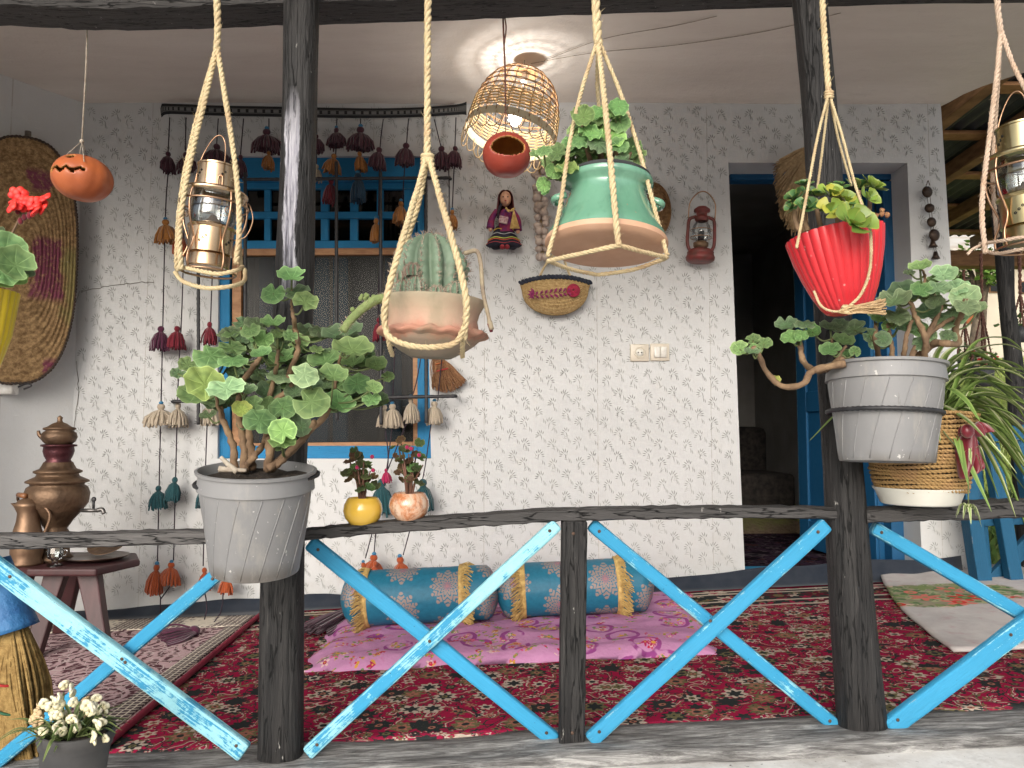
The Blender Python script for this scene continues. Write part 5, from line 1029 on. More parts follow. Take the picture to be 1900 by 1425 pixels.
# --- stool table with samovar set
YS_ = 3.05
tz = P(140, 1038, YS_).z
mt = mat('dark_red_stool_wood', (.06, .016, .018), (.035, .010, .012), rough=.5, scale=6, stretch=(3, 3, 1))
st = thing('stool_table', 'dark red wooden stool table holding the samovar set', 'table', V((P(120, 1000, YS_).x, YS_, fz(-1.7))))
mb = MB(); out = [(20, 1040, 2.92), (62, 1052, 2.84), (188, 1050, 2.84), (268, 1014, 3.06), (262, 1006, 3.22), (60, 1004, 3.26), (16, 1016, 3.1)]
pl = []
for u, v, Y in out: x = (u - 950) / F * Y; pl.append(V((x, Y, tz)))
n_ = len(pl); mb.add([p for p in pl] + [p - V((0, 0, .028)) for p in pl], [tuple(range(n_)), tuple(range(2*n_-1, n_-1, -1))] + [(i, i + n_, (i+1) % n_ + n_, (i+1) % n_) for i in range(n_)]); mb.build('top', mt, st, smooth=False, bevel=.008)
for (u0, u1, v1, Y0, Y1) in ((118, 78, 1205, 2.93, 2.86), (176, 208, 1178, 2.93, 2.86), (148, 128, 1150, 3.18, 3.24), (60, 30, 1180, 3.1, 3.1)):
    a = V(((u0 - 950) / F * Y0, Y0, tz - .026)); xb = (u1 - 950) / F * Y1; b = V((xb, Y1, fz(xb) + .024)); mb = MB(); d = (b - a); sd = V((1, 0, 0)); w0, w1 = .040, .028
    mb.add([a + V((sx * w0, sy * .022, 0)) for sx, sy in ((-1,-1),(1,-1),(1,1),(-1,1))] + [a + d * .5 + V((sx * w0 * .8, sy * .021, 0)) for sx, sy in ((-1,-1),(1,-1),(1,1),(-1,1))] + [b + V((sx * w1, sy * .018, 0)) for sx, sy in ((-1,-1),(1,-1),(1,1),(-1,1))], [(3,2,1,0)] + [(q*4 + k, q*4 + (k+1) % 4, q*4 + 4 + (k+1) % 4, q*4 + 4 + k) for q in (0, 1) for k in range(4)] + [(8,9,10,11)]); mb.build('leg', mt, st, smooth=False, bevel=.005)
def ontab(u, Y): return V(((u - 950) / F * Y, Y, tz))
k = S(1, 3.02)
sb = ontab(112, 3.02); sv = thing('samovar', 'bronze samovar with teapot on top standing on the red stool', 'samovar', sb); ORI[sv.name] = V((0, 0, 0))
z_of = lambda v: (1030 - v)
def sp_(pr): return [(r * k, z_of(v) * k) for r, v in pr]
def sl(name, f, m, par=sv): mb = MB(); f(mb); return mb.build(name, m, par, local=True)
sl('foot', lambda b: b.lathe(sp_([(.01, 1030), (30, 1030), (31, 1024), (24, 1016), (22, 990), (20, 982), (22, 978), (18, 972), (22, 965)]), 32), MAT['bronze'])
body = sl('body', lambda b: b.lathe(sp_([(22, 966), (28, 956), (40, 942), (52, 925), (54, 908), (50, 896), (44, 892), (45, 889), (52, 887), (52, 884), (44, 880), (36, 876), (34, 872), (40, 869), (40, 866), (30, 862), (26, 855), (24, 850)]), 48), MAT['bronze'])
sl('crown', lambda b: b.lathe(sp_([(24, 852), (20, 846), (24, 838), (26, 830), (25, 822), (30, 821), (30, 818), (24, 817)]), 32), mat('maroon_bronze', (.11, .035, .04), (.06, .02, .025), rough=.4, metal=.7, scale=30, bump=.5))
tp = sl('teapot', lambda b: b.lathe(sp_([(20, 818), (27, 812), (30, 804), (28, 796), (22, 792), (27, 790), (27, 787), (20, 785), (12, 779), (5, 776), (4, 772), (5, 768), (1, 764)]), 36), MAT['bronze'])
sl('teapot_spout', lambda b: b.tube(spline([V((-24, -6, z_of(808))) * k, V((-32, -8, z_of(800))) * k, V((-34, -9, z_of(792))) * k], 5), lambda t: lerp(5, 2.5, t) * k, 8), MAT['bronze'], tp)
tap = sl('tap', lambda b: (b.tube([V((48, -6, z_of(938))) * k, V((80, -8, z_of(938))) * k], 3.6 * k, 8), b.tube(spline([V((78, -8, z_of(938))) * k, V((88, -8, z_of(936))) * k, V((92, -8, z_of(944))) * k], 4), 4 * k, 8)), mat('pewter', (.20, .19, .18), (.12, .115, .11), rough=.4, metal=.8))
sl('tap_key', lambda b: (b.tube([V((72, -8, z_of(934))) * k, V((72, -8, z_of(920))) * k], 2.4 * k, 8), b.ball(V((72, -8, z_of(918))) * k, (5 * k, 3 * k, 5 * k), 10, 6)), MAT['iron'], tap)
for s_, v_ in ((-1, 912), (1, 912)):
    h = sl('side_handle', lambda b: b.tube(spline([V((s_ * 46, -4, z_of(v_ + 16))) * k, V((s_ * 60, -16, z_of(v_ + 8))) * k, V((s_ * 58, -22, z_of(v_ - 4))) * k], 5), 2.6 * k, 7), MAT['bronze']) if s_ < 0 else None
    if h: sl('grip', lambda b: b.tube([V((-52, -30, z_of(908))) * k, V((-26, -52, z_of(908))) * k], 4.6 * k, 10), mat('turned_wood_grip', (.24, .10, .04), rough=.4), h)
# ewer
k2 = S(1, 2.93); eb = ontab(60, 2.93); ew = thing('ewer', 'old copper ewer with curved handle beside the samovar', 'ewer', eb); ORI[ew.name] = V((0, 0, 0)); zb2 = 1044
def ep(pr): return [(r * k2, (zb2 - v) * k2) for r, v in pr]
def el(name, f, m, par=ew): mb = MB(); f(mb); return mb.build(name, m, par, local=True)
mcop = mat('old_copper', (.27, .17, .105), (.15, .09, .055), rough=.48, scale=12, metal=.7, bump=.3)
el('body', lambda b: b.lathe(ep([(.01, 1044), (27, 1044), (28, 1040), (24, 1034), (27, 1022), (27, 1000), (24, 985), (19, 965), (17, 950), (19, 938), (22, 932), (20, 932), (15, 948)]), 36, None, 0, lambda q, th, t: V((q.x - (8 * k2 * max(0, math.cos(th - math.pi)) * max(0, (q.z / k2 - 92) / 20)), q.y, q.z))), mcop)
el('lid', lambda b: b.lathe(ep([(21, 932), (16, 926), (6, 922), (2, 918), (.01, 917)]), 24), mcop)
el('handle', lambda b: b.tube(spline([V((17, -2, zb2 - 942)) * k2, V((32, -3, zb2 - 940)) * k2, V((42, -3, zb2 - 954)) * k2, V((38, -3, zb2 - 974)) * k2, V((28, -2, zb2 - 996)) * k2], 6), 3 * k2, 8), mcop)
# glass cup and plates
k3 = S(1, 2.9); gb_ = ontab(112, 2.9); gt = thing('tea_glass', 'small cut tea glass in front of the samovar', 'glass', gb_); ORI[gt.name] = V((0, 0, 0)); mb = MB(); mb.lathe([(r * k3, z * k3) for r, z in ((.01, 0), (13, 0), (13, 3), (5, 6), (5, 10), (12, 14), (15, 24), (14, 34), (13.2, 34), (14, 24), (11, 15), (.01, 12))], 12, None); mb.build('cup', MAT['glass'], gt, local=True, smooth=False); mb = MB(); mb.tube(spline([V((14, 0, 30)) * k3, V((22, 0, 28)) * k3, V((20, 0, 20)) * k3, V((13, 0, 18)) * k3], 5), 1.4 * k3, 6); mb.build('handle', MAT['glass'], gt, local=True)
k4 = S(1, 3.03); pb = ontab(188, 3.03)
mb = MB(); mb.lathe([(r * k4, z * k4) for r, z in ((.01, 2), (40, 2), (54, 7), (56, 8.5), (54, 9), (40, 5), (.01, 4))], 48); o = tag(mb.build('platter', mat('dark_metal_platter', (.05, .035, .03), (.09, .055, .04), rough=.35, metal=.7), base=pb, local=False), 'wide dark platter lying on the stool table', 'plate')
o.data.transform(Matrix.Translation(pb)) if False else None
for v_ in o.data.vertices: v_.co += pb
mb = MB(); Mr = Matrix.Translation(V((-.01, .10, .040))) @ Matrix.Rotation(R(28), 4, 'X'); mb.lathe([(r * k4, z * k4) for r, z in ((.01, 0), (24, 0), (32, 4), (34, 5), (32, 5.5), (24, 2), (.01, 2))], 40, Mr); o = mb.build('plate', MAT['bronze'], base=pb); 
for v_ in o.data.vertices: v_.co += pb
tag(o, 'copper plate tilted behind the wide platter on the stool', 'plate')
print('wall things ok')
# ---------------------------------------------------------------- hanging things
def hanger(label, base, strands, material, group='rope hangers from the eave', rad=.0075, fuzz=.25, knots=()):
    t = thing('rope_hanger', label, 'rope hanger', base, group)
    for pts, k in strands:
        mb = MB(); mb.rope([P(u, v, Y) for u, v, Y in pts], rad * k, 3, n=5, fuzz=fuzz); mb.build('rope_strand', material, t)
    for (u, v, Y, r_) in knots:
        mb = MB(); c = P(u, v, Y)
        for q in range(3): mb.tube([c + V((math.cos(a) * r_, math.sin(a) * r_, (q - 1) * r_ * .8 + .2 * r_ * math.sin(a))) for a in [6.2832 * i / 14 for i in range(15)]], r_ * .5, 6, False)
        mb.build('knot', material, t)
    return t
# --- brass ship lanterns
def lantern(label, base, k, rotz, tilt, brass):
    t = thing('ship_lantern', label, 'lantern', base, 'brass ship lanterns', rot=(tilt[0], tilt[1], rotz)); ORI[t.name] = V((0, 0, 0))
    def pr(q): return [(r * k, z * k) for r, z in q]
    def L(name, f, m, par=t, **kw): mb = MB(); f(mb); return mb.build(name, m, par, local=True, **kw)
    L('base', lambda b: b.lathe(pr([(.01, 2), (36, 2), (38, 4), (38, 24), (36.5, 27), (35, 28)]), 48), brass, auto=40)
    f = L('fuel_tank', lambda b: b.lathe(pr([(35, 28), (40, 29), (40, 74), (43, 76), (44, 79), (42, 81), (38, 81), (20, 83), (.01, 83)]), 48), brass, auto=40)
    mb = MB()
    for g in range(5):
        for q in range(3):
            a = g * 1.2566 + q * .14 - 1.9; z = 46 + q * 5; mb.lathe([(.001, .4 * k), (2.4 * k, .4 * k), (2.4 * k, -1 * k)], 8, Matrix.Rotation(a, 4, 'Z') @ Matrix.Translation((40.2 * k, 0, z * k)) @ Matrix.Rotation(R(90), 4, 'Y'))
            a += .6; mb.lathe([(.001, .4 * k), (2.2 * k, .4 * k), (2.2 * k, -1 * k)], 8, Matrix.Rotation(a, 4, 'Z') @ Matrix.Translation((36.2 * k, 0, (170 + q * 5) * k)) @ Matrix.Rotation(R(90), 4, 'Y'))
    h = mb.build('vent_holes', MAT['dark'], t, local=True); tag(h, kind='stuff')
    L('burner', lambda b: b.lathe(pr([(20, 82), (22, 86), (14, 92), (8, 98), (5, 104), (.01, 104)]), 24), MAT['bronze'])
    L('glass', lambda b: b.lathe(pr([(36, 82), (40, 92), (41, 112), (40, 130), (37, 142), (36, 144), (35, 143), (38.5, 130), (39.5, 112), (38.5, 92), (35, 83)]), 48), MAT['glass'])
    L('flange', lambda b: b.lathe(pr([(34, 142), (57, 140), (59, 142), (59, 146), (56, 149), (44, 152), (38, 154)]), 56), brass, auto=45)
    L('cap', lambda b: b.lathe(pr([(36, 152), (36, 194), (37.5, 195), (37.5, 198), (34, 199), (.01, 197)]), 48), brass, auto=40)
    for q in range(5):
        a = q * 1.2566 + .35; c, s_ = math.cos(a), math.sin(a)
        w = L('guard_wire', lambda b: b.tube(spline([V((r * c, r * s_, z)) * k for r, z in ((56, 142), (60, 125), (60, 105), (56, 85), (47, 62), (43, 50), (46, 36), (52, 22), (53, 6), (49, -6))], 5), 2.0 * k, 6), MAT['copperwire'])
        L('curl', lambda b: b.tube([V((53 * c, 53 * s_, 105)) * k + V((-s_, c, 0)) * (k * 9 * (1 - i / 22) * math.cos(i * .55)) + V((0, 0, k * 9 * (1 - i / 22) * math.sin(i * .55))) for i in range(20)], .9 * k, 5), MAT['copperwire'], w) if q % 2 == 0 else None
    for r_, z_ in ((61, 122), (50, -6)): L('guard_ring', lambda b: b.tube([V((r_ * math.cos(x), r_ * math.sin(x), z_)) * k for x in [6.2832 * i / 48 for i in range(49)]], 2.0 * k, 6, False), MAT['copperwire'])
    L('bail', lambda b: b.tube(spline([V(p) * k for p in ((-38, -8, 150), (-30, -8, 205), (-14, -8, 245), (0, -8, 256), (10, -8, 240), (14, -20, 195), (14, -38, 168))], 7), 1.3 * k, 6), MAT['copperwire'])
    c = L('latch', lambda b: b.tube(spline([V((14 + x * 4, -44, z)) * k for x, z in ((-1, 142), (-1, 162), (-.5, 168), (.5, 168), (1, 162), (1, 142))], 4), 1.4 * k, 6), MAT['copperwire'])
    L('tank_loop', lambda b: b.tube(spline([V(p) * k for p in ((40, 0, 60), (62, -4, 70), (72, -6, 100), (66, -4, 125), (60, 0, 134))], 6), 1.2 * k, 6), MAT['copperwire'])
    return t
kl = 1.55 / F
lantern('brass lantern hanging in rope in front of the left wall, whole in view', P(386, 500, 1.55), kl, R(12), (0, R(4)), MAT['brass'])
hanger('two-legged straw rope hanger carrying the left brass lantern', P(388, 520, 1.55), [
    ([(404, -120, 1.56), (403, 0, 1.55), (404, 50, 1.55), (402, 95, 1.55)], 1.25),
    ([(402, 90, 1.55), (385, 165, 1.53), (362, 260, 1.50), (343, 350, 1.485), (333, 430, 1.485), (336, 500, 1.49)], .95), ([(402, 90, 1.56), (380, 165, 1.55), (356, 260, 1.55), (338, 350, 1.56), (329, 440, 1.58), (328, 500, 1.60)], .9),
    ([(404, 92, 1.55), (416, 170, 1.53), (430, 260, 1.51), (440, 340, 1.50), (444, 420, 1.49), (438, 490, 1.48)], .95), ([(405, 95, 1.57), (420, 180, 1.59), (434, 280, 1.62), (442, 380, 1.63), (448, 500, 1.62)], .6),
    ([(330, 500, 1.57), (345, 497, 1.50), (400, 508, 1.47), (438, 502, 1.48), (450, 495, 1.54)], .75), ([(325, 505, 1.58), (340, 522, 1.51), (380, 534, 1.47), (425, 532, 1.47), (452, 522, 1.53), (455, 500, 1.58)], .75)], MAT['rope'], rad=.0058, fuzz=.5)
lb_ = P(1912, 452, 1.35)
lantern('brass lantern cut by the right frame edge in its rope hanger', lb_, kl, R(-40), (0, R(-2)), MAT['brass2'])
hanger('pinkish plaited rope hanger around the right edge lantern', P(1850, 460, 1.35), [
    ([(1848, -120, 1.35), (1850, 0, 1.35), (1857, 60, 1.35)], 1.0), ([(1857, 58, 1.35), (1848, 150, 1.34), (1835, 260, 1.33), (1822, 380, 1.31), (1828, 470, 1.30)], .85), ([(1856, 58, 1.36), (1852, 140, 1.40), (1846, 235, 1.46), (1842, 330, 1.48), (1850, 440, 1.47)], .8), ([(1858, 58, 1.35), (1880, 120, 1.33), (1905, 170, 1.31), (1950, 260, 1.28), (1985, 460, 1.26)], .8),
    ([(1818, 452, 1.33), (1850, 448, 1.27), (1900, 440, 1.24), (1960, 440, 1.25)], .6), ([(1822, 462, 1.34), (1850, 470, 1.30), (1900, 462, 1.26), (1970, 458, 1.26)], .6), ([(1828, 452, 1.32), (1805, 462, 1.30), (1795, 472, 1.30)], .5)], MAT['ropepink'], rad=.0052, fuzz=.4)
# --- terracotta pot rope, green pot rope, red pot string
hanger('thick golden straw rope hanger holding the cactus pot', P(790, 660, 1.55), [
    ([(796, -120, 1.56), (794, 0, 1.56), (793, 150, 1.56), (793, 296, 1.56)], 1.1),
    ([(792, 290, 1.56), (772, 360, 1.50), (745, 450, 1.43), (720, 540, 1.42), (713, 590, 1.43), (718, 618, 1.44)], .95), ([(794, 292, 1.57), (776, 380, 1.58), (757, 440, 1.62), (742, 490, 1.66), (730, 560, 1.69), (728, 640, 1.66)], .85), ([(796, 290, 1.56), (812, 350, 1.50), (835, 430, 1.43), (856, 510, 1.41), (866, 570, 1.41), (860, 630, 1.43)], .98),
    ([(714, 606, 1.44), (724, 626, 1.425), (760, 641, 1.415), (805, 644, 1.415), (845, 636, 1.42), (862, 606, 1.42)], .85), ([(719, 612, 1.44), (722, 640, 1.46), (728, 660, 1.50)], .7), ([(860, 622, 1.43), (858, 645, 1.46), (858, 662, 1.50)], .75)], MAT['rope'], rad=.0068, fuzz=.5, knots=((793, 296, 1.56, .010),))
hanger('four-legged twisted straw rope around the green glazed pot', P(1125, 508, 1.55), [
    ([(1104, -120, 1.55), (1105, 0, 1.55), (1110, 84, 1.55)], 1.5), ([(1108, 78, 1.55), (1080, 165, 1.53), (1058, 260, 1.50), (1038, 390, 1.48), (1016, 476, 1.47)], .7), ([(1110, 80, 1.55), (1122, 190, 1.47), (1134, 310, 1.42), (1142, 400, 1.40), (1148, 456, 1.39)], .95), ([(1113, 80, 1.55), (1150, 170, 1.55), (1186, 280, 1.53), (1218, 400, 1.50), (1238, 474, 1.49)], .72), ([(1110, 84, 1.56), (1108, 150, 1.62), (1112, 210, 1.66), (1118, 300, 1.69)], .7),
    ([(1148, 455, 1.39), (1080, 470, 1.42), (1016, 484, 1.47)], .72), ([(1148, 455, 1.39), (1195, 468, 1.43), (1238, 478, 1.49)], .72), ([(1016, 484, 1.47), (1060, 500, 1.54), (1108, 510, 1.60)], .68), ([(1238, 478, 1.49), (1175, 500, 1.55), (1108, 510, 1.60)], .68)], MAT['rope'], rad=.0064, fuzz=.4)
hanger('thin four-strand twine hanger of the red fluted planter', P(1560, 580, 1.56), [
    ([(1525, -120, 1.60), (1526, 0, 1.60), (1532, 100, 1.59), (1538, 176, 1.58)], 1.3), ([(1538, 172, 1.58), (1518, 250, 1.54), (1500, 345, 1.50), (1484, 430, 1.49), (1478, 460, 1.48)], .6), ([(1538, 175, 1.58), (1528, 260, 1.60), (1516, 355, 1.63)], .55), ([(1539, 175, 1.58), (1556, 260, 1.61), (1580, 345, 1.64)], .55), ([(1539, 175, 1.58), (1562, 250, 1.55), (1586, 340, 1.53), (1610, 410, 1.475), (1616, 440, 1.465), (1614, 500, 1.470), (1598, 545, 1.485), (1572, 572, 1.495)], .6), ([(1510, 540, 1.50), (1524, 568, 1.49), (1548, 578, 1.488), (1574, 573, 1.492)], .5)], MAT['rope'], rad=.0050, fuzz=.25, knots=((1538, 176, 1.58, .007), (1570, 574, 1.49, .006)))
# --- pumpkins
def m_pumpkin(name, c1, c2):
    s = NT(name); n = s.noise(s.obj, 18, 4); c = s.mix(s.step(n, .3, .7), c1, c2); s.set(col=c, rough=.45, spec=.4, coat=.15); s.bump(s.noise(s.obj, 30, 4), .3, .004); return s.mat
mp1 = m_pumpkin('carved_gourd_orange', (.46, .125, .04), (.36, .09, .032)); mp2 = m_pumpkin('carved_gourd_red', (.34, .055, .032), (.25, .038, .025)); mpin = mat('gourd_flesh', (.42, .20, .05), (.28, .12, .03), rough=.8, scale=20)
def cut_gourd(t, c, rx, rz, holes, material, yaw, tilt=0, ribs=10, nn=96, mm=60):
    # shell with openings: faces whose direction falls inside a hole are left out, then the shell is thickened
    mb = MB(); vs = []; fs = []; Mr = Matrix.Rotation(tilt, 4, 'Y') @ Matrix.Rotation(yaw, 4, 'Z')
    for j in range(mm + 1):
        ph = math.pi * j / mm
        for i in range(nn):
            th = 2 * math.pi * i / nn; r = math.sin(ph); k = 1 + .03 * abs(math.sin(th * ribs / 2)) * math.sin(ph); z = -math.cos(ph); z -= .16 * math.exp(-(r / .28) ** 2) * (1 if z > 0 else -.5)
            vs.append(Mr @ V((rx * r * k * math.cos(th), rx * r * k * math.sin(th), rz * z)))
    for j in range(mm):
        for i in range(nn):
            th = 2 * math.pi * (i + .5) / nn; lat = math.pi * (j + .5) / mm - math.pi / 2
            if any(h(th, lat) for h in holes): continue
            fs.append((j*nn + i, j*nn + (i+1) % nn, (j+1)*nn + (i+1) % nn, (j+1)*nn + i))
    mb.add([c + p for p in vs], fs); o = mb.build('shell', [material, mpin], t); sm = o.modifiers.new('thick', 'SOLIDIFY'); sm.thickness = rx * .09; sm.offset = -1; sm.material_offset = 1; sm.material_offset_rim = 1; return o
Y1 = 2.05; c1 = P(153, 331, Y1); pk = thing('carved_pumpkin', 'orange carved pumpkin with jagged grin hanging on a thin string', 'pumpkin', c1 - V((0, 0, .06)), 'hanging carved gourds')
def wrap(a): return (a + math.pi) % (2 * math.pi) - math.pi
front = math.pi * 1.5 - R(28)
def grin(th, lat):
    a = wrap(th - front); 
    if abs(a) > 1.05: return False
    zig = (abs((a * 2.2) % 1 - .5) - .25) * .42; top = .10 + .10 * a * a + zig * .7; bot = -.10 + .14 * a * a + zig; return bot < lat < top
def eye1(th, lat): return abs(wrap(th - front - .35)) ** 2 / .05 + (lat - .72) ** 2 / .022 < 1
def eye2(th, lat): return abs(wrap(th - front + .45)) ** 2 / .03 + (lat - .55) ** 2 / .008 < 1
cut_gourd(pk, c1, S(52, Y1), S(44, Y1), [grin, eye1, eye2], mp1, 0, R(8))
mb = MB(); mb.tube([c1 + V((-.004, 0, S(37, Y1))), c1 + V((-.002, 0, S(44, Y1)))], [.012, .008], 8); mb.build('stem', MAT['broom2'], pk)
mb = MB(); top = P(164, -40, Y1); kn = P(152, 262, Y1)
mb.tube([top, P(160, 120, Y1), kn], .0022, 5)
for e in (P(120, 290, Y1 - .03), P(147, 292, Y1 - .04), P(160, 284, Y1 + .03), P(156, 300, Y1 - .07)): mb.tube([kn, e], .0013, 4)
mb.ball(kn, .006, 8, 6); mb.build('string', MAT['twine'], pk)
Y2 = 2.05; c2 = P(940, 288, Y2); gk = thing('carved_gourd', 'round red carved gourd with big opening hanging before the wicker lampshade', 'pumpkin', c2 - V((0, 0, .06)), 'hanging carved gourds')
f2 = math.pi * 1.5 + .08
def mouth(th, lat): return (wrap(th - f2) / .78) ** 2 + ((lat - .10) / .46) ** 2 < 1
def back1(th, lat): return abs(wrap(th - f2 - math.pi - .15)) < .20 and abs(lat + .02) < .15
cut_gourd(gk, c2, S(45, Y2), S(43, Y2), [mouth, back1], mp2, 0, 0, 6)
mb = MB(); kn = P(938, 205, Y2); mb.tube([P(932, -30, Y2), P(934, 60, Y2), P(937, 130, Y2), kn], .0028, 5)
mb.tube(spline([P(934, 20, Y2 - .003), P(939, 50, Y2 - .006), P(936, 80, Y2 - .004)], 5), .002, 4)
for du in (-18, 0, 16): mb.tube([kn, P(938 + du, 250, Y2 - .02)], .0013, 4)
mb.build('string', MAT['cord2'], gk)
# --- wicker lampshade with a lit bulb
mwk = mat('lacquered_wicker', (.50, .29, .14), (.34, .18, .08), rough=.4, scale=30); mwk2 = mat('pale_wicker', (.72, .55, .30), (.58, .40, .19), rough=.45, scale=30)
YL = 3.18; lc_ = P(958, 208, YL); kL = S(1, YL)
ls = thing('lampshade', 'bell-shaped wicker lampshade with a lit bulb under the ceiling', 'lampshade', lc_, rot=(R(-6), R(13), 0)); ORI[ls.name] = V((0, 0, 0))
def shr(z):                        # radius of the bell, z from -52 (rim) to 82 (top), pixels
    t = (z + 52) / 134; return lerp(87, 79, min(1, t * 1.6)) * math.sqrt(max(.0, 1 - max(0, (t - .34) / .70) ** 2.3))
def Lb(name, f, m, par=ls): mb = MB(); f(mb); return mb.build(name, m, par, local=True)
def ring(b, z, w, r_, wave=0, n=96, ph=0): b.tube([V(((shr(z) + wave * math.sin(13 * a + ph)) * math.cos(a), (shr(z) + wave * math.sin(13 * a + ph)) * math.sin(a), z + .4 * math.sin(5 * a))) * kL for a in [6.28319 * i / n for i in range(n + 1)]], r_ * kL, 4, False)
NR = 26
for q in range(NR):
    a = 6.28319 * q / NR; Lb('rib', lambda b: b.tube([V((shr(z) * math.cos(a + .02 * math.sin(z * .1)), shr(z) * math.sin(a + .02 * math.sin(z * .1)), z)) * kL for z in [-46 + 127 * i / 16 for i in range(17)]], .8 * kL, 5), mwk)
mb = MB()
for z in (78, 70, 56, 40, 26, 12):
    for dz, ph in ((0, 0), (2.4, math.pi)): ring(mb, z + dz, 0, 1.1, .8, 104, ph)
tag(mb.build('open_weave', mwk, ls, local=True), kind='stuff'); mb = MB()
for i in range(13): ring(mb, 4 - i * 3.1, 0, 1.25, 1.5, 104, math.pi * (i % 2))
tag(mb.build('dense_weave', mwk2, ls, local=True), kind='stuff')
Lb('rim_band', lambda b: b.lathe([(shr(-38) * kL * .99, -38 * kL), (shr(-52) * kL * .985, -54 * kL)], 64), mat('cream_paper_band', (.80, .72, .52), (.74, .64, .44), rough=.8, bump=0))
Lb('top_cap', lambda b: b.lathe([(.001, 84 * kL), (20 * kL, 84 * kL), (24 * kL, 83 * kL)], 28), mwk)
for q in range(26):
    a = 6.28319 * q / 26; da = 6.28319 / 26 * 1.5; c_ = [(a - da / 2, -50), (a - da * .46, -66), (a - da * .25, -76 - 3 * math.sin(q * 2.1)), (a + da * .1, -78), (a + da * .42, -68), (a + da / 2, -50)]
    Lb('loop', lambda b: b.tube(spline([V((shr(-50) * (1.0 + .05 * math.sin(q * 1.7)) * math.cos(x), shr(-50) * (1 + .05 * math.sin(q * 1.7)) * math.sin(x), z)) * kL for x, z in c_], 4), 1.0 * kL, 5), mwk2)
s_ = NT('lit_bulb'); s_.set(col=(1, .97, .9), em=(1, .95, .86), ems=10.0)
bulb = Lb('bulb', lambda b: b.ball((.0, 0, -12 * kL), (13 * kL, 13 * kL, 17 * kL), 20, 14), s_.mat); Lb('bulb_socket', lambda b: b.lathe([(.001, 60 * kL), (5 * kL, 62 * kL), (7 * kL, 66 * kL), (7 * kL, 82 * kL)], 16), mwhite)
bl = bpy.data.lights.new('bulb_light', 'POINT'); bl.energy = 3.5; bl.shadow_soft_size = .030; bl.color = (1, .98, .94); blo = bpy.data.objects.new('bulb_light', bl); COL.objects.link(blo); blo.parent = ls; blo.location = (.02, 0, 34 * kL)
blo.location = (.0, 0, 8 * kL)
mb = MB(); mb.tube([lc_ + V((.03, .01, .12)), V((lc_.x + .035, lc_.y + .03, ZC))], .003, 6); mb.add([p for p in mb.v[:0]], []); o = mb.build('flex', mwhite, ls, local=True); o.matrix_basis = (Matrix.Translation(lc_) @ Euler((R(-6), R(13), 0)).to_matrix().to_4x4()).inverted()
# wires stapled under the ceiling
def ceilpt(u, v, dz=.006):
    d = ray(u, v); t = (ZC - dz - CAMZ) / d.z; return V((0, 0, CAMZ)) + d * t
for pts, lab in (([(985, 118), (1100, 98), (1250, 84), (1420, 58), (1560, 24)], 'thin electric cable running along the ceiling from the lamp'), ([(1010, 112), (1120, 72), (1250, 48), (1330, 30)], 'second fainter cable crossing the ceiling behind the green pot rope')):
    mb = MB(); mb.tube(spline([ceilpt(*p) for p in pts], 8), .0016, 5); tag(mb.build('ceiling_cable', MAT['twine'], base=ceilpt(*pts[0])), lab, 'cable')
print('hanging ok')
# ---------------------------------------------------------------- pots and plants
G1 = m_leaf('geranium_leaf', (0.141, 0.254, 0.085), (0.226, 0.350, 0.136), (0.073, 0.153, 0.056)); G2 = m_leaf('pale_geranium_leaf', (0.271, 0.407, 0.203), (0.362, 0.497, 0.260), (0.147, 0.249, 0.124)); G3 = m_leaf('lime_leaf', (0.226, 0.373, 0.096), (0.305, 0.452, 0.136), (0.136, 0.237, 0.068)); G4 = m_leaf('dusky_leaf', (0.107, 0.186, 0.079), (0.169, 0.237, 0.124), (0.068, 0.102, 0.056)); G5 = m_leaf('bright_ruffled_leaf', (0.169, 0.328, 0.096), (0.260, 0.429, 0.147), (0.090, 0.203, 0.068), .8); G6 = m_leaf('yellowing_leaf', (0.384, 0.452, 0.102), (0.429, 0.429, 0.113), (0.249, 0.305, 0.079))
def leaf_mesh(name, seed, cup=.22, ruffle=.06, lobes=7, notch=.5, fold=.0, seg=42, rings=5):
    rr = random.Random(seed); vs = [V((0, 0, 0))]; uvs = [(0, 0)]; fs = []; ph = rr.uniform(0, 6)
    for j in range(1, rings + 1):
        t = j / rings
        for i in range(seg):
            a = 2 * math.pi * i / seg; back = math.exp(-((wrap(a - math.pi)) / .22) ** 2); r = t * (1 + .022 * math.cos(lobes * a) + .022 * math.cos(lobes * 2 * a + 1) + .05 * math.cos(2 * a + ph)) * (1 - notch * back * t)
            z = cup * t * t + ruffle * math.sin(lobes * a + ph) * t ** 3 + ruffle * .6 * math.sin(3 * a + ph * 2) * t * t - .05 * math.cos(7 * a) * t * (1 - t); x, y = r * math.cos(a), r * math.sin(a); z += fold * abs(y) - .12 * back * t
            vs.append(V((x, y, z))); uvs.append((i / seg, t))
    for i in range(seg): fs.append((0, 1 + i, 1 + (i + 1) % seg))
    for j in range(rings - 1):
        for i in range(seg): o = 1 + j * seg; fs.append((o + i, o + seg + i, o + seg + (i + 1) % seg, o + (i + 1) % seg))
    mb = MB(); mb.add(vs, fs, 0, uvs); return mb.mesh(name, G1)
LM = [leaf_mesh('leaf', s, c, r_) for s, c, r_ in ((1, .26, .08), (2, .12, .10), (3, .34, .09), (4, -.10, .09))]; LR = [leaf_mesh('leaf', s, c, r_, 8, .4) for s, c, r_ in ((5, .20, .14), (6, -.15, .13), (7, .32, .16))]
MAT['stem'] = mat('woody_stem', (.26, .17, .095), (.14, .085, .05), rough=.85, scale=25, bump=.7, bdist=.006); MAT['petiole'] = mat('green_petiole', (.13, .17, .06), (.09, .11, .04), rough=.6, scale=30)
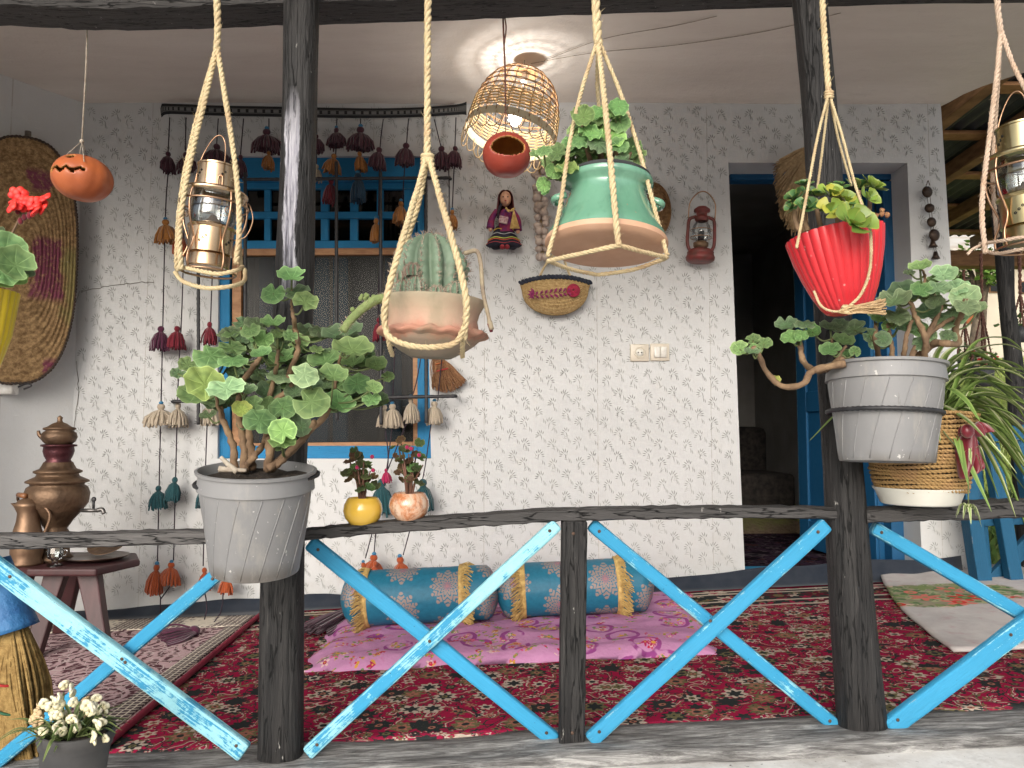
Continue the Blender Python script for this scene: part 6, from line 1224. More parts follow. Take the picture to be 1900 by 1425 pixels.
def place_leaf(par, meshes, p, w, ratio, rr, material, spin=None, sway=.25):
    # w: radius in metres; ratio: apparent height/width, i.e. how far the face turns to the viewer
    up, tow = V((0, 0, 1)), (V((0, 0, CAMZ)) - p).normalized(); ratio = max(.15, min(.95, ratio)); n = (tow * ratio + (up - tow * up.dot(tow)).normalized() * math.sqrt(1 - ratio * ratio) + V((rr.uniform(-1, 1), 0, 0)) * sway).normalized()
    q = n.to_track_quat('Z', 'Y').to_matrix().to_4x4(); M = Matrix.Translation(p) @ q @ Matrix.Rotation(rr.uniform(0, 6.28) if spin is None else spin, 4, 'Z') @ Matrix.Diagonal((w, w, w, 1)); return inst('leaf', rr.choice(meshes), par, M, material)
def geranium(par, leaves, stems, Y, rr, dep=.10, meshes=LM, mats=(G1,), stem_r=.008, petio=.0022):
    sp = []
    for st_ in stems:
        pts = spline([P(u, v, Y + d) for u, v, d in st_[0]], 6); r0, r1 = st_[1], st_[2]; pts = [p + V((nz(i * .8, 3) * .004, nz(i * .8, 7) * .004, 0)) for i, p in enumerate(pts)]; mb = MB(); mb.tube(pts, lambda t: lerp(r0, r1, t) * (1 + .12 * math.sin(t * 40)), 8); mb.build('stem', MAT['stem'], par); sp += pts[len(pts) // 3:]
    for lf in leaves:
        u, v, w, h = lf[:4]; m_ = lf[4] if len(lf) > 4 and lf[4] else rr.choice(mats); d = lf[5] if len(lf) > 5 else rr.uniform(-dep, dep * .4); p = P(u, v, Y + d)
        o = place_leaf(par, meshes, p, S(w, Y + d) / 2 * 1.16, h / w * 1.0 + .02, rr, m_)
        near = min(sp, key=lambda q: (q - p).length + max(0, q.z - p.z) * 2); 
        if (near - p).length > .012: mb = MB(); mid = (near + p) / 2 + V((0, 0, -.012)); mb.tube(spline([near, mid, p - V((0, 0, .001))], 4), petio, 5); mb.build('petiole', MAT['petiole'], par)
def flowerpot(t, c, k, prof, material, n=56, ribs=None, M=None, name='pot'):
    mb = MB(); mb.lathe([(r * k, z * k) for r, z in prof], n, (M or Matrix.Translation(c)), 0, ribs); return mb.build(name, material, t, auto=45)
mgrey = mat('grey_plastic', (.30, .30, .305), (.26, .26, .262), rough=.42, scale=5, bump=.06)
def m_greypot():
    s = NT('scuffed_grey_plastic'); n = s.noise(s.obj, 6, 5, .6); sc_ = s.noise(s.map(s.obj, (40, 40, 6)), 2, 4, .7); c = s.mix(s.step(n, .3, .7), (.225, .225, .228), (.19, .19, .193)); c = s.mix(s.m('MULTIPLY', s.step(sc_, .66, .72), .6), c, (.12, .115, .11)); z = s.sep(s.obj)[2]; c = s.mix(s.m('MULTIPLY', s.step(z, .03, -.0), s.m('MULTIPLY', s.step(n, .45, .55), .7)), c, (.09, .075, .06)); dp = s.noise(s.map(s.obj, (9, 9, 2.2)), 3, 6, .75); c = s.mix(s.m('MULTIPLY', s.step(dp, .52, .68), .35), c, (.34, .32, .28)); spk = s.noise(s.obj, 90, 2, .5); c = s.mix(s.step(spk, .71, .74), c, (.45, .44, .42)); s.set(col=c, rough=.5); s.bump(n, .15, .004); return s.mat
mgp = m_greypot()
def greypot(label, u, vrim, vbase, hw, hb, Y, tiltx, tilty, collar):
    base = P(u, vbase, Y); H = S(vbase - vrim, Y); t = thing('geranium_pot', label, 'potted plant', base, 'geraniums in grey plastic pots'); k = S(1, Y); M = Matrix.Translation(base) @ Euler((tiltx, tilty, 0)).to_matrix().to_4x4(); h = H / k
    prof = [(.01, 4), (hb * .8, 4), (hb * .86, 0), (hb, 0), (hb + 1, 3), (lerp(hb, hw, .80), h - collar - 1), (lerp(hb, hw, .80) + 5, h - collar), (hw - 3, h - 6), (hw + 2, h - 5), (hw + 3, h), (hw - 2, h + 1), (hw - 5, h - 2), (hw - 9, h - 22)]
    p = flowerpot(t, base, k, prof, mgp, 64, None, M)
    for q in range(16):            # slanted raised ribs on the body
        a0 = 6.2832 * q / 16; mb = MB(); pts = []
        for i in range(9):
            s_ = i / 8; a = a0 + s_ * .42; r = lerp(hb + .8, lerp(hb, hw, .80) - .5, s_); pts.append(M @ (V((r * math.cos(a), r * math.sin(a), 4 + (h - collar - 8) * s_)) * k))
        mb.tube(pts, .0016, 4); mb.build('rib', mgp, p)
    mb = MB(); mb.lathe([(.001, (h - 14) * k)] + [((hw - 9) * k * i / 6, (h - 14) * k) for i in range(1, 7)], 30, M, 0, lambda q, th, tt: q + V((0, 0, .012 * nz(q.x * 40, q.y * 40)))); mb.build('soil', MAT['soil'], t); return t, M, k, h
def ring_bracket(label, c, r, M, teeth=True):
    t = thing('pot_ring', label, 'pot ring', c, 'iron rings nailed to the posts'); mb = MB(); pts = [M @ V((r * math.cos(a), r * math.sin(a), 0)) for a in [6.2832 * i / 120 for i in range(121)]]; mb.tube(pts, [.0042 * (1.35 if i % 2 else 1) for i in range(121)], 6, False); mb.build('hoop', MAT['iron'], t); mb = MB(); a = M @ V((0, r, 0)); mb.tube([a, V((a.x, YP - .02, a.z + .002))], .0045, 6); mb.build('spike', MAT['iron'], t); return t
rr = random.Random(21)
# --- left geranium
Yg = 1.70
lg, M, k, h = greypot('tall geranium with round scalloped leaves in a grey pot on the left post', 474, 872, 1058, 103, 77, Yg, R(7), R(2), 34)
ring_bracket('iron hoop holding the left grey pot under its rim', P(478, 892, Yg), S(108, Yg), Matrix.Translation(P(478, 888, Yg)) @ Euler((R(6), R(-3), 0)).to_matrix().to_4x4())
def c3(cx, cy): return 300 + cx / 3.562, 480 + cy / 3.562
L3 = [(860,125,165,80),(735,228,135,115),(885,225,160,70,G4,.02),(950,285,155,95),(735,430,140,60),(585,470,115,80),(675,530,115,90,G5),(770,505,80,50),(620,430,130,80,G4,.06),(540,430,120,70,G4,.07),(440,500,130,80,G4,.08),(560,560,120,70,G4,.06),(900,550,135,75),(850,510,90,60),(970,480,170,90,G4,.07),(1110,470,130,60,G4,.06),(1200,510,230,90,G4,.0),(1025,595,85,40),(1260,605,230,110),(1370,590,70,70,G4,.05),(320,640,200,120),(465,590,150,70),(470,670,160,70),(660,635,120,60),(170,700,110,80),(780,580,130,100,G4,.06),(1080,680,200,95),(1265,690,140,65),(1420,705,120,85),(810,665,165,80),(285,830,235,185,G3,-.06),(425,860,230,120,G2,-.1),(560,870,120,60,G2),(790,770,160,70,G2),(940,765,175,125,G2,-.1),(1000,835,115,75,G4),(1135,775,160,95),(1290,825,155,120),(1400,855,100,70),(1385,930,115,75),(700,880,140,105,G4,.04),(990,945,220,165,G3 if False else G1,-.1),(1170,960,180,110),(800,985,160,140,G1,-.02),(610,960,110,110),(530,1000,115,90,G6,-.1),(650,1070,185,140,G1,-.11),(800,1140,160,140,G5,-.12),(920,1110,130,130,G4,.0),(795,1200,150,100,G5,-.11),(350,960,140,80,G4,.03),(700,960,130,90),(500,760,120,80,G4,.06),(900,680,120,80,G4,.05),(1050,760,120,80,G4,.05),(880,880,120,90,G4,.03),(1080,840,110,70,G4,.04),(640,760,110,70,G4,.06),(1200,880,130,80,G4,.03)]
leaves = [(*c3(l[0], l[1]), l[2] / 3.562, l[3] / 3.562, *(l[4:])) for l in L3]
rx = random.Random(5); leaves += [(l[0] + rx.uniform(-24, 24), l[1] + rx.uniform(-4, 24), l[2] * rx.uniform(.55, .85), l[3] * rx.uniform(.5, .85), rx.choice((G1, G4, G4)), rx.uniform(.03, .09)) for q in (0, 1) for l in list(leaves) if l[1] > 590]
S3 = [([(480,1400),(470,1230),(410,1080),(385,980)], .009, .006), ([(545,1400),(545,1250),(520,1100),(500,960)], .010, .007), ([(600,1390),(590,1250),(570,1100),(560,1000)], .009, .006), ([(545,1390),(610,1310),(680,1210),(700,1100)], .008, .006), ([(700,1400),(715,1260),(700,1150),(690,1000),(850,850),(840,770)], .010, .006), ([(700,1390),(830,1290),(950,1170),(1100,1010),(1140,860)], .009, .005), ([(720,1395),(800,1330),(930,1200),(1010,1080)], .008, .006), ([(530,820),(600,720),(650,650),(670,560)], .007, .005), ([(500,1000),(510,900),(530,820)], .007, .006), ([(840,770),(900,600),(885,480),(870,380),(860,330)], .007, .004), ([(860,330),(858,240),(858,150)], .003, .002), ([(1140,860),(1160,760),(1180,640)], .005, .003), ([(690,1000),(740,800),(760,700),(770,600)], .006, .004), ([(420,1100),(380,1000),(340,800)], .005, .003)]
stems = [([(*c3(*q), rr.uniform(-.03, .05)) for q in pts], a, b) for pts, a, b in S3]
geranium(lg, leaves, stems, Yg, rr, .09)
for pts in ([(500, 1410), (440, 1360), (390, 1310)], [(380, 1390), (450, 1395), (560, 1400)]): mb = MB(); mb.tube(spline([P(*c3(*q), Yg - .09) for q in pts], 5), lambda t: lerp(.007, .004, t), 7); mb.build('dead_stem', MAT['twine'], lg)
# --- right geranium
Yr = 1.70
rg_, M, k, h = greypot('sprawling geranium in a grey pot on the right post', 1645, 676, 857, 104, 80, Yr, R(-3), R(2), 32)
ring_bracket('iron hoop around the middle of the right grey pot', P(1642, 766, Yr), S(97, Yr), Matrix.Translation(P(1640, 766, Yr)) @ Euler((R(-3), R(2.5), 0)).to_matrix().to_4x4())
def c8(cx, cy): return 1500 + cx / 2.97, 480 + cy / 2.97
def c8b(cx, cy): return 1300 + cx / 2.97, 400 + cy / 2.97
LR1 = [(615,50,100,45),(745,90,120,80,G2),(710,165,130,60,G2),(540,185,180,90,G4),(620,180,100,70),(475,240,160,75,G4),(860,220,140,110,G2),(870,265,120,80,G2),(780,320,170,70,G2),(490,320,120,80,G4),(600,390,100,80),(540,360,90,80,G4),(385,330,70,50,G5),(445,370,70,50,G5),(340,420,70,90,G4),(410,440,80,90,G4),(930,280,90,50,G2),(770,430,80,60,G4),(700,250,90,60,G4),(660,300,110,70,G4),(620,470,80,60,G4),(820,160,110,70,G2)]
LR2 = [(470,607,105,60,G4),(575,595,100,40,G4),(615,640,80,60,G5),(500,670,100,60,G5),(555,660,70,50,G5),(215,735,85,70),(290,685,75,50),(350,705,75,55),(300,735,60,55,G5),(285,755,80,30,G4),(715,625,110,45,G4),(415,900,50,35,G6),(785,695,100,60),(715,745,105,60),(800,760,60,45),(850,750,55,50),(845,630,120,70,G4,.07),(760,600,90,60,G4,.06)]
leaves = [(*c8(l[0], l[1]), l[2] / 2.97, l[3] / 2.97, *l[4:]) for l in LR1] + [(*c8b(l[0], l[1]), l[2] / 2.97, l[3] / 2.97, *l[4:]) for l in LR2]
leaves += [(l[0] + rx.uniform(-22, 22), l[1] + rx.uniform(-10, 18), l[2] * rx.uniform(.5, .8), l[3] * rx.uniform(.5, .85), rx.choice((G1, G4, G2)), rx.uniform(.02, .08)) for l in leaves[:22]]
SR = [([(850,805),(770,798),(690,848),(620,850),(565,800),(545,700)], .0085, .006), ([(800,815),(690,835),(610,862),(560,930),(450,940),(370,870),(320,770),(290,725)], .008, .0055), ([(990,800),(965,700),(965,600)], .006, .005), ([(1180,800),(1280,710),(1350,705),(1420,705),(1405,620),(1440,540),(1460,460)], .009, .005), ([(1230,800),(1240,680),(1190,570),(1150,460)], .008, .005), ([(1240,680),(1300,560),(1320,480),(1230,400)], .007, .004), ([(1060,800),(1050,700),(1030,600)], .006, .004), ([(1120,800),(1130,690),(1160,580)], .006, .004), ([(780,790),(740,740),(720,680)], .005, .003), ([(1230,400),(1235,330),(1215,290)], .004, .002), ([(1160,800),(1200,700),(1330,600),(1400,560)], .007, .004), ([(750,800),(770,760),(800,720)], .004, .003)]
stems = [([(*c8b(*q), rr.uniform(-.05, .03)) for q in pts], a, b) for pts, a, b in SR]
geranium(rg_, leaves, stems, Yr, rr, .08)
# --- green glazed pot with ruffled geranium
def m_glaze(name, c1, c2, c3_, zt=None):
    s = NT(name); n = s.noise(s.obj, 7, 4); z = s.sep(s.obj)[2]; c = s.mix(s.step(n, .3, .7), c1, c2); run = s.noise(s.map(s.obj, (26, 26, 3)), 1.5, 5, .65); c = s.mix(s.m('MULTIPLY', s.step(run, .5, .7), .4), c, tuple(x * .62 for x in c2)); cz0 = s.noise(s.obj, 70, 3); c = s.mix(s.step(cz0, .70, .73), c, (.30, .20, .13)); s.set(col=c, rough=.08, coat=.5, spec=.6); s.bump(s.noise(s.obj, 9, 3), .12, .006); return s.mat
Ygp = 1.55; gpb = P(1124, 466, Ygp); gp = thing('green_planter', 'green glazed crock planter with ruffled geranium hanging in rope', 'potted plant', gpb); k = S(1, Ygp); M = Matrix.Translation(gpb) @ Euler((R(-6), R(3), 0)).to_matrix().to_4x4()
mgl = m_glaze('green_glaze', (.16, .34, .235), (.11, .27, .18), None); mterra = mat('bare_clay', (.60, .37, .25), (.50, .29, .18), rough=.75, scale=9, bump=.3)
flowerpot(gp, gpb, k, [(113, 20), (111, 28), (100, 46), (87, 72), (77, 98), (72, 112), (74, 119), (83, 125), (86, 130), (85, 137), (80, 140), (74, 138), (70, 128), (68, 118)], mgl, 72, None, M)
flowerpot(gp, gpb, k, [(.01, 3), (60, 3), (96, 1), (108, 4), (115, 10), (115, 16), (113, 20.5)], mterra, 72, None, M, 'clay_foot')
flowerpot(gp, gpb, k, [(66, 128), (79, 140), (81, 145), (77, 148), (70, 146), (64, 130)], MAT['dpot'], 48, None, M, 'inner_pot'); flowerpot(gp, gpb, k, [(66, 134), (40, 136), (.01, 138)], MAT['soil'], 30, None, M, 'soil')
for s_ in (-1, 1):
    mb = MB(); mb.tube(spline([M @ (V((s_ * r, -18 + y, z)) * k) for r, y, z in ((80, 0, 100), (96, -3, 94), (104, 8, 92), (100, 28, 94), (84, 34, 100))], 6), lambda t: 6.5 * k, 8, flat=.6); mb.build('lug_handle', mgl, gp)
def c3g(cx, cy): return 700 + cx / 3.238, cy / 3.238
LG = [(1450,635,115,80),(1350,690,120,80),(1240,700,120,100),(1460,730,120,100),(1300,690,110,70),(1280,810,130,70),(1400,830,170,110,G3),(1520,900,130,100,G1),(1190,905,150,80),(1270,900,130,100),(1080,920,110,80),(1000,900,90,50,G1),(1060,1030,90,110,G5),(1000,1110,80,90,G5),(1140,1020,130,60,G3),(1250,970,170,60),(1100,960,80,60),(1380,760,90,50,G3),(1200,780,110,60),(1330,860,120,80,G4),(1450,880,110,80,G1),(1160,850,100,60,G1),(1220,840,110,70),(1340,960,130,60,G3),(1480,960,110,70,G4),(1040,970,90,60,G1),(1120,900,90,60,G4),(1300,750,110,60,G1),(1420,690,90,60,G1)]
leaves = [(*c3g(l[0], l[1]), l[2] / 3.238, l[3] / 3.238, *l[4:]) for l in LG]
leaves += [(l[0] + rx.uniform(-16, 16), l[1] + rx.uniform(-6, 14), l[2] * rx.uniform(.6, .9), l[3] * rx.uniform(.6, .9), rx.choice((G1, G5, G4)), rx.uniform(.0, .07)) for l in leaves]
stems = [([(*c3g(*q), rr.uniform(-.03, .03)) for q in pts], a, b) for pts, a, b in [([(1350,1040),(1340,900),(1330,760)], .007, .004), ([(1300,1040),(1260,900),(1230,760)], .006, .004), ([(1280,1040),(1150,980),(1070,960),(1030,1050)], .006, .003), ([(1400,1040),(1440,880),(1460,740)], .006, .004), ([(1430,1040),(1500,960),(1520,920)], .005, .003)]]
geranium(gp, leaves, stems, Ygp, rr, .07, LR, (G5, G5, G1))
# --- terracotta pot with cactus
Yc = 1.56; cb = P(800, 664, Yc); cp = thing('cactus_pot', 'ribbed green cactus with offsets in a wavy-edged terracotta pot', 'potted plant', cb); k = S(1, Yc); M = Matrix.Translation(cb) @ Euler((R(1), R(2.5), 0)).to_matrix().to_4x4()
def m_terra():
    s = NT('weathered_terracotta'); x, y, z = s.sep(s.obj); n = s.noise(s.obj, 14, 5, .65); g = s.noise(s.map(s.obj, (1, 1, .4)), 30, 4); zz = s.m('ADD', z, s.m('MULTIPLY', s.m('SUBTRACT', n, .5), .075)); c = s.ramp(s.n('ShaderNodeMapRange', {0: zz, 1: 0.0, 2: S(112, Yc)}).outputs[0], [(.0, (.20, .17, .13)), (.25, (.30, .22, .16)), (.34, (.37, .175, .115)), (.46, (.41, .20, .14)), (.54, (.42, .27, .195)), (.80, (.40, .31, .22)), (1, (.33, .285, .20))]); c = s.mix(s.m('MULTIPLY', s.step(g, .5, .7), .45), c, (.20, .19, .12)); s.set(col=c, rough=.8); s.bump(n, .4, .005); return s.mat
mtc = m_terra()
pot_o = flowerpot(cp, cb, k, [(.01, 2), (34, 2), (38, 0), (60, 12), (80, 26), (90, 36), (92, 44), (86, 56), (83, 70), (86, 84), (92, 96), (96, 104), (97, 108), (93, 110), (86, 106), (82, 92)], mtc, 72, None, M)
mb = MB(); mb.lathe([(r * k, z * k) for r, z in ((84, 33), (99, 40), (104, 44), (101, 48), (86, 53), (83, 57))], 84, M, 0, lambda q, th, t: q + V((q.x, q.y, 0)) * .022 * math.sin(th * 11) * math.sin(t * math.pi) + V((0, 0, .0035 * math.sin(th * 17 + 2) * math.sin(t * math.pi)))); mb.build('wavy_ledge', mtc, pot_o)
flowerpot(cp, cb, k, [(84, 98), (50, 100), (.01, 101)], MAT['soil'], 30, None, M, 'soil')
def m_cactus():
    s = NT('cactus_skin'); u, v, w = s.sep(s.uv); n = s.noise(s.obj, 30, 4); c = s.mix(s.step(n, .3, .7), (.17, .235, .16), (.11, .165, .11)); z = s.sep(s.obj)[2]; c = s.mix(s.m('MULTIPLY', s.step(n, .55, .7), .5), c, (.30, .30, .23)); s.set(col=c, rough=.6); s.bump(n, .5, .005); return s.mat
mcac = m_cactus(); mspine = mat('pale_spine', (.42, .36, .28), (.30, .20, .16), rough=.8, bump=0)
def cactus(name, par, c, r, hgt, ribs, seed, spines=True, lean=(0, 0), sl_=.0075):
    rr = random.Random(seed); n = ribs * 8; m_ = 26; T = Matrix.Translation(c) @ Euler((lean[0], lean[1], seed)).to_matrix().to_4x4(); pr = []
    for j in range(m_ + 1):
        t = j / m_; pr.append((max(.0005, r * (math.sin(math.pi * (.16 + .84 * t)) ** .55 if t > .42 else lerp(.88, 1, t / .42) * .985)), hgt * t * (1 - .06 * t)))
    f = lambda q, th, t: V((q.x, q.y, 0)) * (1 + .27 * (abs(math.cos(th * ribs / 2)) - .6) * min(1, (1 - t) * 6 + .25) + .03 * math.sin(t * 46) * abs(math.cos(th * ribs / 2))) + V((0, 0, q.z))
    mb = MB(); mb.lathe(pr, n, T, 0, f); o = mb.build(name, mcac, par)
    if spines:
        mb = MB(); rows = 15 if hgt > .06 else 8
        for q in range(ribs):
            th = 2 * math.pi * q / ribs
            for j in range(rows):
                t = (j + .5) / rows; i = min(int(t * m_), m_ - 1); p = V((pr[i][0] * math.cos(th), pr[i][0] * math.sin(th), pr[i][1])); p = f(p, th, t); nrm = V((math.cos(th), math.sin(th), .3 + t)).normalized()
                for _ in range(5): d = (nrm + V((rr.uniform(-.8, .8), rr.uniform(-.8, .8), rr.uniform(-.8, .8)))).normalized(); mb.tube([T @ p, T @ (p + d * sl_ * rr.uniform(.7, 1.3))], [.0006, .0003], 3, False)
                mb.ball(T @ p, .0016, 5, 4)
        tag(mb.build('spines', mspine, o), kind='stuff')
    return o
cz_ = lambda u, v, d=0: P(u, v, Yc + d)
cactus('cactus_column', cp, cz_(800, 560, .0), S(66, Yc), S(140, Yc), 14, 1, lean=(R(-4), R(2)))
for u, v, d, r_, h_, s_ in ((766, 512, -.066, 13, 24, 2), (772, 556, -.066, 17, 46, 3), (748, 558, -.05, 17, 40, 4), (744, 530, -.03, 15, 30, 5), (846, 556, -.05, 18, 34, 6), (810, 556, -.074, 14, 26, 7)): cactus('offset', cp, cz_(u, v, d), S(r_, Yc), S(h_, Yc), 11, s_, sl_=.005)
mb = MB(); pts = spline([cz_(717, 553, -.05), cz_(700, 556, -.06), cz_(676, 570, -.07), cz_(652, 592, -.08), cz_(636, 614, -.09)], 8); mcac2 = mat('furry_green_stem', (.22, .27, .10), (.15, .20, .07), rough=.9, scale=60, bump=.8, bdist=.004); mb.tube(pts, lambda t: S(lerp(9, 7, t), Yc) * (1 + .05 * math.sin(t * 60)), 12); cs = mb.build('trailing_stem', mcac2, cp); rr2 = random.Random(5)
for i in range(14): mb = MB(); p = P(692 - 26 * rr2.random() + 2, 552 + rr2.uniform(-6, 4), Yc - .06) if i < 11 else P(654, 574, Yc - .08); mb.ball(p, S(rr2.uniform(3, 4.5), Yc), 8, 6); mb.build('pup', mcac2, cs)
mb = MB(); mb.tube(pts, lambda t: .0005, 3)
rr2 = random.Random(9); mb = MB()
for _ in range(260): p = rr2.choice(pts); d = V((rr2.gauss(0, 1), rr2.gauss(0, 1), rr2.gauss(0, 1))).normalized(); mb.tube([p + d * S(7, Yc), p + d * S(12, Yc)], .0003, 3, False)
tag(mb.build('hairs', mspine, cs), kind='stuff')
mb = MB(); mdry = mat('dried_flower_stalk', (.36, .30, .20), (.20, .15, .11), rough=.9, scale=40, bump=.8); mb.tube(spline([cz_(862, 470, -.02), cz_(884, 466, -.03), cz_(892, 490, -.035), cz_(896, 540, -.04), cz_(906, 585, -.05), cz_(912, 612, -.05)], 7), lambda t: S(lerp(4.5, 3.6, t) if t < .88 else 5, Yc), 8); ds = mb.build('dry_flower', mdry, cp)
mb = MB(); mb.tube([cz_(908, 600, -.05), cz_(912, 616, -.05)], [S(4.5, Yc), S(3, Yc)], 8); mb.build('flower_tip', TC['red'], ds)
# --- red fluted planter with succulents
Yp = 1.57; rb_ = P(1574, 580, Yp); rp = thing('red_planter', 'red fluted plastic planter of green rosettes hanging before the right post', 'potted plant', rb_); k = S(1, Yp); M = Matrix.Translation(rb_) @ Euler((R(-4), R(-7), 0)).to_matrix().to_4x4()
def m_redp():
    s = NT('red_plastic'); n = s.noise(s.obj, 55, 2, .4); v = s.vor(s.obj, 62); w = s.noise(s.obj, 8, 4); c = s.mix(s.step(w, .3, .7), (.58, .028, .035), (.48, .02, .03)); c = s.mix(s.m('MULTIPLY', s.step(v, .16, .10), s.step(w, .45, .55)), c, (.62, .42, .38)); s.set(col=c, rough=.32, spec=.5); s.bump(w, .1, .003); return s.mat
NP = 30; flute = lambda q, th, t: V((q.x, q.y, 0)) * (1 + .038 * (abs(math.sin(th * NP / 2)) - .5) * min(1, t * 3)) + V((0, 0, q.z + (.004 * abs(math.sin(th * NP / 2)) if t > .9 else 0)))
flowerpot(rp, rb_, k, [(.01, 0), (30, 0), (38, 3), (46, 14), (58, 40), (70, 74), (80, 110), (86, 142), (87, 150), (84, 150), (80, 120)], m_redp(), 240, flute, M); flowerpot(rp, rb_, k, [(81, 132), (40, 134), (.01, 136)], MAT['soil'], 30, None, M, 'soil')
mb = MB(); rr2 = random.Random(6)
for _ in range(60): a = P(1572, 575, 1.49) + V((0, rr2.gauss(0, .006), rr2.gauss(0, .004))); b_ = P(1642 + rr2.uniform(-8, 4), 570 + rr2.uniform(-16, 14), 1.47 + rr2.uniform(-.02, .02)); mb.tube([P(1556, 580, 1.49), a, b_], .0013, 4, False)
tag(mb.build('straw_ends', MAT['palm'], rp), kind='stuff')
def m_succ(name, c1, c2):
    s = NT(name); u, v, w = s.sep(s.uv); info = s.n('ShaderNodeObjectInfo').outputs['Random']; c = s.mix(s.step(v, .2, .95), c1, c2); e = s.step(s.m('ABSOLUTE', s.m('SUBTRACT', u, .5)), .38, .5); c = s.mix(s.m('MULTIPLY', e, .6), c, (.34, .36, .08)); c = s.n('ShaderNodeHueSaturation', {'Color': c, 'Value': s.n('ShaderNodeMapRange', {0: info, 3: .7, 4: 1.3}).outputs[0]}).outputs[0]; s.set(col=c, rough=.4, spec=.4); return s.mat
SU1 = m_succ('dark_rosette_leaf', (.03, .085, .028), (.06, .14, .04)); SU2 = m_succ('lime_rosette_leaf', (.09, .18, .03), (.20, .28, .05)); SU3 = m_succ('yellow_rosette_leaf', (.26, .30, .04), (.38, .36, .06))
def spat(seed):
    mb = MB()
    def f(a, b): w = (.10 + .34 * math.sin(min(1, b * 1.0) ** 1.5 * math.pi * .62) ** 1.2) * (1 if b < .8 else math.sqrt(max(0, 1 - ((b - .8) / .2) ** 2)) * .999 + .001); x = (a - .5) * 2 * w; return V((b, x, .18 * b * b + .35 * x * x + .05 * math.sin(seed + b * 4)))
    mb.grid(f, 6, 10); return mb.mesh('leaf', SU1)
SPM = [spat(0), spat(2)]
def rosette(par, c, r, axis, n, mats, rr):
    Q = V(axis).normalized().to_track_quat('Z', 'Y').to_matrix().to_4x4()
    for i in range(n): a = i * 2.4; t = i / n; el = lerp(.15, 1.1, t); sc_ = r * lerp(1, .55, t); Mx = Matrix.Translation(c) @ Q @ Matrix.Rotation(a, 4, 'Z') @ Matrix.Rotation(-el, 4, 'Y') @ Matrix.Diagonal((sc_, sc_, sc_, 1)); inst('leaf', rr.choice(SPM), par, Mx, rr.choice(mats))
def c4c(cx, cy): return 1200 + cx / 2.544, cy / 2.544
rr = random.Random(31)
for cx, cy, r_, ax, n, ms, d in ((740,880,40,(-.2,-.5,1),8,(SU1,),.02),(700,940,48,(-.7,-.5,.7),9,(SU1,),-.02),(755,985,50,(-.3,-.9,.6),9,(SU1,),-.06),(690,985,40,(-.9,-.4,.4),7,(SU1,),-.03),(800,930,45,(0,-.6,1),8,(SU1,SU2),-.02),(870,930,62,(.1,-.8,.8),9,(SU2,SU3),-.05),(930,960,62,(.2,-.8,.7),8,(SU2,SU3),-.06),(870,1000,58,(-.3,-.9,.3),7,(SU2,SU3),-.08),(1000,890,58,(.2,-.5,1),9,(SU1,SU2),0),(1060,890,62,(.5,-.6,.8),9,(SU2,),-.02),(1040,940,50,(.4,-.9,.4),7,(SU2,),-.05),(970,1060,80,(.1,-.95,.4),9,(SU2,),-.12),(950,1010,50,(0,-.9,.5),7,(SU2,SU1),-.08),(820,985,40,(0,-.9,.4),7,(SU1,),-.06),(760,920,42,(0,-.8,.7),8,(SU1,),-.01),(900,890,44,(0,-.5,1),8,(SU1,),.04)): rosette(rp, P(*c4c(cx, cy), Yp + d), S(r_ / 2.544, Yp) * 1.4, ax, n, ms, rr)
for pts in ([(760,1090),(745,1040),(750,990)], [(900,1090),(900,1030),(880,960)], [(1010,1070),(1010,1000),(1000,900)], [(1040,1060),(1050,1000),(1055,920)], [(830,1090),(810,1030),(800,960)], [(720,1090),(700,1030),(700,960)]): mb = MB(); mb.tube(spline([P(*c4c(*q), Yp - .02) for q in pts], 5), lambda t: lerp(.006, .004, t), 7); mb.build('stem', MAT['stem'], rp)
for cx, cy in ((1080,1020),(1110,1010),(1135,1015),(1060,1030),(1110,995)): mb = MB(); p = P(*c4c(cx, cy), Yp - .02); mb.ball(p, S(5, Yp), 7, 5, fn=lambda q, th, t: q * (1 + .3 * math.sin(th * 4))); mb.build('dry_bloom', MAT['broom'], rp)
mb = MB(); mb.tube(spline([P(*c4c(1000, 1060), Yp), P(*c4c(1060, 1030), Yp - .02), P(*c4c(1110, 1005), Yp - .02)], 4), .002, 5); mb.build('dry_stalk', MAT['broom'], rp)
# --- rope-wrapped basket with spider plant, saucer and ribbon
Yb = 1.86; bb_ = P(1706, 916, Yb); k = S(1, Yb)
sau = thing('saucer', 'white plastic saucer under the rope basket on the right rail', 'saucer', P(1706, 935, Yb)); mb = MB(); mb.lathe([(r * k, z * k) for r, z in ((.01, 0), (62, 0), (66, 3), (74, 24), (78, 28), (79, 31), (76, 31), (70, 24), (62, 6), (.01, 5))], 56, Matrix.Translation(P(1706, 935, Yb))); mb.build('dish', mat('white_saucer', (.70, .69, .62), (.62, .6, .53), rough=.4, bump=0), sau, auto=50)
bp = thing('spider_plant', 'variegated spider plant in a rope-wrapped basket with a burgundy bow', 'potted plant', P(1706, 911, Yb)); mro = m_rope('seagrass_rope', (.48, .31, .13), (.30, .18, .07)); zb_ = P(1706, 911, Yb)
for i in range(20):
    z = 4 + i * 7.2; t = i / 19; r = lerp(74, 100, t ** .8) if i < 6 else lerp(81, 101, (i - 6) / 13); mb = MB(); c_ = zb_ + V((S((i - 8) * -.4, Yb), 0, z * k)); pts = [c_ + V((r * k * math.cos(a), r * k * math.sin(a), .002 * math.sin(a * 3 + i))) for a in [6.2832 * q / 40 for q in range(41)]]; mb.rope(pts, 4.1 * k, 2, 16 * k, 4, step=5); mb.build('rope_row', mro, bp)
flowerpot(bp, zb_, k, [(.01, 3), (70, 3), (94, 140), (90, 140), (.01, 130)], MAT['soil'], 36, None, None, 'liner')
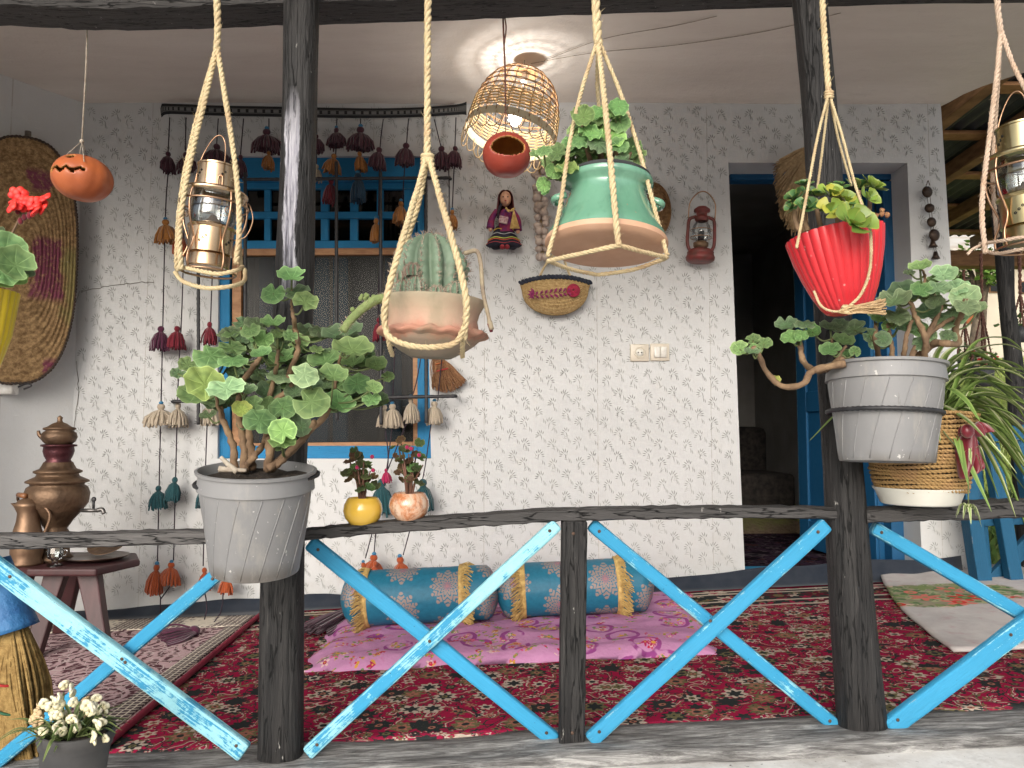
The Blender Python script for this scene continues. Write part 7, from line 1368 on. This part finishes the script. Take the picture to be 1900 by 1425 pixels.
MB1 = m_blade('spider_blade', (.12, .20, .045), (.20, .28, .08)); MB2 = m_blade('variegated_blade', (.15, .23, .05), (.50, .52, .30))
def blade(par, pts, w, material, name='leaf'):
    pts = spline(pts, 7); fr = frames(pts); mb = MB(); n = len(pts); vs = []; uvs = []
    for i, p in enumerate(pts):
        t = i / (n - 1); ww = w * (math.sin(math.pi * min(1, .18 + t * .82)) ** .7) * (1 - .3 * t) + .0002; tg = fr[i][0]; sd = tg.cross(V((0, 0, 1))); sd = sd.normalized() if sd.length > .05 else V((1, 0, 0)); nn_ = sd.cross(tg).normalized()
        for q, x in enumerate((-1, -.5, 0, .5, 1)): vs.append(p + sd * (x * ww) + nn_ * (abs(x) * ww * .45)); uvs.append((q / 4, t))
    mb.add(vs, [(i*5 + q, i*5 + q + 1, (i+1)*5 + q + 1, (i+1)*5 + q) for i in range(n - 1) for q in range(4)], 0, uvs); return mb.build(name, material, par)
rr = random.Random(77); crown = P(1720, 790, Yb)
tips = [(1900,700),(1940,690),(1925,760),(1900,800),(1890,830),(1860,730),(1850,690),(1830,700),(1905,850),(1915,880),(1880,905),(1900,650),(1835,820),(1870,800),(1925,830),(1800,760),(1845,770),(1780,700),(1755,700),(1815,880),(1850,880),(1895,760),(1930,720),(1870,690),(1790,860),(1758,850),(1735,860),(1745,820),(1500,820),(1840,950),(1885,960),(1910,920),(1825,720),(1860,850),(1925,900),(1880,740),(1800,810),(1910,790),(1940,860),(1770,790),(1690,690),(1720,680),(1650,710),(1760,660),(1740,690),(1950,810)]
rt_ = random.Random(3); tips += [(u + rt_.uniform(-40, 40), v + rt_.uniform(-40, 50)) for u, v in tips if u > 1740]
for i, (u, v) in enumerate(tips):
    d = rr.uniform(-.22, .16) if u != 1500 else -.02; e = P(u, v, Yb + d); c_ = crown + V((rr.uniform(-.05, .05), rr.uniform(-.06, .03), rr.uniform(-.02, .02))); L = (e - c_).length; m1 = c_.lerp(e, .35) + V((0, 0, L * rr.uniform(.22, .36))); m2 = c_.lerp(e, .72) + V((0, 0, L * rr.uniform(.12, .26))); blade(bp, [c_, m1, m2, e], rr.uniform(.008, .0125), MB2 if i % 3 == 0 else MB1)
for pts in ([(1750,800),(1790,850),(1796,880),(1797,935)],): mb = MB(); mb.tube(spline([P(u, v, Yb - .13) for u, v in pts], 6), .0016, 5); mb.build('runner', MAT['petiole'], bp)
for (u, v, tl, n, s_) in ((1800, 850, 26, 7, 1), (1797, 950, 30, 9, 2), (1806, 838, 30, 5, 3)):
    for i in range(n): a = i * 2.4 + s_; c_ = P(u, v, Yb - .13); e = c_ + V((math.cos(a) * S(tl, Yb) * .7, math.sin(a) * S(tl, Yb) * .6, -S(tl, Yb) * rr.uniform(.2, .9))); blade(bp, [c_, c_.lerp(e, .5) + V((0, 0, .022)), e], .004, MB2)
mrib = mat('burgundy_satin', (.20, .008, .02), (.12, .006, .014), rough=.35, scale=8, bump=.2, sheen=.3)
def ribbon(pix, w0, w1, Y): 
    mb = MB(); pts = spline([P(u, v, Y) for u, v in pix], 8); n = len(pts) - 1; mb.grid(lambda a, b: pts[int(round(b * n))] + V(((a - .5) * S(lerp(w0, w1, math.sin(b * math.pi) ** .6), Y), .012 * math.sin(a * 7 + b * 3), (a - .5) * .012)), 8, n); o = mb.build('bow_ribbon', mrib, bp); sm = o.modifiers.new('t', 'SOLIDIFY'); sm.thickness = .0015
ribbon([(1794, 800), (1798, 830), (1802, 855), (1796, 884)], 26, 44, Yb - .13); ribbon([(1798, 800), (1808, 840), (1816, 870), (1804, 880)], 20, 30, Yb - .125); ribbon([(1794, 800), (1804, 788), (1818, 792), (1828, 806)], 30, 34, Yb - .14); mb = MB(); mb.ball(P(1795, 800, Yb - .15), (.014, .012, .016), 12, 8); mb.build('bow_knot', mrib, bp)
# --- small pots on the rail
def railpot(label, u, vb, r_, material, seed, name):
    Y = YP; b = P(u, vb, Y); t = thing(name, label, 'potted plant', b, 'small round pots on the railing'); k = S(1, Y); flowerpot(t, b, k, [(.01, 1), (r_ * .5, 0), (r_ * .62, 2), (r_ * .9, 14), (r_, 27), (r_ * .95, 39), (r_ * .80, 49), (r_ * .74, 51), (r_ * .68, 50), (r_ * .62, 42)], material, 48); flowerpot(t, b, k, [(r_ * .66, 44), (.01, 45)], MAT['soil'], 20, None, None, 'soil')
    rr = random.Random(seed); tops = []
    for i in range(6):
        du = rr.uniform(-26, 26); hv = rr.uniform(60, 104); pts = spline([P(u + du * .2, vb - 46, Y), P(u + du * .5, vb - 46 - hv * .5, Y + rr.uniform(-.02, .02)), P(u + du, vb - 40 - hv, Y + rr.uniform(-.03, .03))], 6); mb = MB(); mb.tube(pts, lambda t_: lerp(.0034, .0016, t_), 6); mb.build('stem', SUS, t)
        for j in range(5):
            p = pts[min(len(pts) - 1, 4 + j * 2)] + V((rr.uniform(-.022, .022), rr.uniform(-.02, .015), rr.uniform(-.006, .012))); place_leaf(t, LM, p, rr.uniform(.009, .016), rr.uniform(.4, .9), rr, BG[rr.randrange(3)], sway=.6)
    for i in range(3): mb = MB(); mb.ball(P(u + rr.uniform(-22, 22), vb - rr.uniform(80, 140), Y - .02), S(4, Y), 8, 6); mb.build('flower', TC['pink'], t)
SUS = mat('reddish_stem', (.16, .07, .045), (.10, .05, .03), rough=.6); BG = [m_leaf('begonia_leaf', (.055, .085, .03), (.09, .125, .04), (.05, .03, .02)), m_leaf('bronze_begonia_leaf', (.10, .06, .03), (.14, .10, .04), (.07, .025, .02)), m_leaf('green_begonia_leaf', (.07, .13, .04), (.11, .17, .05), (.04, .07, .02))]
def m_marble():
    s = NT('mottled_orange_glaze'); n = s.noise(s.obj, 16, 6, .75, 1.0); g = s.noise(s.obj, 50, 4, .7); c = s.ramp(n, [(.3, (.22, .07, .03)), (.42, (.50, .20, .09)), (.52, (.58, .36, .24)), (.64, (.62, .48, .38)), (.75, (.30, .13, .07))]); c = s.mix(s.m('MULTIPLY', s.step(g, .55, .65), .6), c, (.26, .12, .07)); s.set(col=c, rough=.15, coat=.4); return s.mat
s_ = NT('yellow_glaze'); s_.set(col=s_.mix(s_.noise(s_.obj, 6), (.68, .44, .07), (.62, .38, .05)), rough=.16, coat=.4)
railpot('yellow glazed round pot with small begonia on the railing', 673, 975, 36, s_.mat, 3, 'yellow_pot'); railpot('mottled orange round pot with begonia beside the yellow one', 759, 966, 37, m_marble(), 8, 'mottled_pot')
# --- black pot with white snapdragons
Yk = 1.66; kb_ = P(128, 1530, Yk); bk = thing('snapdragon_pot', 'black nursery pot of white snapdragons at the bottom left corner', 'potted plant', kb_); k = S(1, Yk); flowerpot(bk, kb_, k, [(.01, 0), (44, 0), (46, 3), (57, 140), (60, 141), (61, 150), (63, 152), (63, 168), (60, 169), (57, 160)], mat('dusty_black_plastic', (.035, .035, .037), (.075, .072, .07), rough=.6, scale=9), 48, None, Matrix.Translation(kb_) @ Matrix.Rotation(R(3), 4, 'Y')); flowerpot(bk, kb_, k, [(57, 158), (.01, 160)], MAT['soil'], 20, None, None, 'soil')
SNL = [m_blade('snapdragon_leaf', (.14, .19, .06), (.22, .26, .10)), m_blade('snapdragon_leaf_dark', (.09, .14, .04), (.15, .20, .07))]; mpet = mat('cream_petal', (.74, .71, .58), (.66, .60, .36), rough=.6, scale=22, bump=.1); mpet2 = mat('fading_petal', (.60, .46, .26), (.48, .34, .2), rough=.7, scale=30)
rr = random.Random(14); soil_c = P(130, 1372, Yk)
for i in range(64):
    a = rr.uniform(0, 6.283); c_ = soil_c + V((math.cos(a) * .045 * rr.random(), math.sin(a) * .045 * rr.random(), 0)); L = rr.uniform(.05, .10); e = c_ + V((math.cos(a) * L, math.sin(a) * L * .9 - .01, rr.uniform(.0, .065))); blade(bk, [c_, c_.lerp(e, .5) + V((0, 0, rr.uniform(.012, .03))), e], rr.uniform(.0035, .0055), SNL[i % 2])
for (u, v, n, m_) in ((118, 1285, 7, mpet), (100, 1312, 6, mpet), (150, 1310, 3, mpet2), (170, 1304, 6, mpet), (192, 1304, 5, mpet), (72, 1325, 4, mpet2), (108, 1335, 6, mpet), (85, 1345, 4, mpet2), (190, 1352, 5, mpet), (140, 1330, 5, mpet)):
    tip = P(u, v, Yk + rr.uniform(-.05, .02)); mb = MB(); mb.tube(spline([soil_c + V((rr.uniform(-.03, .03), 0, 0)), soil_c.lerp(tip, .6) + V((0, -.01, .0)), tip], 5), .0018, 5); mb.build('stem', MAT['petiole'], bk)
    for q in range(n):
        c_ = tip + V((rr.gauss(0, .010), rr.uniform(-.016, .006), rr.uniform(-.022, .016))); mb = MB(); kk = rr.uniform(.009, .013); yaw = rr.uniform(-1.4, 1.4)
        for (dx, dz, sx, sz) in ((0, .5, 1, .7), (-.55, -.1, .7, .8), (.55, -.1, .7, .8), (0, -.5, .8, .6)): mb.ball((dx * kk, -.2 * kk * abs(dz), dz * kk), (sx * kk * .7, kk * .28, sz * kk * .75), 9, 6, Matrix.Rotation(dx * .8, 4, 'Z') @ Matrix.Rotation(dz, 4, 'X'), fn=lambda q_, th, t: q_ * (1 + .18 * math.sin(th * 5)))
        o = mb.build('flower', m_, bk, local=True); o.matrix_basis = Matrix.Translation(c_ - ORI[bk.name]) @ Euler((rr.uniform(-.4, .4), rr.uniform(-.5, .5), yaw)).to_matrix().to_4x4()
# --- yellow planter with red geranium at the left frame edge
Ye = 1.5; ye = thing('yellow_planter', 'yellow fluted planter with red geranium bloom at the left frame edge', 'potted plant', P(-60, 620, Ye)); k = S(1, Ye); flowerpot(ye, P(-60, 690, Ye), k, [(.01, 0), (40, 0), (48, 6), (66, 70), (76, 145), (77, 152), (73, 152), (70, 130)], mat('yellow_plastic', (.66, .50, .02), (.6, .42, .02), rough=.35, bump=0), 180, lambda q, th, t: V((q.x, q.y, 0)) * (1 + .04 * (abs(math.sin(th * 13)) - .5)) + V((0, 0, q.z))); flowerpot(ye, P(-60, 690, Ye), k, [(70, 136), (.01, 138)], MAT['soil'], 20, None, None, 'soil')
rr = random.Random(41)
geranium(ye, [(10, 470, 70, 70, G1, -.03), (28, 492, 60, 50, G1, -.05), (38, 508, 42, 26, G4, 0), (0, 450, 50, 45, G4, .02), (-20, 500, 70, 60, G1, -.02), (12, 520, 60, 30, G3, -.03), (-40, 470, 70, 60, G4, .03), (-70, 480, 80, 70, G1, 0), (5, 505, 50, 40, G1, -.06)], [([(-40, 560, 0), (-20, 520, 0), (0, 480, 0)], .006, .004), ([(-30, 550, 0), (0, 460, 0), (24, 430, 0), (38, 400, 0)], .003, .002)], Ye, rr, .05)
for i in range(22):
    c_ = P(44 + rr.gauss(0, 17), 376 + rr.gauss(0, 9) + .0, Ye + rr.uniform(-.03, .02)); mb = MB()
    for q in range(5): a = q * 1.2566; mb.ball((math.cos(a) * .008, 0, math.sin(a) * .008), (.0075, .003, .0075), 9, 6, Matrix.Rotation(.4 * math.cos(a), 4, 'Z'))
    o = mb.build('flower', MAT['redfl2'] if 'redfl2' in MAT else MAT.setdefault('redfl2', mat('scarlet_petal', (.80, .045, .025), (.68, .02, .02), rough=.55, scale=20, bump=.1)), ye, local=True); o.matrix_basis = Matrix.Translation(c_ - ORI[ye.name]) @ Euler((rr.uniform(-1.0, .2), rr.uniform(-.6, .6), rr.uniform(-.8, .8))).to_matrix().to_4x4()
for u, v in ((45, 403), (33, 392), (54, 400), (38, 410), (60, 396)): mb = MB(); mb.ball(P(u, v, Ye - .01), (.005, .005, .007), 8, 6); mb.build('bud', TC['red'], ye); mb = MB(); mb.tube([P(u, v - 3, Ye - .01), P(40, 398, Ye)], .0012, 4); mb.build('bud_stalk', MAT['petiole'], ye)
print('plants ok')
print('objects', len(bpy.data.objects))
